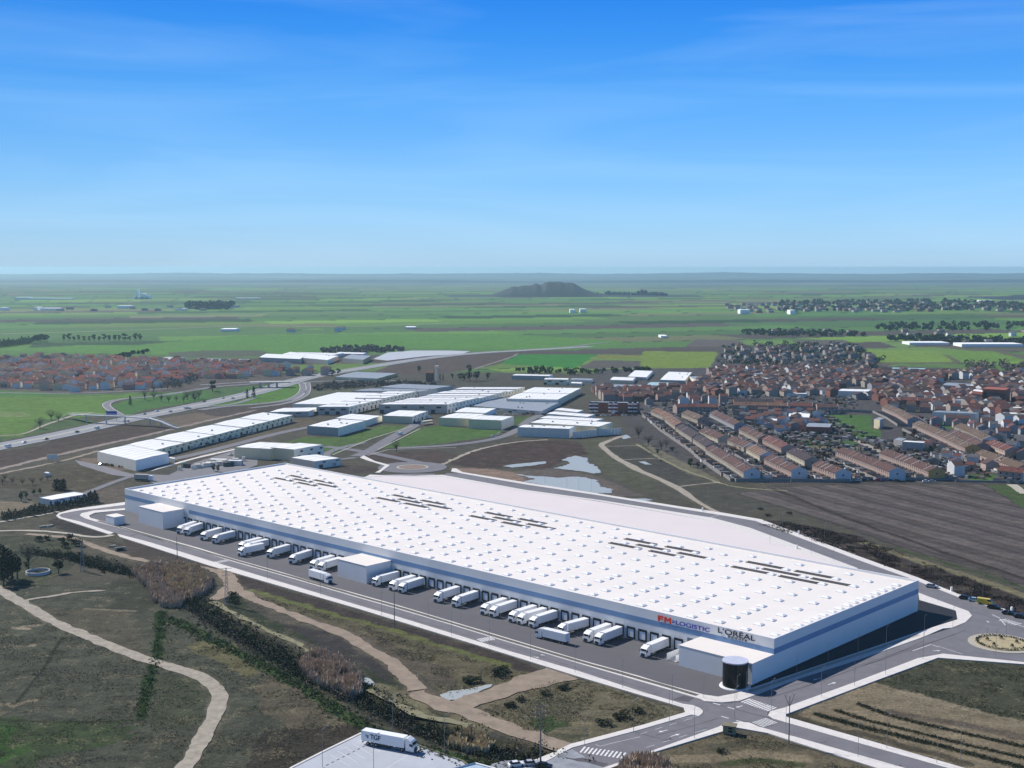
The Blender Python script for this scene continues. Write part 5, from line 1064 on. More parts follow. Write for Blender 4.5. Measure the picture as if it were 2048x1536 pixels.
def terrace(fr, pts, rk, wk, desc, gable=None, z=7.9, uw=6.3, d=10.5, e=5.6, r=7.9, near='end', group=None, detail=2, party=.35):
    P_ = [V2(G(*px(fr, pts[i], pts[i + 1]), z)) for i in range(0, len(pts), 2)]; k = 0
    tot = []
    for a, b in zip(P_[:-1], P_[1:]):
        L_ = np.linalg.norm(b - a); n = max(1, int(round(L_ / uw))); rz = math.atan2(b[1] - a[1], b[0] - a[0])
        for i in range(n): tot.append((a + (b - a) * (i + .5) / n, rz, L_ / n, (b - a) / L_))
    N = len(tot)
    for i, (c, rz, w, dr) in enumerate(tot):
        k = N - i; lab = f'{nth(k)} house from the near end of {desc}' if near == 'end' else f'{nth(i + 1)} house from the left end of {desc}'
        if k == 1 and near == 'end': lab = f'nearest end house of {desc}'
        t = house(*c, rz, lab, w=w, d=d, e=e, r=r, wk=wk, rk=rk, group=group or desc, detail=detail)
        if t is None: fillrest.append((*c, rz, w, d, e, r, wk, rk)); continue
        if k == 1 and gable:
            m_ = MB(); w2, b2 = max(4.4, round(w * 2) / 2) / 2, d / 2
            m_.add([(w2 + .03, -b2 - .02, -.2), (w2 + .03, b2 + .02, -.2), (w2 + .03, b2 + .02, e + .05), (w2 + .03, 0, r + .05), (w2 + .03, -b2 - .02, e + .05), (w2 + .2, -b2 - .02, -.2), (w2 + .2, b2 + .02, -.2), (w2 + .2, b2 + .02, e + .2), (w2 + .2, 0, r + .3), (w2 + .2, -b2 - .02, e + .2)],
                   [(0, 4, 3, 2, 1), (5, 6, 7, 8, 9), (0, 1, 6, 5), (1, 2, 7, 6), (2, 3, 8, 7), (3, 4, 9, 8), (4, 0, 5, 9)]); obj('gable_wall', m_.mesh('gable_wall', HW[gable]), t)
            obj('window', MB().box(w2 + .2, w2 + .24, -.5, .5, 3.4, 4.5).mesh('window', M_dglass), t)
        elif rng.random() < party:
            w2 = w / 2; m_ = MB(); b2 = d / 2 + .3
            m_.add([(w2 - .15, -b2, e), (w2 + .15, -b2, e), (w2 - .15, 0, r + .4), (w2 + .15, 0, r + .4), (w2 - .15, b2, e), (w2 + .15, b2, e), (w2 - .15, -b2, e - .4), (w2 + .15, -b2, e - .4), (w2 - .15, b2, e - .4), (w2 + .15, b2, e - .4)],
                   [(0, 1, 3, 2), (2, 3, 5, 4), (6, 7, 1, 0), (4, 5, 9, 8), (6, 0, 2, 4, 8), (7, 9, 5, 3, 1)]); obj('party_wall', m_.mesh('party_wall', HW['peach' if rng.random() < .5 else 'white']), t)
    for i, (c, rz, w, dr) in enumerate(tot):
        nrm_ = np.array([-dr[1], dr[0]])
        for sd in (-1, 1):
            if rng.random() < .62: YARD.append((c + nrm_ * sd * rng.uniform(8.2, 12.5) + dr * rng.normal(0, 1.2), rz, desc))
        DIV.append((c, dr, nrm_, w, d))
    return P_
YARD, DIV = [], []
rows = [('n', (455, 622, 545, 660, 655, 740), 'orange', 'sand', 'the orange-tiled terrace', 'rose', {}),
 ('n', (660, 752, 790, 830), 'dark', 'sand', 'the short dark terrace below the orange one', None, {}), ('n', (800, 838, 905, 905), 'dark', 'sand', 'the dark middle piece of the left-hand terrace', None, {}),
 ('n', (905, 920, 1060, 1010, 1215, 1105), 'brown', 'sand', 'the terrace with the leftmost white gable', 'white', {}),
 ('n', (700, 640, 830, 690), 'tan', 'sand', 'the tan terrace above the shop', 'rose', {}), ('n', (925, 640, 1125, 735), 'brown', 'grey', 'the terrace with the blank grey gable', 'grey', {}),
 ('n', (845, 780, 1000, 840), 'brown', 'cream', 'the terrace behind the yellow facades', None, {}), ('n', (1165, 765, 1320, 840), 'brown', 'sand', 'the short terrace right of the yellow facades', None, {}),
 ('n', (1075, 848, 1210, 905), 'brown', 'sand', 'the terrace left of the orange corner', None, {}), ('n', (1230, 915, 1340, 975), 'orange', 'cream', 'the orange corner terrace with dividing walls', None, {'party': .9}),
 ('n', (1375, 995, 1470, 1040, 1595, 1095), 'brown', 'rose', 'the terrace with the second white gable', 'white', {}),
 ('n', (1350, 840, 1450, 885, 1510, 915), 'red', 'rose', 'the red terrace with a peach gable', 'peach', {'party': .7}), ('n', (1555, 945, 1700, 1015), 'dark', 'cream', 'the slate-dark terrace below the red-tiled one', 'sand', {}),
 ('n', (1760, 1045, 1860, 1080, 1945, 1110), 'brown', 'rose', 'the terrace with the third white gable', 'white', {}),
 ('o', (600, 938, 800, 1010, 1035, 1100), 'brown', 'rose', 'the long terrace with the fourth white gable', 'white', {}),
 ('o', (950, 950, 1150, 1020, 1350, 1098), 'brown', 'rose', 'the terrace with the orange gable', 'ochre', {}),
 ('o', (960, 592, 1075, 640, 1170, 695), 'tan', 'rose', 'the tan terrace running down from the old quarter', 'grey', {}), ('o', (1210, 725, 1400, 805, 1640, 915), 'tan', 'rose', 'the long tan terrace with an orange gable', 'ochre', {'party': .45}),
 ('o', (1720, 955, 1880, 1010, 2060, 1075), 'tan', 'peach', 'the tan terrace running off the right edge', None, {}), ('o', (1545, 745, 1660, 790, 1780, 850), 'tan', 'sand', 'the upper tan terrace at the right', None, {}),
 ('o', (1495, 795, 1600, 835, 1720, 900), 'brown', 'rose', 'the lower twin of the upper tan terrace', None, {}), ('o', (1800, 875, 1880, 905, 1960, 935), 'red', 'peach', 'the dark red terrace at the right edge', None, {'party': .8}),
 ('o', (1860, 1085, 2060, 1105), 'red', 'peach', 'the low red-roofed houses at the far right', 'white', {'near': 'left'}),
 ('n', (600, 592, 760, 588, 950, 592), 'red', 'rose', 'the red terrace behind the left rows', None, {'near': 'left', 'd': 11}),
 ('n', (1075, 575, 1290, 578, 1500, 582), 'orange', 'rose', 'the orange terrace in mid town', None, {'near': 'left', 'd': 11}),
 ('n', (1070, 548, 1290, 550, 1500, 552), 'dark', 'brick', 'the dark-tiled terrace behind the orange one', None, {'near': 'left', 'd': 11}),
 ('n', (1520, 580, 1700, 585), 'red', 'rose', 'the short red terrace right of the orange one', None, {'near': 'left', 'd': 11}), ('n', (1730, 590, 1900, 592), 'brown', 'peach', 'the peach-walled terrace right of the short red one', None, {'near': 'left', 'd': 11}),
 ('o', (930, 540, 1080, 535, 1370, 545), 'red', 'brick', 'the dark red terrace in the right half', None, {'near': 'left', 'd': 12})]
rl = []
for fr, pts, rk, wk, desc, gable, kw in rows: terrace(fr, pts, rk, wk, desc, gable, group=None, **kw)
print('terrace houses', HN[0])
shed_m = [MB().box(-2, 2, -1.6, 1.6, 0, 2.6).mesh('wall', HW[k]) for k in ('white', 'sand', 'grey', 'rose')]; shr = [MB().box(-2.2, 2.2, -1.8, 1.8, 2.6, 2.75).mesh('roof', HR[k]) for k in ('brown', 'grey', 'tan')]
for i_, (p, rz, desc) in enumerate(sorted(YARD, key=lambda t: t[0][1])[:200]):
    t = thing('garden_shed', f'small shed by {desc}', 'shed', (*p, 0), rz + (math.pi / 2 if rng.random() < .4 else 0), 'sheds in the yards of ' + desc, (rng.uniform(.7, 1.4), rng.uniform(.7, 1.3), rng.uniform(.7, 1.15)))
    obj('wall', shed_m[int(rng.integers(4))], t); obj('roof', shr[int(rng.integers(3))], t)
m_ = MB()
for c, dr, nr, w, d in DIV:                       # party fences of the back gardens
    for sd in (-1, 1):
        a = c + dr * w / 2 + nr * sd * d / 2; b = c + dr * w / 2 + nr * sd * (d / 2 + 8.0); n_ = dr * .1; m_.prism([a + n_, a - n_, b - n_, b + n_], 0, 1.9)
        a2 = b - dr * w; n2 = nr * .1; m_.prism([b + n2, b - n2, a2 - n2, a2 + n2], 0, 1.9)
tag(obj('garden_fences', m_.mesh('garden_fences', HW['fence'])), 'maze of low garden walls behind the terraces', 'walls', kind='stuff')
# random infill of quarters; nearest first up to the limit, the rest joined
def fill(poly, sx, sy, ang, palw, palr, desc, n_ind, hgt=(5.0, 7.2), keep=.85, skip=None, szm=1.0):
    P_ = np.array(poly); c = P_.mean(0); ca, sa = math.cos(ang), math.sin(ang); e = np.abs(P_ - c).max() * 1.5; pts = []
    for i in range(int(-e / sx), int(e / sx)):
        for j in range(int(-e / sy), int(e / sy)):
            if rng.random() > keep: continue
            a, b = i * sx + rng.normal(0, sx * .1), j * sy + rng.normal(0, sy * .12); pts.append((c[0] + a * ca - b * sa, c[1] + a * sa + b * ca))
    pts = np.array(pts); pts = pts[in_poly(pts[:, 0], pts[:, 1], poly)]
    if skip: 
        for q in skip: pts = pts[~in_poly(pts[:, 0], pts[:, 1], q)]
    pts = pts[np.argsort(pts[:, 1])]
    for k, (x, y) in enumerate(pts):
        wk, rk = palw[int(rng.integers(len(palw)))], palr[int(rng.integers(len(palr)))]; rz = ang + (math.pi / 2 if rng.random() < .35 else 0) + rng.normal(0, .06)
        w, d = [(8, 9), (10, 9), (12, 10), (9, 11)][int(rng.integers(4))]; w, d = w * szm, d * szm
        e_, r_ = (hgt[0], hgt[1]) if rng.random() < .7 else (hgt[0] + 2, hgt[1] + 2)
        t = None
        if k < n_ind: t = house(x, y, rz, f"{wk.lstrip('v')}-walled house with a {rk.lstrip('v')} tiled roof in {desc}", w=w, d=d, e=e_, r=r_, wk=wk, rk=rk, group=f"{wk.lstrip('v')} walls and {rk.lstrip('v')} roofs in {desc}", detail=0)
        if t is None: fillrest.append((x, y, rz, w, d, e_, r_, wk, rk))
left_v = Gz(-60, 722, 150, 718, 330, 722, 470, 728, 540, 735, 560, 748, 480, 760, 400, 757, 340, 768, 300, 778, 160, 784, 90, 780, -60, 775)
fill(left_v, 12.5, 26, R(4), ['vpeach', 'vcream', 'vwhite', 'vrose', 'vwhite'], ['vred', 'vred', 'vbrown', 'tan', 'dark'], 'the village left of the motorway', 300 - HN[0] if HN[0] < 300 else 0, keep=.9)
print('individual houses', HN[0])
fill(Gz(1430, 742, 1700, 738, 1760, 745, 2120, 750, 2120, 800, 1900, 806, 1700, 800, 1650, 792, 1400, 790, 1395, 775), 13.5, 16, R(12), ['rose', 'white', 'fence', 'grey', 'brick', 'brick', 'sand'], ['brown', 'red', 'dark', 'brown', 'tan'], 'the old quarter', 0, keep=.93,
     skip=[Gf('o', 980, 300, 1270, 300, 1270, 350, 980, 350), Gf('o', 550, 465, 840, 465, 840, 545, 550, 545), Gf('o', 1380, 400, 1660, 400, 1660, 500, 1380, 500)])
fill(Gz(1300, 783, 1390, 778, 1400, 800, 1210, 805, 1190, 780), 10, 15, R(2), ['rose', 'brick', 'sand'], ['brown', 'red', 'dark'], 'the quarter', 0, keep=.92)
fill(Gz(1800, 800, 2120, 806, 2120, 850, 1990, 850, 1900, 832, 1870, 822), 13, 15, R(12), ['rose', 'sand', 'white', 'brick'], ['brown', 'red', 'grey'], 'x', 0, keep=.6)
fill(Gz(1470, 812, 1650, 812, 1655, 850, 1570, 866, 1480, 845), 13, 15, R(-30), ['white', 'grey', 'rose', 'sand'], ['brown', 'grey', 'red'], 'x', 0, keep=.75, szm=.75, hgt=(3.4, 5))
fill(Gz(1290, 800, 1480, 800, 1480, 812, 1300, 812), 14, 14, R(0), ['rose', 'sand', 'white'], ['brown', 'dark', 'red'], 'x', 0, keep=.45, szm=.8)
fill(Gz(1740, 800, 1900, 815, 1890, 830, 1760, 822), 14, 14, R(-20), ['rose', 'sand', 'white'], ['brown', 'dark', 'red'], 'x', 0, keep=.5, szm=.8)
fill(Gz(1840, 880, 1910, 905, 1960, 935, 1880, 948, 1860, 930), 11, 11, R(-30), ['sand', 'white', 'cream'], ['brown', 'grey', 'red'], 'x', 0, keep=.5, szm=.6, hgt=(3, 4.4))
fill(Gz(1960, 870, 2090, 890, 2090, 930, 1990, 905), 13, 13, R(-30), ['sand', 'white', 'rose'], ['brown', 'grey', 'red'], 'x', 0, keep=.6, szm=.8)
fill(Gz(1860, 850, 1960, 845, 2090, 870, 2090, 890, 1980, 870), 14, 13, R(-10), ['sand', 'white', 'grey'], ['brown', 'grey', 'red'], 'x', 0, keep=.5, szm=.8)
fill(Gz(1900, 935, 2100, 940, 2100, 958, 1900, 958), 14, 14, R(10), ['white', 'peach'], ['red', 'brown'], 'x', 0, keep=.4, szm=.8)
fill(Gz(1450, 700, 1700, 694, 1770, 728, 1760, 738, 1450, 742), 19, 30, R(8), ['fence', 'rose', 'grey', 'sand'], ['brown', 'grey', 'dark'], 'x', 0, keep=.65)
fill(Gz(1440, 612, 1570, 605, 1800, 605, 2100, 612, 2100, 622, 1800, 626, 1480, 626), 42, 90, R(2), ['grey', 'rose', 'grey', 'sand', 'brick', 'fence'], ['brown', 'grey', 'dark'], 'x', 0, keep=.6, szm=1.7)
fill(Gz(1500, 662, 1730, 664, 1730, 672, 1480, 670), 30, 70, R(3), ['white', 'rose', 'grey'], ['brown', 'grey'], 'x', 0, keep=.35, szm=1.2)
fill(Gz(1800, 660, 2100, 656, 2100, 690, 1950, 690, 1780, 676), 36, 80, R(3), ['white', 'rose', 'grey'], ['brown', 'grey'], 'x', 0, keep=.3, szm=1.2)
fill(Gz(0, 715, 120, 712, 200, 718, 0, 722), 22, 26, R(4), ['white', 'rose'], ['brown', 'red'], 'x', 0, keep=.6)
fill(Gz(470, 722, 560, 735, 690, 742, 640, 752, 560, 752, 480, 745), 20, 24, R(4), ['white', 'rose', 'peach'], ['brown', 'red'], 'x', 0, keep=.5)
fill(Gz(120, 616, 480, 612, 480, 620, 120, 624), 60, 150, R(2), ['white', 'rose', 'grey'], ['brown', 'grey'], 'x', 0, keep=.35, szm=1.8)
fill(Gz(480, 656, 700, 655, 700, 664, 480, 664), 50, 80, R(2), ['white', 'rose', 'grey'], ['brown', 'grey'], 'x', 0, keep=.25, szm=1.4)
wks, rks = list(HW), list(HR); V_all = []; F4 = []; M4 = []; o0 = 0
base = np.array([(-.5, -.5, 0), (.5, -.5, 0), (.5, .5, 0), (-.5, .5, 0), (-.5, -.5, 1), (.5, -.5, 1), (.5, .5, 1), (-.5, .5, 1), (-.5, 0, 2), (.5, 0, 2), (-.5, -.56, 1), (.5, -.56, 1), (.5, .56, 1), (-.5, .56, 1)])
ftab = [((0, 1, 5, 4), 0), ((1, 2, 6, 5), 0), ((2, 3, 7, 6), 0), ((3, 0, 4, 7), 0), ((5, 6, 9, 9), 0), ((7, 4, 8, 8), 0), ((10, 11, 9, 8), 1), ((8, 9, 12, 13), 1)]
mb = MB(); mb.mset = []
for (x, y, rz, w, d, e_, r_, wk, rk) in fillrest:
    c, s = math.cos(rz), math.sin(rz); zz = {0: -.3, 1: e_, 2: r_}
    vs_ = [(x + a * w * c - b * d * s, y + a * w * s + b * d * c, zz[int(h_)] - (.15 if abs(b) > .51 else 0)) for a, b, h_ in base]; o_ = len(mb.v); mb.v += vs_
    for f, k in ftab:
        f = tuple(dict.fromkeys(f)); mb.f.append(tuple(i + o_ for i in f)); mb.m.append(wks.index(wk) if k == 0 else len(wks) + rks.index(rk))
o_ = obj('distant_houses', mb.mesh('distant_houses', [HW[k] for k in wks] + [HR[k] for k in rks])); tag(o_, 'mass of small tile-roofed houses of the old quarters and far villages', 'houses', kind='stuff')
print('joined houses', len(fillrest))
# garden walls of the front terraces and the town edge
def low_wall(fr, pts, label, h=2.0, m=None):
    t = thing('garden_wall', label, 'wall', (*G(*px(fr, pts[0], pts[1])), 0)); o_ = V2(G(*px(fr, pts[0], pts[1])))
    p = resample([V2(G(*px(fr, pts[i], pts[i + 1]))) - o_ for i in range(0, len(pts), 2)], 12)
    for a, b in zip(p[:-1], p[1:]):
        d = (b - a) / np.linalg.norm(b - a); n_ = np.array([-d[1], d[0]]) * .12; m_ = MB(); m_.prism([a + n_, a - n_, b - n_, b + n_], 0, h); obj('wall_section', m_.mesh('wall_section', m or HW['fence']), t)
        m_ = MB(); m_.box(-.2, .2, -.2, .2, 0, h + .2); obj('pier', m_.mesh('pier', m or HW['fence']), t, (*a, 0))
low_wall('n', (310, 660, 480, 810, 700, 960, 820, 1060, 900, 1120, 960, 1160, 1090, 1215, 1520, 1215), 'pale garden wall around the left and front edge of the terraces')
low_wall('n', (1530, 1215, 2000, 1218), 'pale garden wall in front of the second and third white gables')
low_wall('o', (700, 1190, 1100, 1200, 1480, 1205), 'low pale wall along the parked cars at the edge of the ploughed field', 1.4)
low_wall('o', (1500, 1215, 1880, 1222, 2048, 1225), 'low pale wall at the far right end of the town edge', 1.2)
low_wall('o', (420, 670, 650, 655, 830, 665), 'pale wall at the back of the green plot in the town', 2.2)
# back-garden sheds between the rows
shed_m = [MB().box(-2, 2, -1.6, 1.6, 0, 2.6).mesh('wall', HW[k]) for k in ('white', 'sand', 'grey', 'rose')]; shr = [MB().box(-2.2, 2.2, -1.8, 1.8, 2.6, 2.75).mesh('roof', HR[k]) for k in ('brown', 'grey', 'tan')]
def sheds(fr, x0, y0, x1, y1, n, off, desc):
    a, b = V2(G(*px(fr, x0, y0))), V2(G(*px(fr, x1, y1))); d = b - a; rz = math.atan2(d[1], d[0])
    for i in range(n):
        p = a + d * ((i + rng.uniform(.2, .8)) / n) + rng.normal(0, 1.2, 2); t = thing('garden_shed', f'small garden shed in {desc}', 'shed', (*p, 0), rz + rng.normal(0, .05), 'garden sheds in ' + desc)
        obj('wall', shed_m[int(rng.integers(4))], t); obj('roof', shr[int(rng.integers(3))], t)
sheds('n', 370, 700, 640, 890, 12, 0, 'the back gardens beside the orange terrace'); sheds('n', 760, 900, 1050, 1120, 13, 0, 'the back gardens beside the long brown terrace')
sheds('n', 700, 710, 1000, 900, 10, 0, 'the lane between the first two terraces'); sheds('n', 1120, 860, 1480, 1080, 14, 0, 'the lane right of the yellow facades')
sheds('n', 1560, 1010, 1880, 1160, 10, 0, 'the gardens behind the third white gable'); sheds('o', 640, 1020, 950, 1150, 12, 0, 'the gardens left of the fourth white gable')
sheds('o', 980, 1040, 1230, 1150, 9, 0, 'the gardens left of the orange gable'); sheds('o', 1330, 930, 1800, 1090, 14, 0, 'the gardens below the tan terrace'); sheds('o', 1300, 1000, 1600, 1130, 10, 0, 'the plots right of the orange gable')
# ------------------------------------------------------------------ motorway
HWAY = Gz(-260, 948, -20, 896, 125, 869, 250, 839.5, 375, 815, 500, 788, 560, 771, 600, 758, 650, 748, 750, 732, 830, 719, 940, 706.5, 1060, 700, 1180, 693)
for off in (-7.2, 7.2):
    structure('motorway', ribbon_mb(HWAY, 10.5, .06, step=20, off=off, thick=.3), smat('motorway_asphalt', (146, 150, 158), k=.72, var=.08, scale=.05))
    for o2 in (-4.6, 4.6): structure('lane_line', ribbon_mb(HWAY, .45, .10, step=20, off=off + o2), M_mark)
structure('median_strip', ribbon_mb(HWAY, 3.4, .12, step=20), smat('median_gravel', (176, 172, 160), k=.8, var=.2))
for ln, w in ((Gf('k', 2100, 425, 1900, 440, 1700, 455, 1500, 490, 1250, 530, 1050, 545, 920, 560, 840, 590, 870, 630, 960, 680), 8), (Gf('k', 2048, 540, 1850, 600, 1650, 610, 1400, 650), 5), (Gf('l', 0, 640, 200, 610, 500, 590, 700, 565, 800, 520, 830, 470, 820, 430, 780, 415, 560, 405, 330, 420, 0, 440), 8), (Gf('l', 860, 420, 870, 480, 840, 530, 700, 590, 400, 625), 6),
              (Gf('l', 800, 420, 1100, 405, 1400, 405, 1650, 410, 1800, 430), 7), (Gf('k', -100, 500, 400, 510, 800, 500, 1200, 480, 1340, 470), 5), (Gz(1040, 700, 1140, 694, 1180, 688, 1220, 684), 8)):
    structure('road', ribbon_mb(ln, w, .075, step=12, thick=.2), M_road)
    for o2 in (-.42, .42): structure('lane_line', ribbon_mb(ln, .35, .10, step=12, off=o2 * w), M_mark)
# footbridge with ramps over the motorway
fb = thing('footbridge', 'long pale footbridge with a curved ramp crossing the motorway', 'bridge', (*G(250, 835), 0)); ob = V2(G(250, 835))
pts3 = [(*(V2(G(*px('k', x, y), z)) - ob), z) for x, y, z in ((500, 700, 1), (560, 672, 4), (690, 678, 6.5), (850, 684, 7), (1000, 688, 7), (1200, 705, 6.5), (1290, 730, 5), (1370, 765, 2.2), (1430, 785, .3))]
m_ = MB()
for a, b in zip(pts3[:-1], pts3[1:]):
    a, b = Vector(a), Vector(b); d = (b - a); n_ = Vector((-d.y, d.x, 0)).normalized() * 2.0; dz = Vector((0, 0, .6))
    m_.add([a + n_, a - n_, b - n_, b + n_, a + n_ - dz, a - n_ - dz, b - n_ - dz, b + n_ - dz], [(0, 1, 2, 3), (7, 6, 5, 4), (0, 3, 7, 4), (1, 5, 6, 2)])
obj('deck', m_.mesh('deck', M_lot), fb)
for sx in (1, -1):
    m_ = MB()
    for a, b in zip(pts3[:-1], pts3[1:]):
        a, b = Vector(a), Vector(b); n_ = Vector((-(b - a).y, (b - a).x, 0)).normalized() * 1.95 * sx
        m_.beam(a + n_ + Vector((0, 0, 1.1)), b + n_ + Vector((0, 0, 1.1)), .09, n=4); m_.beam(a + n_, a + n_ + Vector((0, 0, 1.1)), .07, n=4)
    obj('railing', m_.mesh('railing', M_walk), fb)
for p in pts3[2:7]: obj('pier', MB().cyl(0, 0, 0, p[2] - .5, .6, n=8).mesh('pier', M_walk), fb, (p[0], p[1], 0))
br = thing('road_bridge', 'flat road bridge carrying the slip road over the motorway', 'bridge', (*G(*px('l', 560, 440)), 0)); ob = V2(G(*px('l', 560, 440)))
a, b = V2(G(*px('l', 400, 418), 6)) - ob, V2(G(*px('l', 730, 412), 6)) - ob; d = (b - a) / np.linalg.norm(b - a); n_ = np.array([-d[1], d[0]]) * 5
m_ = MB(); m_.prism([a + n_, a - n_, b - n_, b + n_], 5.2, 6.3); obj('deck', m_.mesh('deck', M_gclad), br)
for t in (.25, .45, .65): q = a + (b - a) * t; m_ = MB(); m_.box(-.5, .5, -3.5, 3.5, 0, 5.2); obj('pier', m_.mesh('pier', M_gclad), br, (*q, 0))
# sign gantry
sg = thing('road_sign', 'blue motorway sign on a steel gantry beside the footbridge', 'road sign', (*G(*px('A', 1790, 1130)), 0))
for sx in (-4, 4): m_ = MB(); m_.cyl(0, 0, 0, 6.5, .2, n=6); obj('post', m_.mesh('post', M_galv), sg, (sx, 0, 0))
m_ = MB(); m_.box(-4.6, 4.6, -.1, .1, 3.6, 8.2); obj('sign_panel', m_.mesh('sign_panel', smat('sign_blue', (30, 80, 180), k=.8)), sg, (0, -.3, 0))
bd = thing('billboard', 'pale billboard on posts beside the farm track left of the panelled hall', 'billboard', (*G(*px('k', 420, 1050)), 0), R(12))
obj('board', MB().box(-3.4, 3.4, -.15, .15, 1.4, 4.6).mesh('board', M_lclad), bd)
for sx in (-2.6, 0, 2.6): obj('post', MB().cyl(0, 0, 0, 1.5, .12, n=5).mesh('post', M_galv), bd, (sx, 0, 0))

# ------------------------------------------------------------------ cars
def car_mesh(body, van=False):
    k = 'car_' + body + str(van)
    if bpy.data.meshes.get(k): return bpy.data.meshes[k], bpy.data.meshes[k + '_glass']
    c = dict(white=(236, 238, 240), silver=(180, 184, 190), black=(24, 26, 34), blue=(40, 60, 120), red=(150, 30, 30), yellow=(220, 196, 60), skyblue=(150, 190, 220))[body]; pm_ = smat('car_paint_' + body, c, k=.85, rough=.3, var=.02, spec=.5)
    pr = [(-2.15, .3), (2.1, .3), (2.15, .75), (1.9, .92), (1.0, 1.0), (-1.95, 1.02), (-2.15, .9)] if not van else [(-2.5, .35), (2.5, .35), (2.5, 1.1), (2.2, 1.35), (1.6, 2.1), (-2.5, 2.15)]
    cb = [(1.05, 1.0), (.35, 1.45), (-1.2, 1.47), (-1.85, 1.02)] if not van else [(2.25, 1.36), (1.66, 2.02), (.9, 2.02), (.9, 1.4)]
    def ext(p, y, m):
        n = len(p); vs_ = [(a, -y, b) for a, b in p] + [(a, y, b) for a, b in p]; m.add(vs_, [tuple(range(n)), tuple(range(2 * n - 1, n - 1, -1))] + [(i, n + i, n + (i + 1) % n, (i + 1) % n) for i in range(n)])
    m_ = MB(); ext(pr, .86, m_)
    if not van: m_.box(-1.15, .3, -.66, .66, 1.465, 1.49)
    m1 = m_.mesh(k, pm_); m_ = MB(); ext(cb, .74 if not van else .88, m_); m2 = m_.mesh(k + '_glass', M_glass); return m1, m2
cwm = MB().cyl(0, 0, -.1, .1, .32, n=12, axis='y').mesh('car_wheel', M_tyre)
def car(p, q, body, label, group=None, van=False, wheels=True, z=.04, nm='car'):
    a, b = V2(p), V2(q); t = thing('van' if van else nm, label, 'van' if van else 'car', (*a, z), math.atan2(b[1] - a[1], b[0] - a[0]), group); m1, m2 = car_mesh(body, van)
    obj('body', m1, t); obj('windows', m2, t)
    if wheels:
        for x in (-1.35, 1.35):
            for y in (-.82, .82): obj('wheel', cwm, t, (x, y, .32))
    return t
for x, y, bcol, lab, vn in [(870, 335, 'silver', 'silver car parked at the kerb near the far corner of the warehouse', 0), (1300, 485, 'black', 'black car parked at the kerb, left of the pale blue car', 0), (1420, 515, 'skyblue', 'pale blue car parked between the black car and the yellow van', 0), (1548, 548, 'yellow', 'yellow van parked at the kerb of the right-hand road', 1),
                        (1665, 605, 'black', 'black car parked just right of the yellow van', 0), (1855, 680, 'black', 'black car parked second to the right of the yellow van', 0), (2005, 725, 'black', 'dark car parked at the right edge of the picture', 0)]:
    p = V2(G(*px('u', x, y + 20))); car(p, p + np.array([.86, -.52]), bcol, lab, 'cars parked on the right-hand road', bool(vn), z=.05).scale = (1.15, 1.15, 1.1)
for x, y, c, lab, dx in [(1033, 1533, 'white', 'white car partly cut by the bottom edge, left of the power pole', (.9, .3)), (1062, 1531, 'silver', 'silver hatchback next to the power pole at the bottom', (.95, .2)), (1088, 1536, 'black', 'dark car at the bottom edge right of the power pole', (.9, -.3))]:
    p = V2(G(x, y)); car(p, p + np.array(dx), c, lab)
hw = [(90, 925, 'white', 1), (180, 900, 'white', 0), (250, 885, 'black', 0), (575, 818, 'black', 0), (680, 800, 'white', 1), (905, 745, 'white', 0), (1010, 727, 'white', 0), (1135, 672, 'silver', 0), (1335, 652, 'white', 0), (1390, 650, 'silver', 0), (1440, 632, 'silver', 0), (1480, 640, 'white', 1), (1530, 577, 'white', 0), (1660, 560, 'white', 0), (1690, 575, 'silver', 0), (1790, 562, 'silver', 0), (1985, 505, 'white', 0)]
pH = smooth_line(HWAY, 2)
for k, (x, y, c, vn) in enumerate(hw):
    p = V2(G(*px('k', x, y))); i = int(np.argmin(np.hypot(*(pH - p).T))); d = pH[min(i + 1, len(pH) - 1)] - pH[max(i - 1, 0)]
    n_ = np.array([-d[1], d[0]]) / np.linalg.norm(d); s = 1 if (p - pH[i]) @ n_ > 0 else -1; p = pH[i] + n_ * s * (5.4 if k % 2 else 8.8)
    car(p, p + d * (1 if s < 0 else -1), c, f"{c} {'van' if vn else 'car'} on the motorway, {nth(k + 1)} vehicle from the left edge", 'traffic on the motorway', bool(vn), wheels=False, z=.1)
for fr, x, y, c, lab in [('l', 1600, 838, 'white', 'white van parked on the industrial street by the green plot'), ('l', 1720, 745, 'blue', 'blue car among the parked cars beside the cream hall'), ('l', 1790, 735, 'blue', 'blue car closest to the pale coach beside the cream hall'), ('l', 1760, 755, 'blue', 'dark blue car at the kerb between the cream hall and green plot'),
                    ('k', 815, 1082, 'blue', 'blue car beside the blank wall of the white panelled hall'), ('l', 245, 1005, 'silver', 'silver car parked at the left corner of the beige hall'), ('m', 740, 855, 'white', 'white car at the near end of the street by the green plot'), ('m', 790, 838, 'white', 'white car, second along the street above the green plot'), ('m', 820, 815, 'silver', 'silver car, third along the street above the green plot'),
                    ('l', 1830, 705, 'white', 'white van near the dark doorway of the grey unit')]:
    p = V2(G(*px(fr, x, y))); car(p, p + np.array([.5, .86]), c, lab, None, 'van' in lab, wheels=False)
bu = thing('coach', 'pale coach parked on the street between the cream hall and the green plot', 'coach', (*G(*px('D', 910, 1190)), 0), R(52)); obj('body', MB().box(-6, 6, -1.25, 1.25, .4, 3.3).mesh('body', M_lclad), bu); obj('windows', MB().box(-5.8, 5.9, -1.27, 1.27, 1.8, 2.7).mesh('windows', M_dglass), bu)
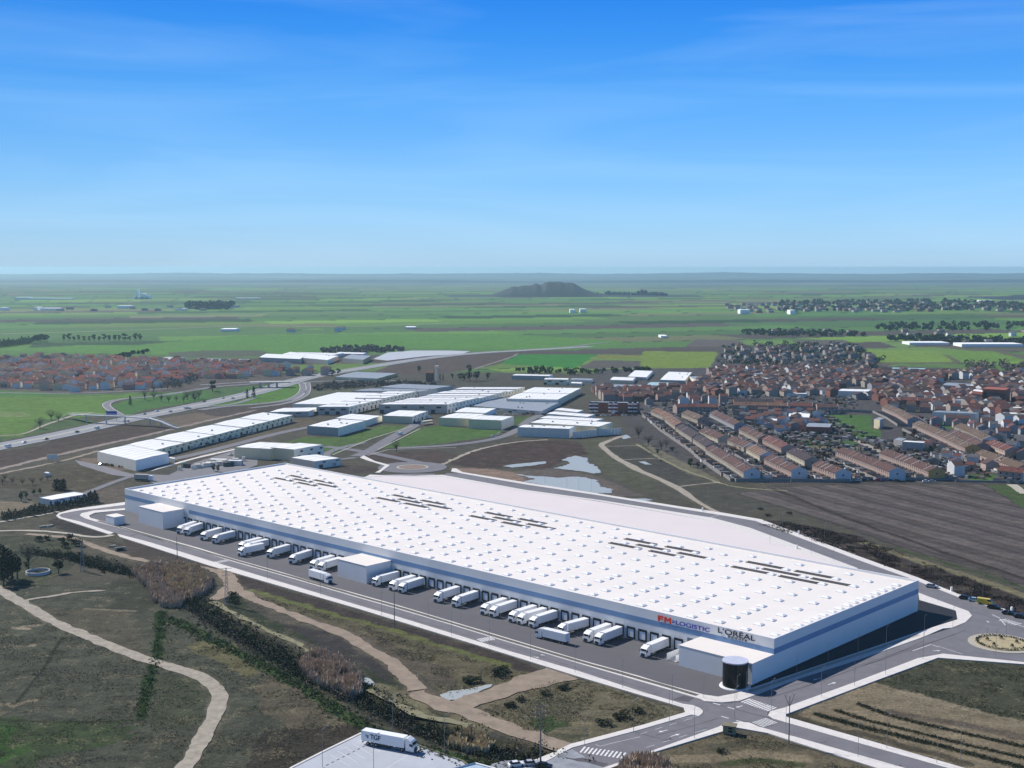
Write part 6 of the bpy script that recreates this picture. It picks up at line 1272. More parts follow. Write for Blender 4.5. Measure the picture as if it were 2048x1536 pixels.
lt = thing('lorry', 'white box lorry standing on the road above the left end of the warehouse', 'lorry', (*G(*px('a', 1165, 325)), 0), R(-12)); obj('trailer', MB().box(-7, 2, -1.25, 1.25, 1.1, 3.9).mesh('trailer', M_gclad), lt); obj('cab', MB().box(2.4, 4.8, -1.2, 1.2, .5, 3.4).mesh('cab', M_truck), lt); obj('chassis', MB().box(-6.8, 4.6, -.9, .9, .3, 1.1).mesh('chassis', M_chas), lt)
cc = ['white', 'black', 'silver', 'red', 'blue', 'white']
def car_row(fr, x0, y0, x1, y1, n, desc, across=False):
    a, b = V2(G(*px(fr, x0, y0))), V2(G(*px(fr, x1, y1))); d = (b - a) / np.linalg.norm(b - a)
    for i in range(n):
        c = cc[int(rng.integers(6))]; p = a + (b - a) * (i + .5) / n; q = p + (np.array([-d[1], d[0]]) if across else d); car(p, q, c, f'{c} car, {nth(i + 1)} from the left in {desc}', desc, wheels=False)
car_row('n', 1290, 1130, 1420, 1190, 6, 'the lane between the leftmost white gables', True); car_row('o', 700, 1208, 1060, 1214, 7, 'the cars edging the ploughed field'); car_row('o', 1240, 1218, 1340, 1220, 2, 'the pair below the orange gable')
car_row('o', 1200, 690, 1420, 800, 9, 'the street beside the long tan terrace'); car_row('m', 1560, 690, 1900, 685, 8, 'the line before the brick slab'); car_row('o', 620, 1110, 860, 1180, 7, 'the street right of the third white gable', True)

car_row('m', 425, 645, 990, 482, 14, 'the lane before the middle row of units'); car_row('l', 1205, 672, 1740, 545, 12, 'the lane before the left row of units')
car_row('m', 600, 684, 1240, 676, 9, 'the line before the grey translucent roof'); car_row('k', 1500, 955, 2040, 825, 9, 'the strip before the cream units')
# tank and container depot behind the left end of the warehouse
dp = random.Random(3); M_green = smat('green_tank', (40, 150, 120), k=.8, rough=.4)
for i in range(16):
    x, y = 1440 + i * 34 + dp.uniform(-8, 8), 235 - i * 4 + dp.uniform(-14, 22); p = G(*px('a', x, y)); k = dp.random()
    if k < .5:
        t = thing('tank', f"{'green' if k < .12 else 'white'} plastic tank in the depot behind the warehouse, {nth(i + 1)} item from the left", 'tank', (*p, 0), 0, 'tanks and containers in the depot'); h_ = dp.uniform(1.6, 3.2)
        obj('body', MB().cyl(0, 0, 0, h_, 1.1, n=14).mesh('body', M_green if k < .12 else M_lclad), t); obj('lid', MB().cyl(0, 0, h_, h_ + .25, .45, n=8).mesh('lid', M_gclad), t)
    else:
        t = thing('container', f"{'dark' if k > .85 else 'white'} container in the depot behind the warehouse, {nth(i + 1)} item from the left", 'container', (*p, 0), dp.uniform(-.4, .4), 'tanks and containers in the depot'); w2 = dp.uniform(1.5, 3)
        m_ = MB(); m_.box(-w2, w2, -1.2, 1.2, .1, 2.6); obj('body', m_.mesh('body', M_chas if k > .85 else M_lclad), t); m_ = MB()
        for q in range(6): m_.box(-w2 + q * w2 / 3, -w2 + q * w2 / 3 + .08, -1.24, -1.2, .1, 2.6)
        obj('ribs', m_.mesh('ribs', M_gclad), t)
for nm, x0, y0, w2, h_, lab in (('cabin', 1750, 190, 5.5, 3.0, 'white site cabin in the depot behind the warehouse, left one'), ('cabin', 1880, 200, 4.5, 3.0, 'white site cabin in the depot behind the warehouse, right one')):
    t = thing(nm, lab, 'cabin', (*G(*px('a', x0, y0)), 0), R(-8)); obj('wall', MB().box(-w2, w2, -1.4, 1.4, 0, h_).mesh('wall', M_lclad), t); obj('roof', MB().box(-w2 - .1, w2 + .1, -1.5, 1.5, h_, h_ + .15).mesh('roof', M_wclad), t)

# ------------------------------------------------------------------ plants
def leaf_mat(nm, rgb, k=.75, var=.35):
    m = smat(nm, rgb, k=k, rough=.8, var=var, scale=1.3, detail=4, spec=.1); return m
LM = dict(dark=leaf_mat('foliage_dark', (52, 62, 44)), pine=leaf_mat('foliage_pine', (36, 50, 38)), green=leaf_mat('foliage_green', (70, 92, 46)), olive=leaf_mat('foliage_olive', (98, 104, 70)), twig=leaf_mat('bare_twigs', (128, 116, 108)), reed=leaf_mat('dry_reed', (184, 166, 146), k=.95), reed2=leaf_mat('dry_reed_straw', (192, 178, 146), k=.92), purple=leaf_mat('purple_leaf', (70, 44, 56)), yellow=leaf_mat('yellow_green', (150, 146, 80)), bark=smat('bark', (96, 82, 70), k=.7, var=.2, scale=2))
def cards(c, n, sx, sy, sz, size, flat=.0, shell=.55, r=None):
    """n leaf-sized faces through an ellipsoid volume"""
    r = r or rng; d = r.normal(0, 1, (n, 3)); d /= np.linalg.norm(d, axis=1, keepdims=True); rad = shell + (1 - shell) * r.random((n, 1)) ** .6
    p = d * rad * np.array([sx, sy, sz]) + np.array(c); a = r.normal(0, 1, (n, 3)); a /= np.linalg.norm(a, axis=1, keepdims=True); b = np.cross(a, r.normal(0, 1, (n, 3))); b /= np.linalg.norm(b, axis=1, keepdims=True) + 1e-9
    s = size * (.6 + .8 * r.random((n, 1))); V_ = np.stack([p - a * s, p + b * s * .8, p + a * s, p - b * s * .8], 1).reshape(-1, 3); return V_, np.arange(n * 4).reshape(-1, 4)
def merge(parts):
    V_ = []; F_ = []; o = 0
    for v, f in parts: V_.append(v); F_.append(f + o); o += len(v)
    return np.concatenate(V_), np.concatenate(F_)
_tc = {}
def tree_meshes(kind, var):
    key = (kind, var)
    if key in _tc: return _tc[key]
    r = np.random.default_rng(hash(kind) % 1000 + var * 7 if False else sum(map(ord, kind)) + var * 7); parts = []; m_ = MB()
    if kind in ('dark', 'green', 'olive', 'pine', 'purple'):      # unit tree: height 1
        m_.beam((0, 0, -.05), (0, 0, .4), .035, .02, 6)
        for k in range(6): a = r.uniform(0, 6.28); m_.beam((0, 0, .25 + .03 * k), (.25 * math.cos(a), .25 * math.sin(a), .55 + .05 * k), .014, .005, 4)
        for k in range(11):
            a, q = r.uniform(0, 6.28), r.uniform(.0, .27); parts.append(cards((q * math.cos(a), q * math.sin(a), r.uniform(.32, .84)), 62, r.uniform(.1, .17), r.uniform(.1, .17), r.uniform(.08, .15), .033, r=r))
        lm = LM[kind]
    elif kind == 'cypress':
        m_.beam((0, 0, -.05), (0, 0, .3), .03, .02, 5)
        for k in range(9): z_ = .1 + .85 * k / 9; w_ = .13 * (1 - (k / 9) ** 1.6) + .02; parts.append(cards((r.normal(0, .01), r.normal(0, .01), z_), 34, w_, w_, .09, .03, r=r))
        lm = LM['pine']
    elif kind == 'bare':
        m_.beam((0, 0, -.05), (0, 0, .3), .03, .018, 6)
        for k in range(26):
            a, e_ = r.uniform(0, 6.28), r.uniform(.1, .42); p = Vector((0, 0, .18 + .2 * r.random())); q = Vector((e_ * math.cos(a), e_ * math.sin(a), r.uniform(.5, 1.0))); m_.beam(p, q, .010, .003, 4)
            for j in range(4): s = p.lerp(q, r.uniform(.4, .95)); m_.beam(s, s + Vector((r.normal(0, .09), r.normal(0, .09), r.uniform(.03, .14))), .004, .0015, 3)
        parts.append(cards((0, 0, .65), 260, .40, .40, .33, .016, shell=.3, r=r)); lm = LM['twig']
    elif kind == 'shrub':
        m_.beam((0, 0, -.05), (0, 0, .3), .04, .02, 4)
        for k in range(6): a = r.uniform(0, 6.28); parts.append(cards((.32 * math.cos(a), .32 * math.sin(a), r.uniform(.3, .6)), 46, .3, .3, .28, .07, r=r))
        lm = LM['dark']
    V_, F_ = merge(parts); _tc[key] = (npmesh('crown', V_, F_, lm), m_.mesh('trunk', LM['bark'])); return _tc[key]
TN = [0]
def tree(fr, x, y, h, kind, label, group=None, wide=1.0, cat='tree', nm=None):
    p = G(*px(fr, x, y)); c, tk = tree_meshes(kind, int(rng.integers(3)))
    t = thing(nm or dict(dark='broadleaf_tree', green='broadleaf_tree', olive='broadleaf_tree', pine='pine_tree', cypress='cypress_tree', bare='bare_tree', shrub='shrub', purple='purple_tree')[kind], label, cat, (*p, hz(*p) if p[1] < 1400 else -.2), rng.uniform(0, 6.28), group, (h * wide, h * wide, h))
    obj('crown', c, t); obj('trunk', tk, t); TN[0] += 1; return t
# near left grove
for x, y, h, w_ in ((60, 1110, 15, 1.0), (100, 1140, 13.5, 1.0), (20, 1120, 13, .9), (140, 1110, 11, .9), (30, 1170, 10, 1.1)): tree('a', x, y, h, 'pine', f'dark evergreen in the clump at the left edge beside the round basin, at about {int(x / 4)} paces from the edge' if False else 'one of the dark evergreens clumped at the left edge beside the round basin', 'dark evergreen clump at the left edge', w_)
tree('a', 470, 1065, 7, 'pine', 'round dark tree right of the white round basin', None, 1.1); tree('a', 230, 1040, 13, 'bare', 'tall leafless tree between the dark evergreens and the basin'); tree('a', 215, 1035, 4, 'olive', 'small yellowish bush behind the round basin', None, 1.2, nm='bush', cat='bush')
for k, (x, y, h) in enumerate(((560, 800, 4), (610, 850, 4.5), (520, 860, 3.5), (440, 930, 4), (540, 935, 5), (600, 950, 4), (640, 985, 4), (700, 990, 3.5), (490, 815, 3.2), (380, 800, 3), (310, 810, 3.4), (700, 1000, 3), (820, 1020, 3), (900, 1050, 3), (970, 1060, 2.6))): tree('a', x, y, h, 'shrub', f'dark shrub by the stream in the upper left thicket, {nth(k + 1)} planted from the track side' if False else 'dark shrub in the thicket along the stream at the left', 'shrubs in the thicket along the stream', 1.1, cat='shrub')
bas = thing('basin', 'round white-rimmed open tank in the grass at the left edge', 'basin', (*G(76, 1146), 0)); m_ = MB()
for i in range(40):
    a, b = 2 * math.pi * i / 40, 2 * math.pi * (i + 1) / 40; q = []
    for r_ in (4.9, 4.6):
        for t in (a, b): q += [(r_ * math.cos(t), r_ * math.sin(t))]
    m_.add([(*q[0], -.6), (*q[1], -.6), (*q[0], 1.1), (*q[1], 1.1), (*q[2], -.6), (*q[3], -.6), (*q[2], 1.1), (*q[3], 1.1)], [(0, 1, 3, 2), (5, 4, 6, 7), (2, 3, 7, 6)])
obj('rim_wall', m_.mesh('rim_wall', M_walk), bas); obj('basin_floor', MB().cyl(0, 0, .05, .1, 4.6, n=24).mesh('basin_floor', smat('basin_floor', (70, 76, 64))), bas)
# conifer hedge
for k in range(44):
    t_ = k / 43; x = 20 + 760 * t_; y = 640 - 145 * t_ + rng.normal(0, 4); h = rng.uniform(3.6, 6.2) * (1.25 if k > 34 else 1)
    tree('a', x, y, h, 'cypress', f'small conifer in the hedge row beside the loop road, {nth(k + 1)} from the left', 'conifers of the hedge row', 1.7)
for k, (x, y) in enumerate(((440, 400), (460, 395), (480, 405), (500, 400), (515, 395))): tree('a', x, y, 7, 'cypress', f'tall dark conifer in the clump behind the low shed, {nth(k + 1)} from the left', 'conifer clump behind the shed', 1.8)
for k, (x, y, h, kd) in enumerate(((100, 350, 5, 'bare'), (180, 360, 5, 'bare'), (260, 360, 5, 'bare'), (40, 330, 5, 'bare'), (330, 340, 4, 'bare'), (210, 470, 5, 'olive'), (170, 490, 6, 'olive'), (320, 430, 4, 'green'), (270, 440, 4, 'green'), (20, 360, 5, 'bare'), (380, 320, 4, 'bare'))):
    tree('a', x, y, h, kd, f"{'leafless' if kd == 'bare' else 'greenish'} small tree on the waste plot left of the shed, {nth(k + 1)} listed from the left" if False else f"{'leafless small tree' if kd == 'bare' else 'pale green small tree'} on the waste plot behind the low whitewashed shed", 'small trees on the waste plot')
for k, (x, y, h) in enumerate(((850, 200, 1.8), (880, 205, 1.8), (905, 208, 1.8), (950, 215, 1.6), (985, 220, 1.8))): tree('a', x, y, h, 'shrub', f'dark bush along the blank end wall of the panelled hall, {nth(k + 1)} from the left', 'bushes along the panelled hall', 1.6, cat='bush')
tree('a', 1710, 250, 5.5, 'olive', 'yellow-green tree left of the depot cabins'); tree('a', 1745, 255, 5, 'olive', 'yellow-green tree touching the depot cabins')
# middle distance
tree('l', 1570, 975, 9, 'bare', 'bare tree by the street near the far roundabout'); tree('l', 100, 490, 13, 'dark', 'big round dark tree beside the motorway', None, 1.25)
for x, y, h, lab in ((1042, 600, 10, 'slim cypress alone by the motorway loop'), (1980, 545, 10, 'cypress, left of two on the motorway junction'), (2030, 540, 12, 'cypress, right of two on the motorway junction')): tree('k', x, y, h, 'cypress', lab, None, 1.3)
for k, (x, y) in enumerate(((1160, 560), (1230, 555), (1290, 575), (1350, 580), (1410, 575), (1470, 580), (1500, 560), (1545, 555), (1590, 550), (1560, 575), (470, 730), (410, 720), (320, 790), (1230, 500), (1290, 480), (1340, 480), (1400, 470), (1440, 470))): tree('k', x, y, rng.uniform(7, 11), 'bare', 'grey leafless tree in the belt beside the motorway', 'leafless trees beside the motorway', 1.2)
for fr, x, y, h, lab in (('m', 1910, 865, 11, 'bare tree nearest the white walled yard right of the stepped halls'), ('m', 1985, 925, 9, 'bare tree beside the path fork by the terraces'), ('n', 490, 960, 8, 'bare tree above the dark bush by the terraces'), ('n', 530, 940, 7, 'bare tree close to the back gardens by the terraces')): tree(fr, x, y, h, 'bare', lab, None, 1.2)
for k, (fr, x, y, h, w_) in enumerate((('n', 460, 990, 4, 1.6), ('n', 580, 975, 4, 1.5), ('n', 720, 1070, 4, 1.6), ('n', 780, 1100, 4, 1.7), ('n', 830, 1115, 3.5, 1.5))): tree(fr, x, y, h, 'dark', f'dark round bush between the paths and the terraces, {nth(k + 1)} from the left', 'dark bushes by the terraces', w_, nm='bush', cat='bush')
for k, (x, y, h, w_, kd) in enumerate(((560, 360, 14, 1, 'dark'), (510, 410, 10, 1.3, 'dark'), (560, 410, 12, 1.3, 'dark'), (610, 405, 12, 1.2, 'dark'), (480, 400, 9, 1.2, 'dark'), (700, 395, 9, 1.3, 'dark'), (420, 390, 7, 1, 'dark'), (320, 400, 9, 1, 'cypress'), (345, 400, 8, 1, 'cypress'), (150, 340, 9, 1, 'dark'))):
    tree('m', x, y, h, kd, f'dark tree of the estate garden north of the halls, {nth(k + 1)} noted' if False else 'dark evergreen tree around the old farmstead north of the halls', 'dark trees around the farmstead', w_)
tree('l', 1060, 372, 9, 'dark', 'dark evergreen pair left of the ochre-walled hall', None, 1.2); tree('l', 1105, 362, 9, 'dark', 'dark evergreen right beside the ochre-walled hall corner', None, 1.1)
tree('H', 640, 1005, 9, 'purple', 'dark purple tree behind the grey workshop between the terraces', None, 1.2, nm='purple_tree'); tree('G', 1850, 1150, 8, 'bare', 'round leafless tree by the pale lane in the town', None, 1.3)
wt = thing('water_tower', 'slender pale water tower by the old farmstead', 'tower', (*G(*px('D', 1070, 545)), 0)); obj('shaft', MB().cyl(0, 0, 0, 17, 1.1, .9, n=10).mesh('shaft', M_lclad), wt); obj('tank', MB().cyl(0, 0, 17, 20.5, 1.2, 2.4, n=12).mesh('tank', M_lclad), wt); obj('mast', MB().cyl(0, 0, 20.5, 26, .12, n=5).mesh('mast', M_galv), wt)
fa = thing('farmhouse', 'old red-brown brick farm building next to the water tower', 'house', (*G(*px('D', 960, 500)), 0)); wl_, rf_, *_ = house_meshes(9, 9, 10, 12, 'brick', 'orange'); obj('wall', wl_, fa); obj('roof', rf_, fa)
# scattered town trees, far tree belts
for k in range(46): tree('n', rng.uniform(400, 1850), rng.uniform(620, 1100), rng.uniform(3, 6), ['dark', 'bare', 'green', 'bare'][int(rng.integers(4))], 'small garden tree between the terraces of the left half of town', 'garden trees of the left terraces')
for k in range(40): tree('o', rng.uniform(300, 2040), rng.uniform(420, 1120), rng.uniform(3, 7), ['dark', 'bare', 'green', 'bare'][int(rng.integers(4))], 'small garden tree between the houses of the right half of town', 'garden trees of the right half of town')
def belt(nm, label, poly, n, hgt, size, mt, cat='trees', per=26, zoff=0):
    P_ = np.array(poly); x0, y0 = P_.min(0); x1, y1 = P_.max(0); parts = []; cnt = 0
    while cnt < n:
        x, y = rng.uniform(x0, x1), rng.uniform(y0, y1)
        if not in_poly(np.array([x]), np.array([y]), poly)[0]: continue
        h = rng.uniform(*hgt); parts.append(cards((x, y, h * .5 + zoff), per, h * .55, h * .55, h * .5, size)); cnt += 1
    V_, F_ = merge(parts); o = obj(nm, npmesh(nm, V_, F_, mt)); tag(o, label, cat, kind='stuff'); return o
belt('tree_belt', 'dense dark trees between the houses on the far hillside', Gz(1440, 694, 1520, 688, 1700, 690, 1770, 722, 1755, 738, 1450, 742), 260, (4, 9), 1.3, LM['dark'])
belt('tree_belt', 'leafless grey trees at the foot of the far hillside', Gz(1430, 722, 1700, 728, 1760, 742, 1450, 738), 160, (4, 8), 1.0, LM['twig'])
belt('tree_belt', 'broken dark tree line in the right-hand fields', Gz(1765, 676, 1860, 674, 2100, 684, 2100, 692, 1960, 690, 1780, 682), 170, (5, 10), 2.0, LM['dark'])
belt('tree_belt', 'dark trees beyond the far field patches', Gz(1480, 664, 1600, 661, 1730, 668, 1730, 674, 1500, 672), 120, (4, 9), 1.8, LM['dark'])
belt('tree_belt', 'dark trees around the distant village at the right', Gz(1560, 604, 1900, 602, 2100, 612, 2100, 620, 1900, 622, 1560, 622), 330, (6, 15), 3.5, LM['dark'])
belt('tree_belt', 'trees scattered along the upper right fields', Gz(1740, 650, 2100, 646, 2100, 660, 1760, 662), 110, (5, 11), 2.4, LM['dark'])
belt('tree_belt', 'grey trees behind the town at the right edge', Gz(1930, 730, 2100, 728, 2100, 742, 1940, 742), 60, (5, 9), 1.2, LM['twig'])
belt('tree_belt', 'dark trees behind the halls north of the estate', Gz(1030, 738, 1180, 742, 1300, 738, 1300, 744, 1160, 750, 1030, 746), 70, (3, 6), 1.2, LM['dark'])
belt('tree_belt', 'dark scrub on the slope beyond the works', Gz(640, 700, 700, 694, 820, 697, 800, 704, 700, 708, 650, 708), 120, (3, 6), 1.8, LM['twig'])
belt('tree_belt', 'bare scrub bank along the slip road north of the left units', Gf('l', 900, 470, 1000, 440, 1300, 425, 1700, 430, 1900, 440, 1880, 455, 1500, 450, 1200, 465, 950, 490), 190, (2.5, 5), .9, LM['twig'])
belt('tree_belt', 'dark shrubs below the village edge', Gz(210, 718, 300, 700, 292, 706, 225, 724), 40, (3, 6), 1.5, LM['dark'])
belt('tree_belt', 'bare trees in front of the village houses', Gz(310, 766, 370, 752, 400, 760, 350, 778), 60, (4, 8), .9, LM['twig'])
belt('tree_belt', 'distant dark wood on the left plain', Gz(370, 614, 470, 614, 470, 619, 375, 619), 60, (14, 22), 7, LM['dark'])
for k in range(46):
    t_ = k / 45; tree('k', -10 + 600 * t_ if k < 30 else 480 + 640 * (t_ - .65) / .35, 140 - 50 * min(1, t_ / .65), rng.uniform(10, 16), 'cypress' if k < 20 else 'dark', f'tall dark tree in the row beyond the village, {nth(k + 1)} from the left', 'row of dark trees beyond the village', 1.5 if k < 20 else 1.0)
belt('tree_belt', 'small trees between the village houses', Gz(0, 722, 470, 728, 540, 745, 330, 770, 160, 780, 0, 776), 160, (3, 6), .8, LM['dark'])
mb = MB(); cm = [HW['fence'], HW['grey'], HR['brown'], HR['dark'], M_chas, HR['grey']]
for poly, n in ((Gf('n', 330, 680, 900, 620, 1500, 620, 1850, 900, 2060, 1000, 2060, 1200, 1100, 1200, 820, 1050), 700), (Gf('o', 0, 620, 400, 640, 900, 880, 2060, 740, 2060, 1190, 0, 1190), 800), (Gf('n', 0, 480, 1700, 470, 2060, 560, 2060, 640, 0, 680), 600)):
    P_ = np.array(poly); q = np.stack([rng.uniform(P_[:, 0].min(), P_[:, 0].max(), n * 3), rng.uniform(P_[:, 1].min(), P_[:, 1].max(), n * 3)], 1); q = q[in_poly(q[:, 0], q[:, 1], poly)]
    for x, y in q[:n]:
        w, d, h = rng.uniform(.5, 2.2), rng.uniform(.5, 1.6), rng.uniform(.5, 2.2); a = R(-47) + rng.normal(0, .1); ca_, sa_ = math.cos(a), math.sin(a)
        mb.prism([(x + u * ca_ - v * sa_, y + u * sa_ + v * ca_) for u, v in ((-w, -d), (w, -d), (w, d), (-w, d))], 0, h, int(rng.integers(6)))
tag(obj('yard_clutter', mb.mesh('yard_clutter', cm)), 'clutter of pergolas, bins and stores filling the yards of the town', 'clutter', kind='stuff')
belt('garden_bushes', 'garden bushes filling the yards of the town', Gf('n', 330, 680, 900, 620, 1500, 620, 1850, 900, 2060, 1000, 2060, 1200, 1100, 1200, 820, 1050), 260, (1, 3), .4, LM['dark'])
belt('garden_bushes', 'garden bushes filling the yards at the right', Gf('o', 0, 880, 400, 900, 900, 900, 2060, 760, 2060, 1180, 0, 1180), 300, (1, 3), .4, LM['dark'])
# streamside growth, reeds, weeds in the foreground
def along(line, n, spread, hgt, size, mt, nm, label, per=22, flat=1.0):
    p = resample(line, 2.0); parts = []
    for _ in range(n):
        q = p[int(rng.integers(len(p)))] + rng.normal(0, spread, 2); h = rng.uniform(*hgt); parts.append(cards((q[0], q[1], hz(*q) + h * .4), per, h * .8 * flat, h * .8 * flat, h * .55, size))
    V_, F_ = merge(parts); o = obj(nm, npmesh(nm, V_, F_, mt)); tag(o, label, 'undergrowth', kind='stuff'); return o
along(CREEK, 1500, 3.0, (.8, 2.6), .28, LM['dark'], 'stream_undergrowth', 'dark tangled undergrowth filling the stream bed')
along(CREEK, 500, 3.6, (.8, 2.2), .22, LM['twig'], 'stream_brush', 'greyish dry brush along the stream')
along(Gz(345, 1238, 450, 1292, 560, 1345, 650, 1402, 735, 1455, 850, 1500, 1000, 1532), 1100, 2.0, (.3, .8), .2, LM['olive'], 'bank_grass', 'fresh green grass along the stream bank', per=14)
along(Gf('h', 1285, 285, 1275, 480, 1262, 640, 1225, 720, 1190, 860, 1150, 1000, 1125, 1130), 420, 1.1, (.4, .9), .16, LM['green'], 'ditch_grass', 'green weeds in the ditch across the meadow', per=12)
along(Gf('f', 730, 1020, 1000, 1120, 1500, 1240, 2048, 1360), 420, .7, (.15, .45), .11, LM['dark'], 'furrow_weeds', 'dark weeds in the upper furrow of the sandy plot', per=10)
along(Gf('f', 560, 1075, 800, 1155, 1200, 1250, 1600, 1345, 2048, 1450), 420, .7, (.15, .45), .11, LM['dark'], 'furrow_weeds', 'dark weeds in the middle furrow of the sandy plot', per=10)
along(Gf('f', 400, 1105, 700, 1190, 900, 1240, 1300, 1335, 1700, 1440, 2100, 1540), 560, .9, (.15, .5), .12, LM['dark'], 'furrow_weeds', 'dark weeds in the lower furrow of the sandy plot', per=10)
def reeds(nm, label, poly, n, h0, h1, mt):
    P_ = np.array(poly); x0, y0 = P_.min(0); x1, y1 = P_.max(0); q = np.stack([rng.uniform(x0, x1, n * 3), rng.uniform(y0, y1, n * 3)], 1); q = q[in_poly(q[:, 0], q[:, 1], poly)][:n]; n = len(q)
    dd = fbm(q[:, 0] / 3, q[:, 1] / 3, 91, 3); q, dd = q[dd > .40], dd[dd > .40]; n = len(q); h = (h0 + (h1 - h0) * dd * 1.3) * (.8 + .4 * rng.random(n)); z = height(q[:, 0], q[:, 1]); lean = rng.normal(0, .16, (n, 2)) * h[:, None]; a = rng.uniform(0, math.pi, n); w_ = .07 + .05 * rng.random(n)
    dx, dy = np.cos(a) * w_, np.sin(a) * w_; top = np.stack([q[:, 0] + lean[:, 0], q[:, 1] + lean[:, 1], z + h], 1); md = np.stack([q[:, 0] + lean[:, 0] * .6, q[:, 1] + lean[:, 1] * .6, z + h * .72], 1)
    b0 = np.stack([q[:, 0] - dx, q[:, 1] - dy, z], 1); b1 = np.stack([q[:, 0] + dx, q[:, 1] + dy, z], 1); s = np.stack([dx, dy, dx * 0], 1)
    V_ = np.stack([b0, b1, md + s * 2.4, top, md - s * 2.4], 1).reshape(-1, 3); o = np.arange(n) * 5; F_ = np.concatenate([np.stack([o, o + 1, o + 2, o + 4], 1), np.stack([o + 4, o + 2, o + 3, o + 3], 1)])
    me = bpy.data.meshes.new(nm); me.from_pydata(V_.tolist(), [], [tuple(dict.fromkeys(f)) for f in F_.tolist()]); me.materials.append(mt); me.update(); ob = obj(nm, me); tag(ob, label, 'reeds', kind='stuff')
rp1 = Gf('a', 1050, 1050, 1200, 1020, 1420, 1010, 1600, 1040, 1680, 1100, 1700, 1180, 1620, 1240, 1480, 1270, 1440, 1340, 1300, 1340, 1210, 1290, 1180, 1190, 1080, 1110)
reeds('reed_bed', 'brown dry reed bed beside the dirt track, left of the fork', rp1, 7500, 1.6, 3.6, LM['reed']); reeds('reed_bed', 'straw-coloured reeds mixed into the left reed bed', Gf('a', 1300, 1020, 1600, 1040, 1680, 1120, 1600, 1230, 1350, 1200), 2600, 1.8, 3.8, LM['reed2'])
rp2 = Gf('i', 800, 700, 900, 640, 1060, 660, 1220, 760, 1300, 850, 1290, 940, 1200, 960, 1080, 900, 960, 880, 860, 820)
reeds('reed_bed', 'brown dry reed bed in the middle of the stream', rp2, 6000, 1.9, 4.2, LM['reed'])
reeds('reed_bed', 'thin brown reeds on the stream bank above the lorry park', Gf('j', 800, 1290, 900, 1240, 1060, 1270, 1140, 1330, 1100, 1400, 900, 1400, 780, 1350), 2600, 1.6, 3.0, LM['reed2'])
reeds('reed_bed', 'brown bushy reeds at the bottom edge below the crossing', Gz(1245, 1545, 1262, 1530, 1300, 1528, 1330, 1540, 1360, 1580, 1240, 1590), 3600, 2, 4.2, LM['reed'])
along(Gf('a', 1100, 1060, 1250, 1100, 1400, 1150, 1600, 1180), 260, 3.2, (.8, 2.2), .22, LM['dark'], 'reed_undergrowth', 'dark undergrowth between the left reeds')
along(Gf('i', 860, 720, 1000, 760, 1150, 830, 1240, 920), 200, 2.6, (.8, 2.4), .22, LM['dark'], 'reed_undergrowth', 'dark undergrowth between the middle reeds')
for k, (fr, x, y, h, w_) in enumerate((('j', 990, 840, 2.6, 1.8), ('j', 950, 850, 2.2, 1.6), ('j', 1200, 790, 3, 1.7), ('j', 1290, 1040, 1.8, 1.6), ('s', 780, 960, 1.8, 1.5), ('s', 850, 940, 1.8, 1.4), ('s', 590, 1010, 1.8, 1.8), ('s', 270, 1090, 1.7, 1.8), ('s', 1560, 1320, 2.6, 1.8), ('s', 1740, 1240, 2.0, 2.0), ('s', 1330, 1400, 2.2, 2.0), ('s', 120, 1170, 1.8, 1.6), ('s', 20, 720, 2.4, 1.8), ('t', 1050, 1330, 1.5, 2), ('q', 420, 980, 2.6, 1.6), ('q', 380, 1030, 2.4, 1.6), ('q', 450, 1060, 2.2, 1.6), ('d', 1280, 555, 1.6, 2), ('d', 1350, 605, 1.6, 2.2), ('d', 1510, 590, 1.8, 1.8))):
    tree(fr, x, y, h, 'shrub', 'low dark shrub on the waste ground around the roads', 'low shrubs on the waste ground', w_, cat='shrub')
# weed tufts: uncountable
def tufts(nm, label, polys, dens, h, size, mt, per=6):
    parts = []
    for poly in polys:
        P_ = np.array(poly); x0, y0 = P_.min(0); x1, y1 = P_.max(0); n = int((x1 - x0) * (y1 - y0) * dens); q = np.stack([rng.uniform(x0, x1, n), rng.uniform(y0, y1, n)], 1)
        q = q[in_poly(q[:, 0], q[:, 1], poly)]; dn = fbm(q[:, 0] / 7, q[:, 1] / 7, 61, 3); q = q[dn > .5]; z = height(q[:, 0], q[:, 1])
        n = len(q); 
        if not n: continue
        c = np.stack([q[:, 0], q[:, 1], z + h * .4], 1); c = np.repeat(c, per, 0) + rng.normal(0, 1, (n * per, 3)) * np.array([size * 1.6, size * 1.6, h * .3]); a = rng.normal(0, 1, (n * per, 3)); a /= np.linalg.norm(a, axis=1, keepdims=True)
        b = np.cross(a, rng.normal(0, 1, (n * per, 3))); b /= np.linalg.norm(b, axis=1, keepdims=True) + 1e-9; s = size * (.6 + .8 * rng.random((n * per, 1)))
        parts.append((np.stack([c - a * s, c + b * s, c + a * s], 1).reshape(-1, 3), np.arange(n * per * 3).reshape(-1, 3)))
    V_, F_ = merge(parts); o = obj(nm, npmesh(nm, V_, F_, mt)); tag(o, label, 'weeds', kind='stuff')
near1 = Gz(-60, 1200, 60, 1235, 300, 1330, 400, 1380, 415, 1420, 350, 1536, -60, 1560); near2 = Gz(330, 1250, 560, 1350, 720, 1465, 585, 1536, 390, 1540, 450, 1420, 430, 1350, 320, 1310)
tri_ = Gz(950, 1430, 1000, 1398, 1120, 1355, 1180, 1366, 1360, 1424, 1280, 1448, 1140, 1484, 1060, 1460); strip = Gz(500, 1190, 600, 1212, 760, 1262, 900, 1306, 1060, 1348, 980, 1372, 905, 1395, 840, 1345, 770, 1290, 650, 1243, 540, 1205)
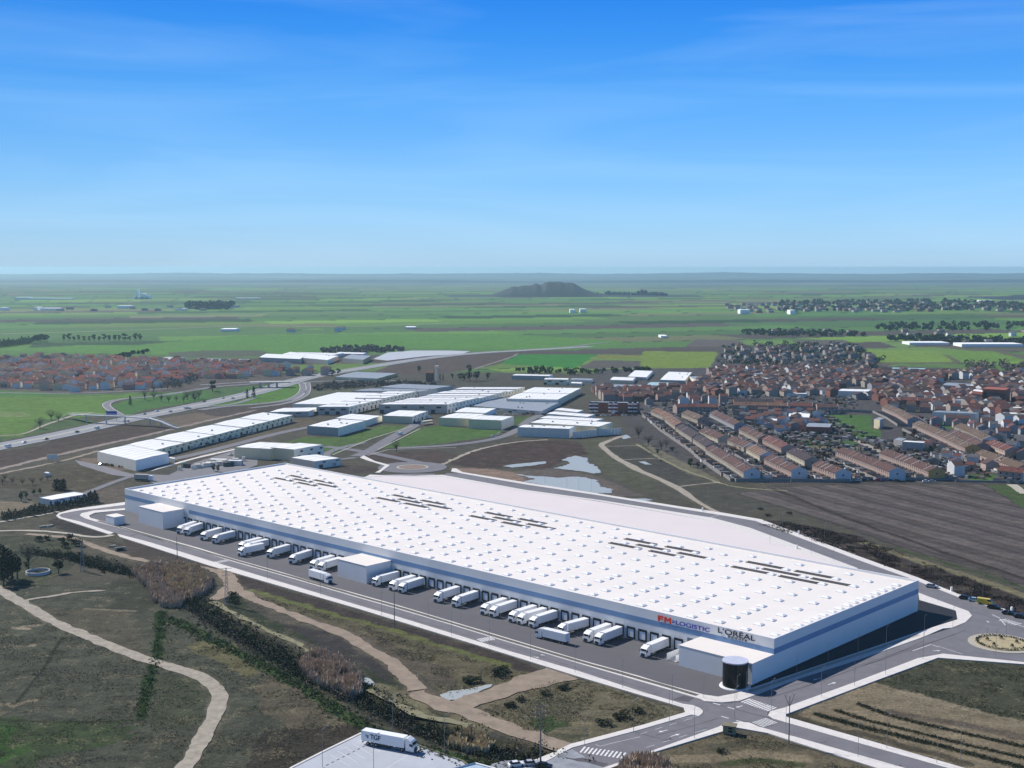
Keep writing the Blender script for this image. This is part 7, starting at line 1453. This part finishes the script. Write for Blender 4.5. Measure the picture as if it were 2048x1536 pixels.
scr = Gz(1500, 1044, 1560, 1042, 1720, 1074, 1870, 1132, 2060, 1200, 2160, 1250, 2060, 1236, 1900, 1184, 1700, 1104); wedge = Gz(1320, 1510, 1450, 1468, 1520, 1470, 1740, 1540, 1740, 1580, 1300, 1580); fr_ = Gf('f', 880, 850, 1370, 665, 2200, 710, 2200, 1170, 1900, 1120, 1400, 1000, 1100, 915)
tufts('meadow_weeds', 'dark tufts scattered over the near meadow', [near1, near2], .95, .35, .12, LM['dark']); tufts('meadow_straw', 'straw-coloured dead grass over the near meadow', [near1, near2], .8, .3, .11, leaf_mat('straw', (150, 138, 110)))
tufts('verge_scrub', 'dry scrub in the plots around the crossing', [tri_, strip, wedge, fr_], 1.2, .4, .14, LM['dark']); tufts('verge_straw', 'pale dry grass in the plots around the crossing', [tri_, strip, wedge], 1.0, .4, .13, leaf_mat('straw_light', (172, 160, 124)))
tufts('back_scrub', 'dark scrub between the back road and the ploughed field', [scr], 1.3, .7, .3, leaf_mat('scrub_brown', (64, 56, 54)))
# hedge ring on the right roundabout
mbp = [cards((c2[0] + 8.2 * math.cos(a), c2[1] + 8.2 * math.sin(a), .6), 16, .55, .55, .45, .2) for a in np.linspace(0, 6.28, 60)]; V_, F_ = merge(mbp); tag(obj('hedge', npmesh('hedge', V_, F_, LM['dark'])), 'low dark hedge ring around the right roundabout island', 'hedge')
for k in range(5): a = k * 1.256; t = thing('shrub', f'small dark sapling on the right roundabout island, {nth(k + 1)} around the ring', 'shrub', (c2[0] + 5 * math.cos(a), c2[1] + 5 * math.sin(a), .3), 0, 'saplings on the right roundabout', (1.2, 1.2, 1.4)); c_, tk_ = tree_meshes('shrub', 0); obj('crown', c_, t); obj('trunk', tk_, t)

# ------------------------------------------------------------------ lamp posts, poles, pylons, signs
pol = MB().cyl(0, 0, 0, 9, .065, .045, n=6).mesh('pole', M_galv); arm = MB(); arm.beam((0, 0, 8.8), (1.4, 0, 9.25), .05, .04, 5); armm = arm.mesh('arm', M_galv); lmp = MB().box(1.25, 1.85, -.1, .1, 9.2, 9.3).mesh('lamp_head', M_galv)
lamp0 = thing('street_lamp', 'x', 'street lamp', (0, 0, 0)); obj('pole', pol, lamp0); obj('arm', armm, lamp0); obj('lamp_head', lmp, lamp0); LU = [False]
def lamps(pts, label, group, sc=1.0, ang=None):
    for k, (fr, x, y) in enumerate(pts):
        o = lamp0 if not LU[0] else copy_tree(lamp0); LU[0] = True; p = G(*px(fr, x, y)); o.location = (*p, .1); o.scale = (sc, sc, sc); o['group'] = group; o['label'] = label.format(nth(k + 1)); o.rotation_euler = (0, 0, ang if ang is not None else R(45))
lamps([('b', 540, 1115), ('b', 965, 1240), ('r', 405, 580), ('r', 1297, 840), ('r', 1783, 985), ('s', 388, 572), ('s', 960, 740), ('s', 1570, 935), ('t', 413, 710)], 'grey street lamp on the outer pavement of the front road, {} from the left', 'lamps along the front road')
lamps([('p', 822, 240), ('r', 1000, 590), ('r', 1420, 705), ('t', 815, 640), ('t', 1240, 660), ('t', 1360, 595), ('f', 230, 810), ('f', 480, 720), ('f', 718, 640), ('f', 945, 570), ('f', 1250, 480), ('u', 1137, 862)], 'grey street lamp on the warehouse side of the roads, {} from the left', 'lamps on the warehouse side', .8)
lamps([('t', 1680, 800), ('f', 425, 970), ('f', 692, 880), ('f', 940, 790), ('f', 1240, 665), ('u', 1685, 1240), ('f', 950, 1380), ('f', 1350, 1500), ('f', 1540, 1480)], 'grey street lamp on the outer side of the right-hand road, {} counting from the crossing', 'lamps on the outer right-hand road')
lamps([('t', 375, 935), ('v', 1965, 540), ('v', 1340, 715), ('s', 1710, 1490), ('t', 1210, 905), ('t', 695, 1160), ('f', 720, 1450), ('t', 1865, 1110)], 'grey street lamp around the crossing and the lower road, {} noted clockwise' if False else 'grey street lamp beside the lower road and crossing, {} of eight', 'lamps by the lower road')
lamps([('d', 1460, 705), ('d', 1620, 770), ('d', 1795, 800), ('d', 1690, 910), ('d', 1870, 975), ('d', 1360, 830), ('u', 587, 200), ('u', 945, 525), ('u', 1370, 655), ('u', 1520, 460), ('u', 1820, 960), ('c', 1160, 345), ('c', 1335, 385), ('c', 1430, 400), ('c', 1530, 420)], 'thin street lamp along the back road behind the warehouse, {} of fifteen', 'lamps along the back road', .9)
lamps([('i', 980, 1530), ('i', 1390, 1536 + 60), ('i', 1542, 1250), ('j', 755, 1415)], 'tall grey lamp post around the lorry park, {} from the left', 'lamps around the lorry park', 1.15)
lamps([('l', 1075, 995), ('l', 1150, 960), ('l', 1375, 880), ('l', 1515, 825), ('l', 1725, 1060), ('l', 600, 860), ('l', 508, 890), ('l', 235, 960), ('l', 132, 990), ('l', 665, 470), ('l', 1040, 560), ('l', 1435, 440), ('k', 855, 740), ('k', 1765, 545), ('l', 160, 240), ('l', 70, 220), ('l', 365, 235), ('l', 1375, 320)], 'thin lamp post in the industrial estate and by the motorway, {} of eighteen', 'lamps of the estate', .95)
def pole(fr, x, y, h, label, arms=0, r=.2, nm='utility_pole', lean=0):
    p = G(*px(fr, x, y)); t = thing(nm, label, 'pole', (*p, -.2), R(20)); obj('shaft', MB().cyl(0, 0, 0, h, r, r * .5, n=8).mesh('shaft', smat('concrete_pole', (140, 134, 128), k=.75, var=.1)), t)
    for k in range(arms):
        z_ = h - .4 - k * 1.3; m_ = MB(); m_.beam((-1.6 + .2 * k, 0, z_), (1.6 - .2 * k, 0, z_ + (.5 if k == 0 and arms > 2 else 0)), .08, n=4); obj('crossarm', m_.mesh('crossarm', M_galv), t)
        for s in (-1.4, 1.4): m_ = MB(); m_.cyl(s, 0, z_ + .05, z_ + .4, .07, n=5); obj('insulator', m_.mesh('insulator', M_lclad), t)
    return t
pole('r', 570, 735, 13.5, 'tall grey pole standing on the slope below the middle of the front road'); pole('p', 1630, 915, 11.5, 'tall grey pole beside the dirt track below the left part of the front road')
pole('v', 775, 975, 16.5, 'tall concrete power pole with crossarms beside the parked cars at the bottom', 3, .28)
fp = pole('t', 1905, 1220, 13.5, 'dark pole with a forked top beside the right-hand pavement of the crossing', 0, .2)
for s in (-1, 1):
    m_ = MB(); m_.beam((0, 0, 10.6), (s * 1.3, 0, 13.4), .09, .05, 5); m_.beam((s * 1.3, 0, 13.4), (s * .9, 0, 14.4), .05, .04, 4); m_.beam((s * 1.3, 0, 13.4), (s * 1.9, 0, 14.2), .05, .04, 4); obj('fork_arm', m_.mesh('fork_arm', M_chas), fp)
pole('v', 830, 600, 3.6, 'short post with a round red sign beside the dirt track', 0, .06, 'sign_post'); pole('u', 1575, 945, 2.4, 'small sign post on the near side of the right roundabout', 0, .07, 'sign_post')
def pylon(fr, x, y, h, w_, label):
    p = G(*px(fr, x, y)); t = thing('pylon', label, 'pylon', (*p, -.3), R(15)); b, tp = w_, w_ * .22
    for sx in (-1, 1):
        for sy in (-1, 1): m_ = MB(); m_.beam((sx * b, sy * b, 0), (sx * tp, sy * tp, h), .09, .06, 4); obj('leg', m_.mesh('leg', M_galv), t)
    m_ = MB(); n = 9
    for k in range(n):
        z0, z1 = h * k / n, h * (k + 1) / n; w0, w1 = b + (tp - b) * k / n, b + (tp - b) * (k + 1) / n
        for (ax, ay), (bx, by) in (((-1, -1), (1, -1)), ((1, -1), (1, 1)), ((1, 1), (-1, 1)), ((-1, 1), (-1, -1))): m_.beam((ax * w0, ay * w0, z0), (bx * w1, by * w1, z1), .045, n=3); m_.beam((bx * w0, by * w0, z0), (ax * w1, ay * w1, z1), .045, n=3)
    o_ = obj('lattice', m_.mesh('lattice', M_galv), t)
    for k in range(3): m_ = MB(); m_.beam((-2.2 + .3 * k, 0, h - .3 - 1.3 * k), (2.2 - .3 * k, 0, h - .3 - 1.3 * k), .08, n=4); obj('crossarm', m_.mesh('crossarm', M_galv), t)
pylon('a', 660, 1045, 13, .9, 'small lattice pylon at the edge of the meadow, left of the reed bed'); pylon('b', 215, 1320, 15, .9, 'small lattice pylon in the stream thicket between the two reed beds'); pylon('a', 228, 990, 14, .7, 'slim lattice pylon near the leafless tree at the left') if False else None
for k, (fr, x, y) in enumerate((('u', 1120, 400), ('u', 1890, 660), ('d', 1590, 755), ('d', 820, 568), ('d', 1575, 870))):
    t = thing('street_cabinet', f'small white service cabinet beside the back road, {nth(k + 1)} from the right' if k < 2 else f'small service cabinet beside the back road behind the warehouse, {nth(k - 1)} of three', 'cabinet', (*G(*px(fr, x, y)), .1)); obj('body', MB().box(-.35, .35, -.3, .3, 0, 1.7).mesh('body', M_wclad), t); obj('base', MB().box(-.4, .4, -.35, .35, -.1, .1).mesh('base', M_walk), t)
# concrete remains beside the junction
for k, (x, y, w2) in enumerate(((800, 725, 1.8), (905, 852, 1.3), (350, 695, 2.6), (400, 690, 2.0))):
    t = thing('concrete_block', f'concrete rubble block beside the stream culvert, {nth(k + 1)}' if False else ['pale concrete block beside the dirt track by the culvert', 'small pale slab in the grass beside the dirt track', 'broken concrete slab beside the loop road', 'smaller broken concrete slab beside the loop road'][k], 'block', (*G(*px('p' if k == 0 else 'a', x, y)), -.1), R(20 * k)); m_ = MB(); m_.add([(-w2, -.7, 0), (w2, -.8, 0), (w2 * .9, .8, 0), (-w2 * .8, .7, 0), (-w2 * .9, -.6, .7), (w2 * .85, -.6, .9), (w2 * .8, .6, .8), (-w2 * .7, .6, .6)], [(4, 5, 6, 7), (0, 1, 5, 4), (1, 2, 6, 5), (2, 3, 7, 6), (3, 0, 4, 7)]); obj('slab', m_.mesh('slab', M_walk2), t)
cul = thing('culvert', 'dark culvert mouth under the track near the left reed bed', 'culvert', (*G(*px('p', 900, 770)), -.4), R(25)); obj('headwall', MB().box(-2.4, 2.4, -.3, .3, 0, 1.9).mesh('headwall', M_walk2), cul); obj('opening', MB().box(-1.4, 1.4, -.34, -.3, .1, 1.4).mesh('opening', M_black), cul)

# ------------------------------------------------------------------ far hills, far works, haze
def hill(nm, x0, x1, ybase, prof, depth, m_, seed, kx=1.0, rough=.10):
    """ridge: prof = list of (photo x, photo y of the crest); stands where its foot meets the plain"""
    D = G(1024, ybase)[1]; xs = np.linspace(x0, x1, 160); cy = np.interp(xs, [p[0] for p in prof], [p[1] for p in prof]); wx_ = (xs - 1024) / FPX * (D + depth * .5) 
    hh = np.maximum(CAMH - (cy - YH) / FPX * (D + depth * .5), 0) ; hh = hh * (1 + rough * (fbm(xs / 9, xs * 0 + seed, seed, 4) - .5) * 2); rows_ = 18; V_ = []
    for j in range(rows_):
        t = j / (rows_ - 1); f = math.sin(math.pi * t) ** .8 if t < 1 else 0; y = D + depth * t; nn = 1 + rough * 1.5 * (fbm(xs / 14, xs * 0 + t * 6, seed + 3, 4) - .5) * (1 if 0 < t < 1 and abs(t - .5) > .04 else 0)
        V_.append(np.stack([wx_, np.full_like(xs, y), hh * f * nn - 2 * (f == 0)], 1))
    V_ = np.concatenate(V_); n = len(xs); ii = (np.arange(rows_ - 1)[:, None] * n + np.arange(n - 1)[None]).ravel(); o = obj(nm, npmesh(nm, V_, np.stack([ii, ii + 1, ii + n + 1, ii + n], 1), m_, smooth=True)); o['kind'] = 'structure'; return o
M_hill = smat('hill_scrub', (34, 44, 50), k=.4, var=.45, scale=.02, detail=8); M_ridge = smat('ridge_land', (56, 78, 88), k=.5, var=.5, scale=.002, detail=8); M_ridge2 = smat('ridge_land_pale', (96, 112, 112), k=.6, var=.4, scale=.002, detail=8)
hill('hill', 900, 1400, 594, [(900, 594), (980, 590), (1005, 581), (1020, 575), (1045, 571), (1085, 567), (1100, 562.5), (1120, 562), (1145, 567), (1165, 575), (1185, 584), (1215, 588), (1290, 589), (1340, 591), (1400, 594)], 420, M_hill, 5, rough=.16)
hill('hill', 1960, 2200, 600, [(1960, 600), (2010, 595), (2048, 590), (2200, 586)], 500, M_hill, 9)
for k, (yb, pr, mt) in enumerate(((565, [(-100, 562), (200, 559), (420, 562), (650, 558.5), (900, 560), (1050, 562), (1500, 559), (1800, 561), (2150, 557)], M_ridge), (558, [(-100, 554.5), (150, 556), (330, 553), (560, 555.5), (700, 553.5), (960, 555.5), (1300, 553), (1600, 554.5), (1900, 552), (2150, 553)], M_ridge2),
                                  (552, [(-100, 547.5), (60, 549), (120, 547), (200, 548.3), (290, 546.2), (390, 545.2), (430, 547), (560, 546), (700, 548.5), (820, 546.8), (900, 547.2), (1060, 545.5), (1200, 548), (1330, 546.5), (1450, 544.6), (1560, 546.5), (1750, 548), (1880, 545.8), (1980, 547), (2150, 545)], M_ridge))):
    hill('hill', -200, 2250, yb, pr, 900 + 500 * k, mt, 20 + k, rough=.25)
mb = MB()
for k in range(110):
    x = rng.uniform(1180, 1335); D = G(1024, 592)[1] + rng.uniform(-60, 60); hh = rng.uniform(2, 11) + (rng.uniform(4, 14) if 1208 < x < 1222 or 1272 < x < 1292 else 0); cx_ = (x - 1024) / FPX * D; w2 = rng.uniform(3, 6); mb.box(cx_ - w2, cx_ + w2, D - 8, D + 8, 0, hh + 8)
tag(obj('distant_town', mb.mesh('distant_town', smat('far_town_grey', (66, 72, 78), k=.5))), 'cluster of far buildings right of the dark hill on the horizon', 'town', kind='stuff')
mb = MB()
for x0, x1, y_, h_ in ((30, 60, 599, 9), (60, 105, 599, 6), (105, 145, 599, 5), (268, 300, 598, 8), (272, 276, 598, 38), (282, 290, 598, 22), (292, 298, 598, 16), (470, 520, 598, 4), (0, 10, 621, 9), (68, 76, 621, 10), (82, 118, 621, 7), (235, 262, 617, 9), (440, 470, 663, 5), (350, 370, 621, 6), (1140, 1150, 626, 10), (1160, 1172, 625, 10), (1480, 1500, 628, 12), (1580, 1590, 629, 12), (1820, 1900, 690, 4), (1925, 2048, 694, 5), (810, 830, 657, 3), (1322, 1335, 676, 4), (1960, 1985, 606, 10)):
    D = G(1024, y_)[1]; a, b = (x0 - 1024) / FPX * D, (x1 - 1024) / FPX * D; mb.box(a, b, D, D + 40, 0, h_)
tag(obj('distant_works', mb.mesh('distant_works', M_wclad)), 'white far-off factory sheds and greenhouses on the plain', 'factories', kind='stuff')
HX, HY0, HY1 = 26000, -900, 27000
hb = MB().box(-HX, HX, HY0, HY1, -8, CAMH + 6).mesh('haze', [])
hm = bpy.data.materials.new('haze'); hm.use_nodes = True; hn = hm.node_tree; hn.nodes.clear(); ho = hn.nodes.new('ShaderNodeOutputMaterial'); pv = hn.nodes.new('ShaderNodeVolumePrincipled')
pv.inputs['Color'].default_value = (0.56, 0.89, 1.0, 1); pv.inputs['Density'].default_value = 5.6e-5; pv.inputs['Anisotropy'].default_value = 0.3
hn.links.new(pv.outputs[0], ho.inputs['Volume']); hb.materials.append(hm); ho_ = obj('haze', hb); ho_['kind'] = 'stuff'
print('trees', TN[0], 'objects', len(bpy.data.objects), 'tris~', sum(len(m.polygons) for m in bpy.data.meshes))
# look-alikes that can still be told apart by their place get it into their label
_grp = {}
for o in bpy.data.objects:
    if not o.parent and 'group' in o: _grp.setdefault((o['group'], o['label']), []).append(o)
for (g_, l_), os_ in _grp.items():
    if 2 <= len(os_) <= 59:
        os_.sort(key=lambda o: o.location.x / max(1, o.location.y))
        base_ = l_.replace('one of the dark evergreens', 'dark evergreen')
        while len(base_.split()) > 12: base_ = ' '.join(base_.split()[:-1])
        for w_ in (' of', ' the', ' at', ' by', ' in', ' and', ' along', ' between', ' beside', ' on', ' around', ' with'):
            if base_.endswith(w_): base_ = base_[:-len(w_)]
        for k, o in enumerate(os_): o['label'] = f'{base_}, {nth(k + 1)} from the left'
for o in bpy.data.objects:
    if not o.parent and 'label' in o and len(o['label'].split()) > 16: print('LONG', o.name, '|', o['label'])
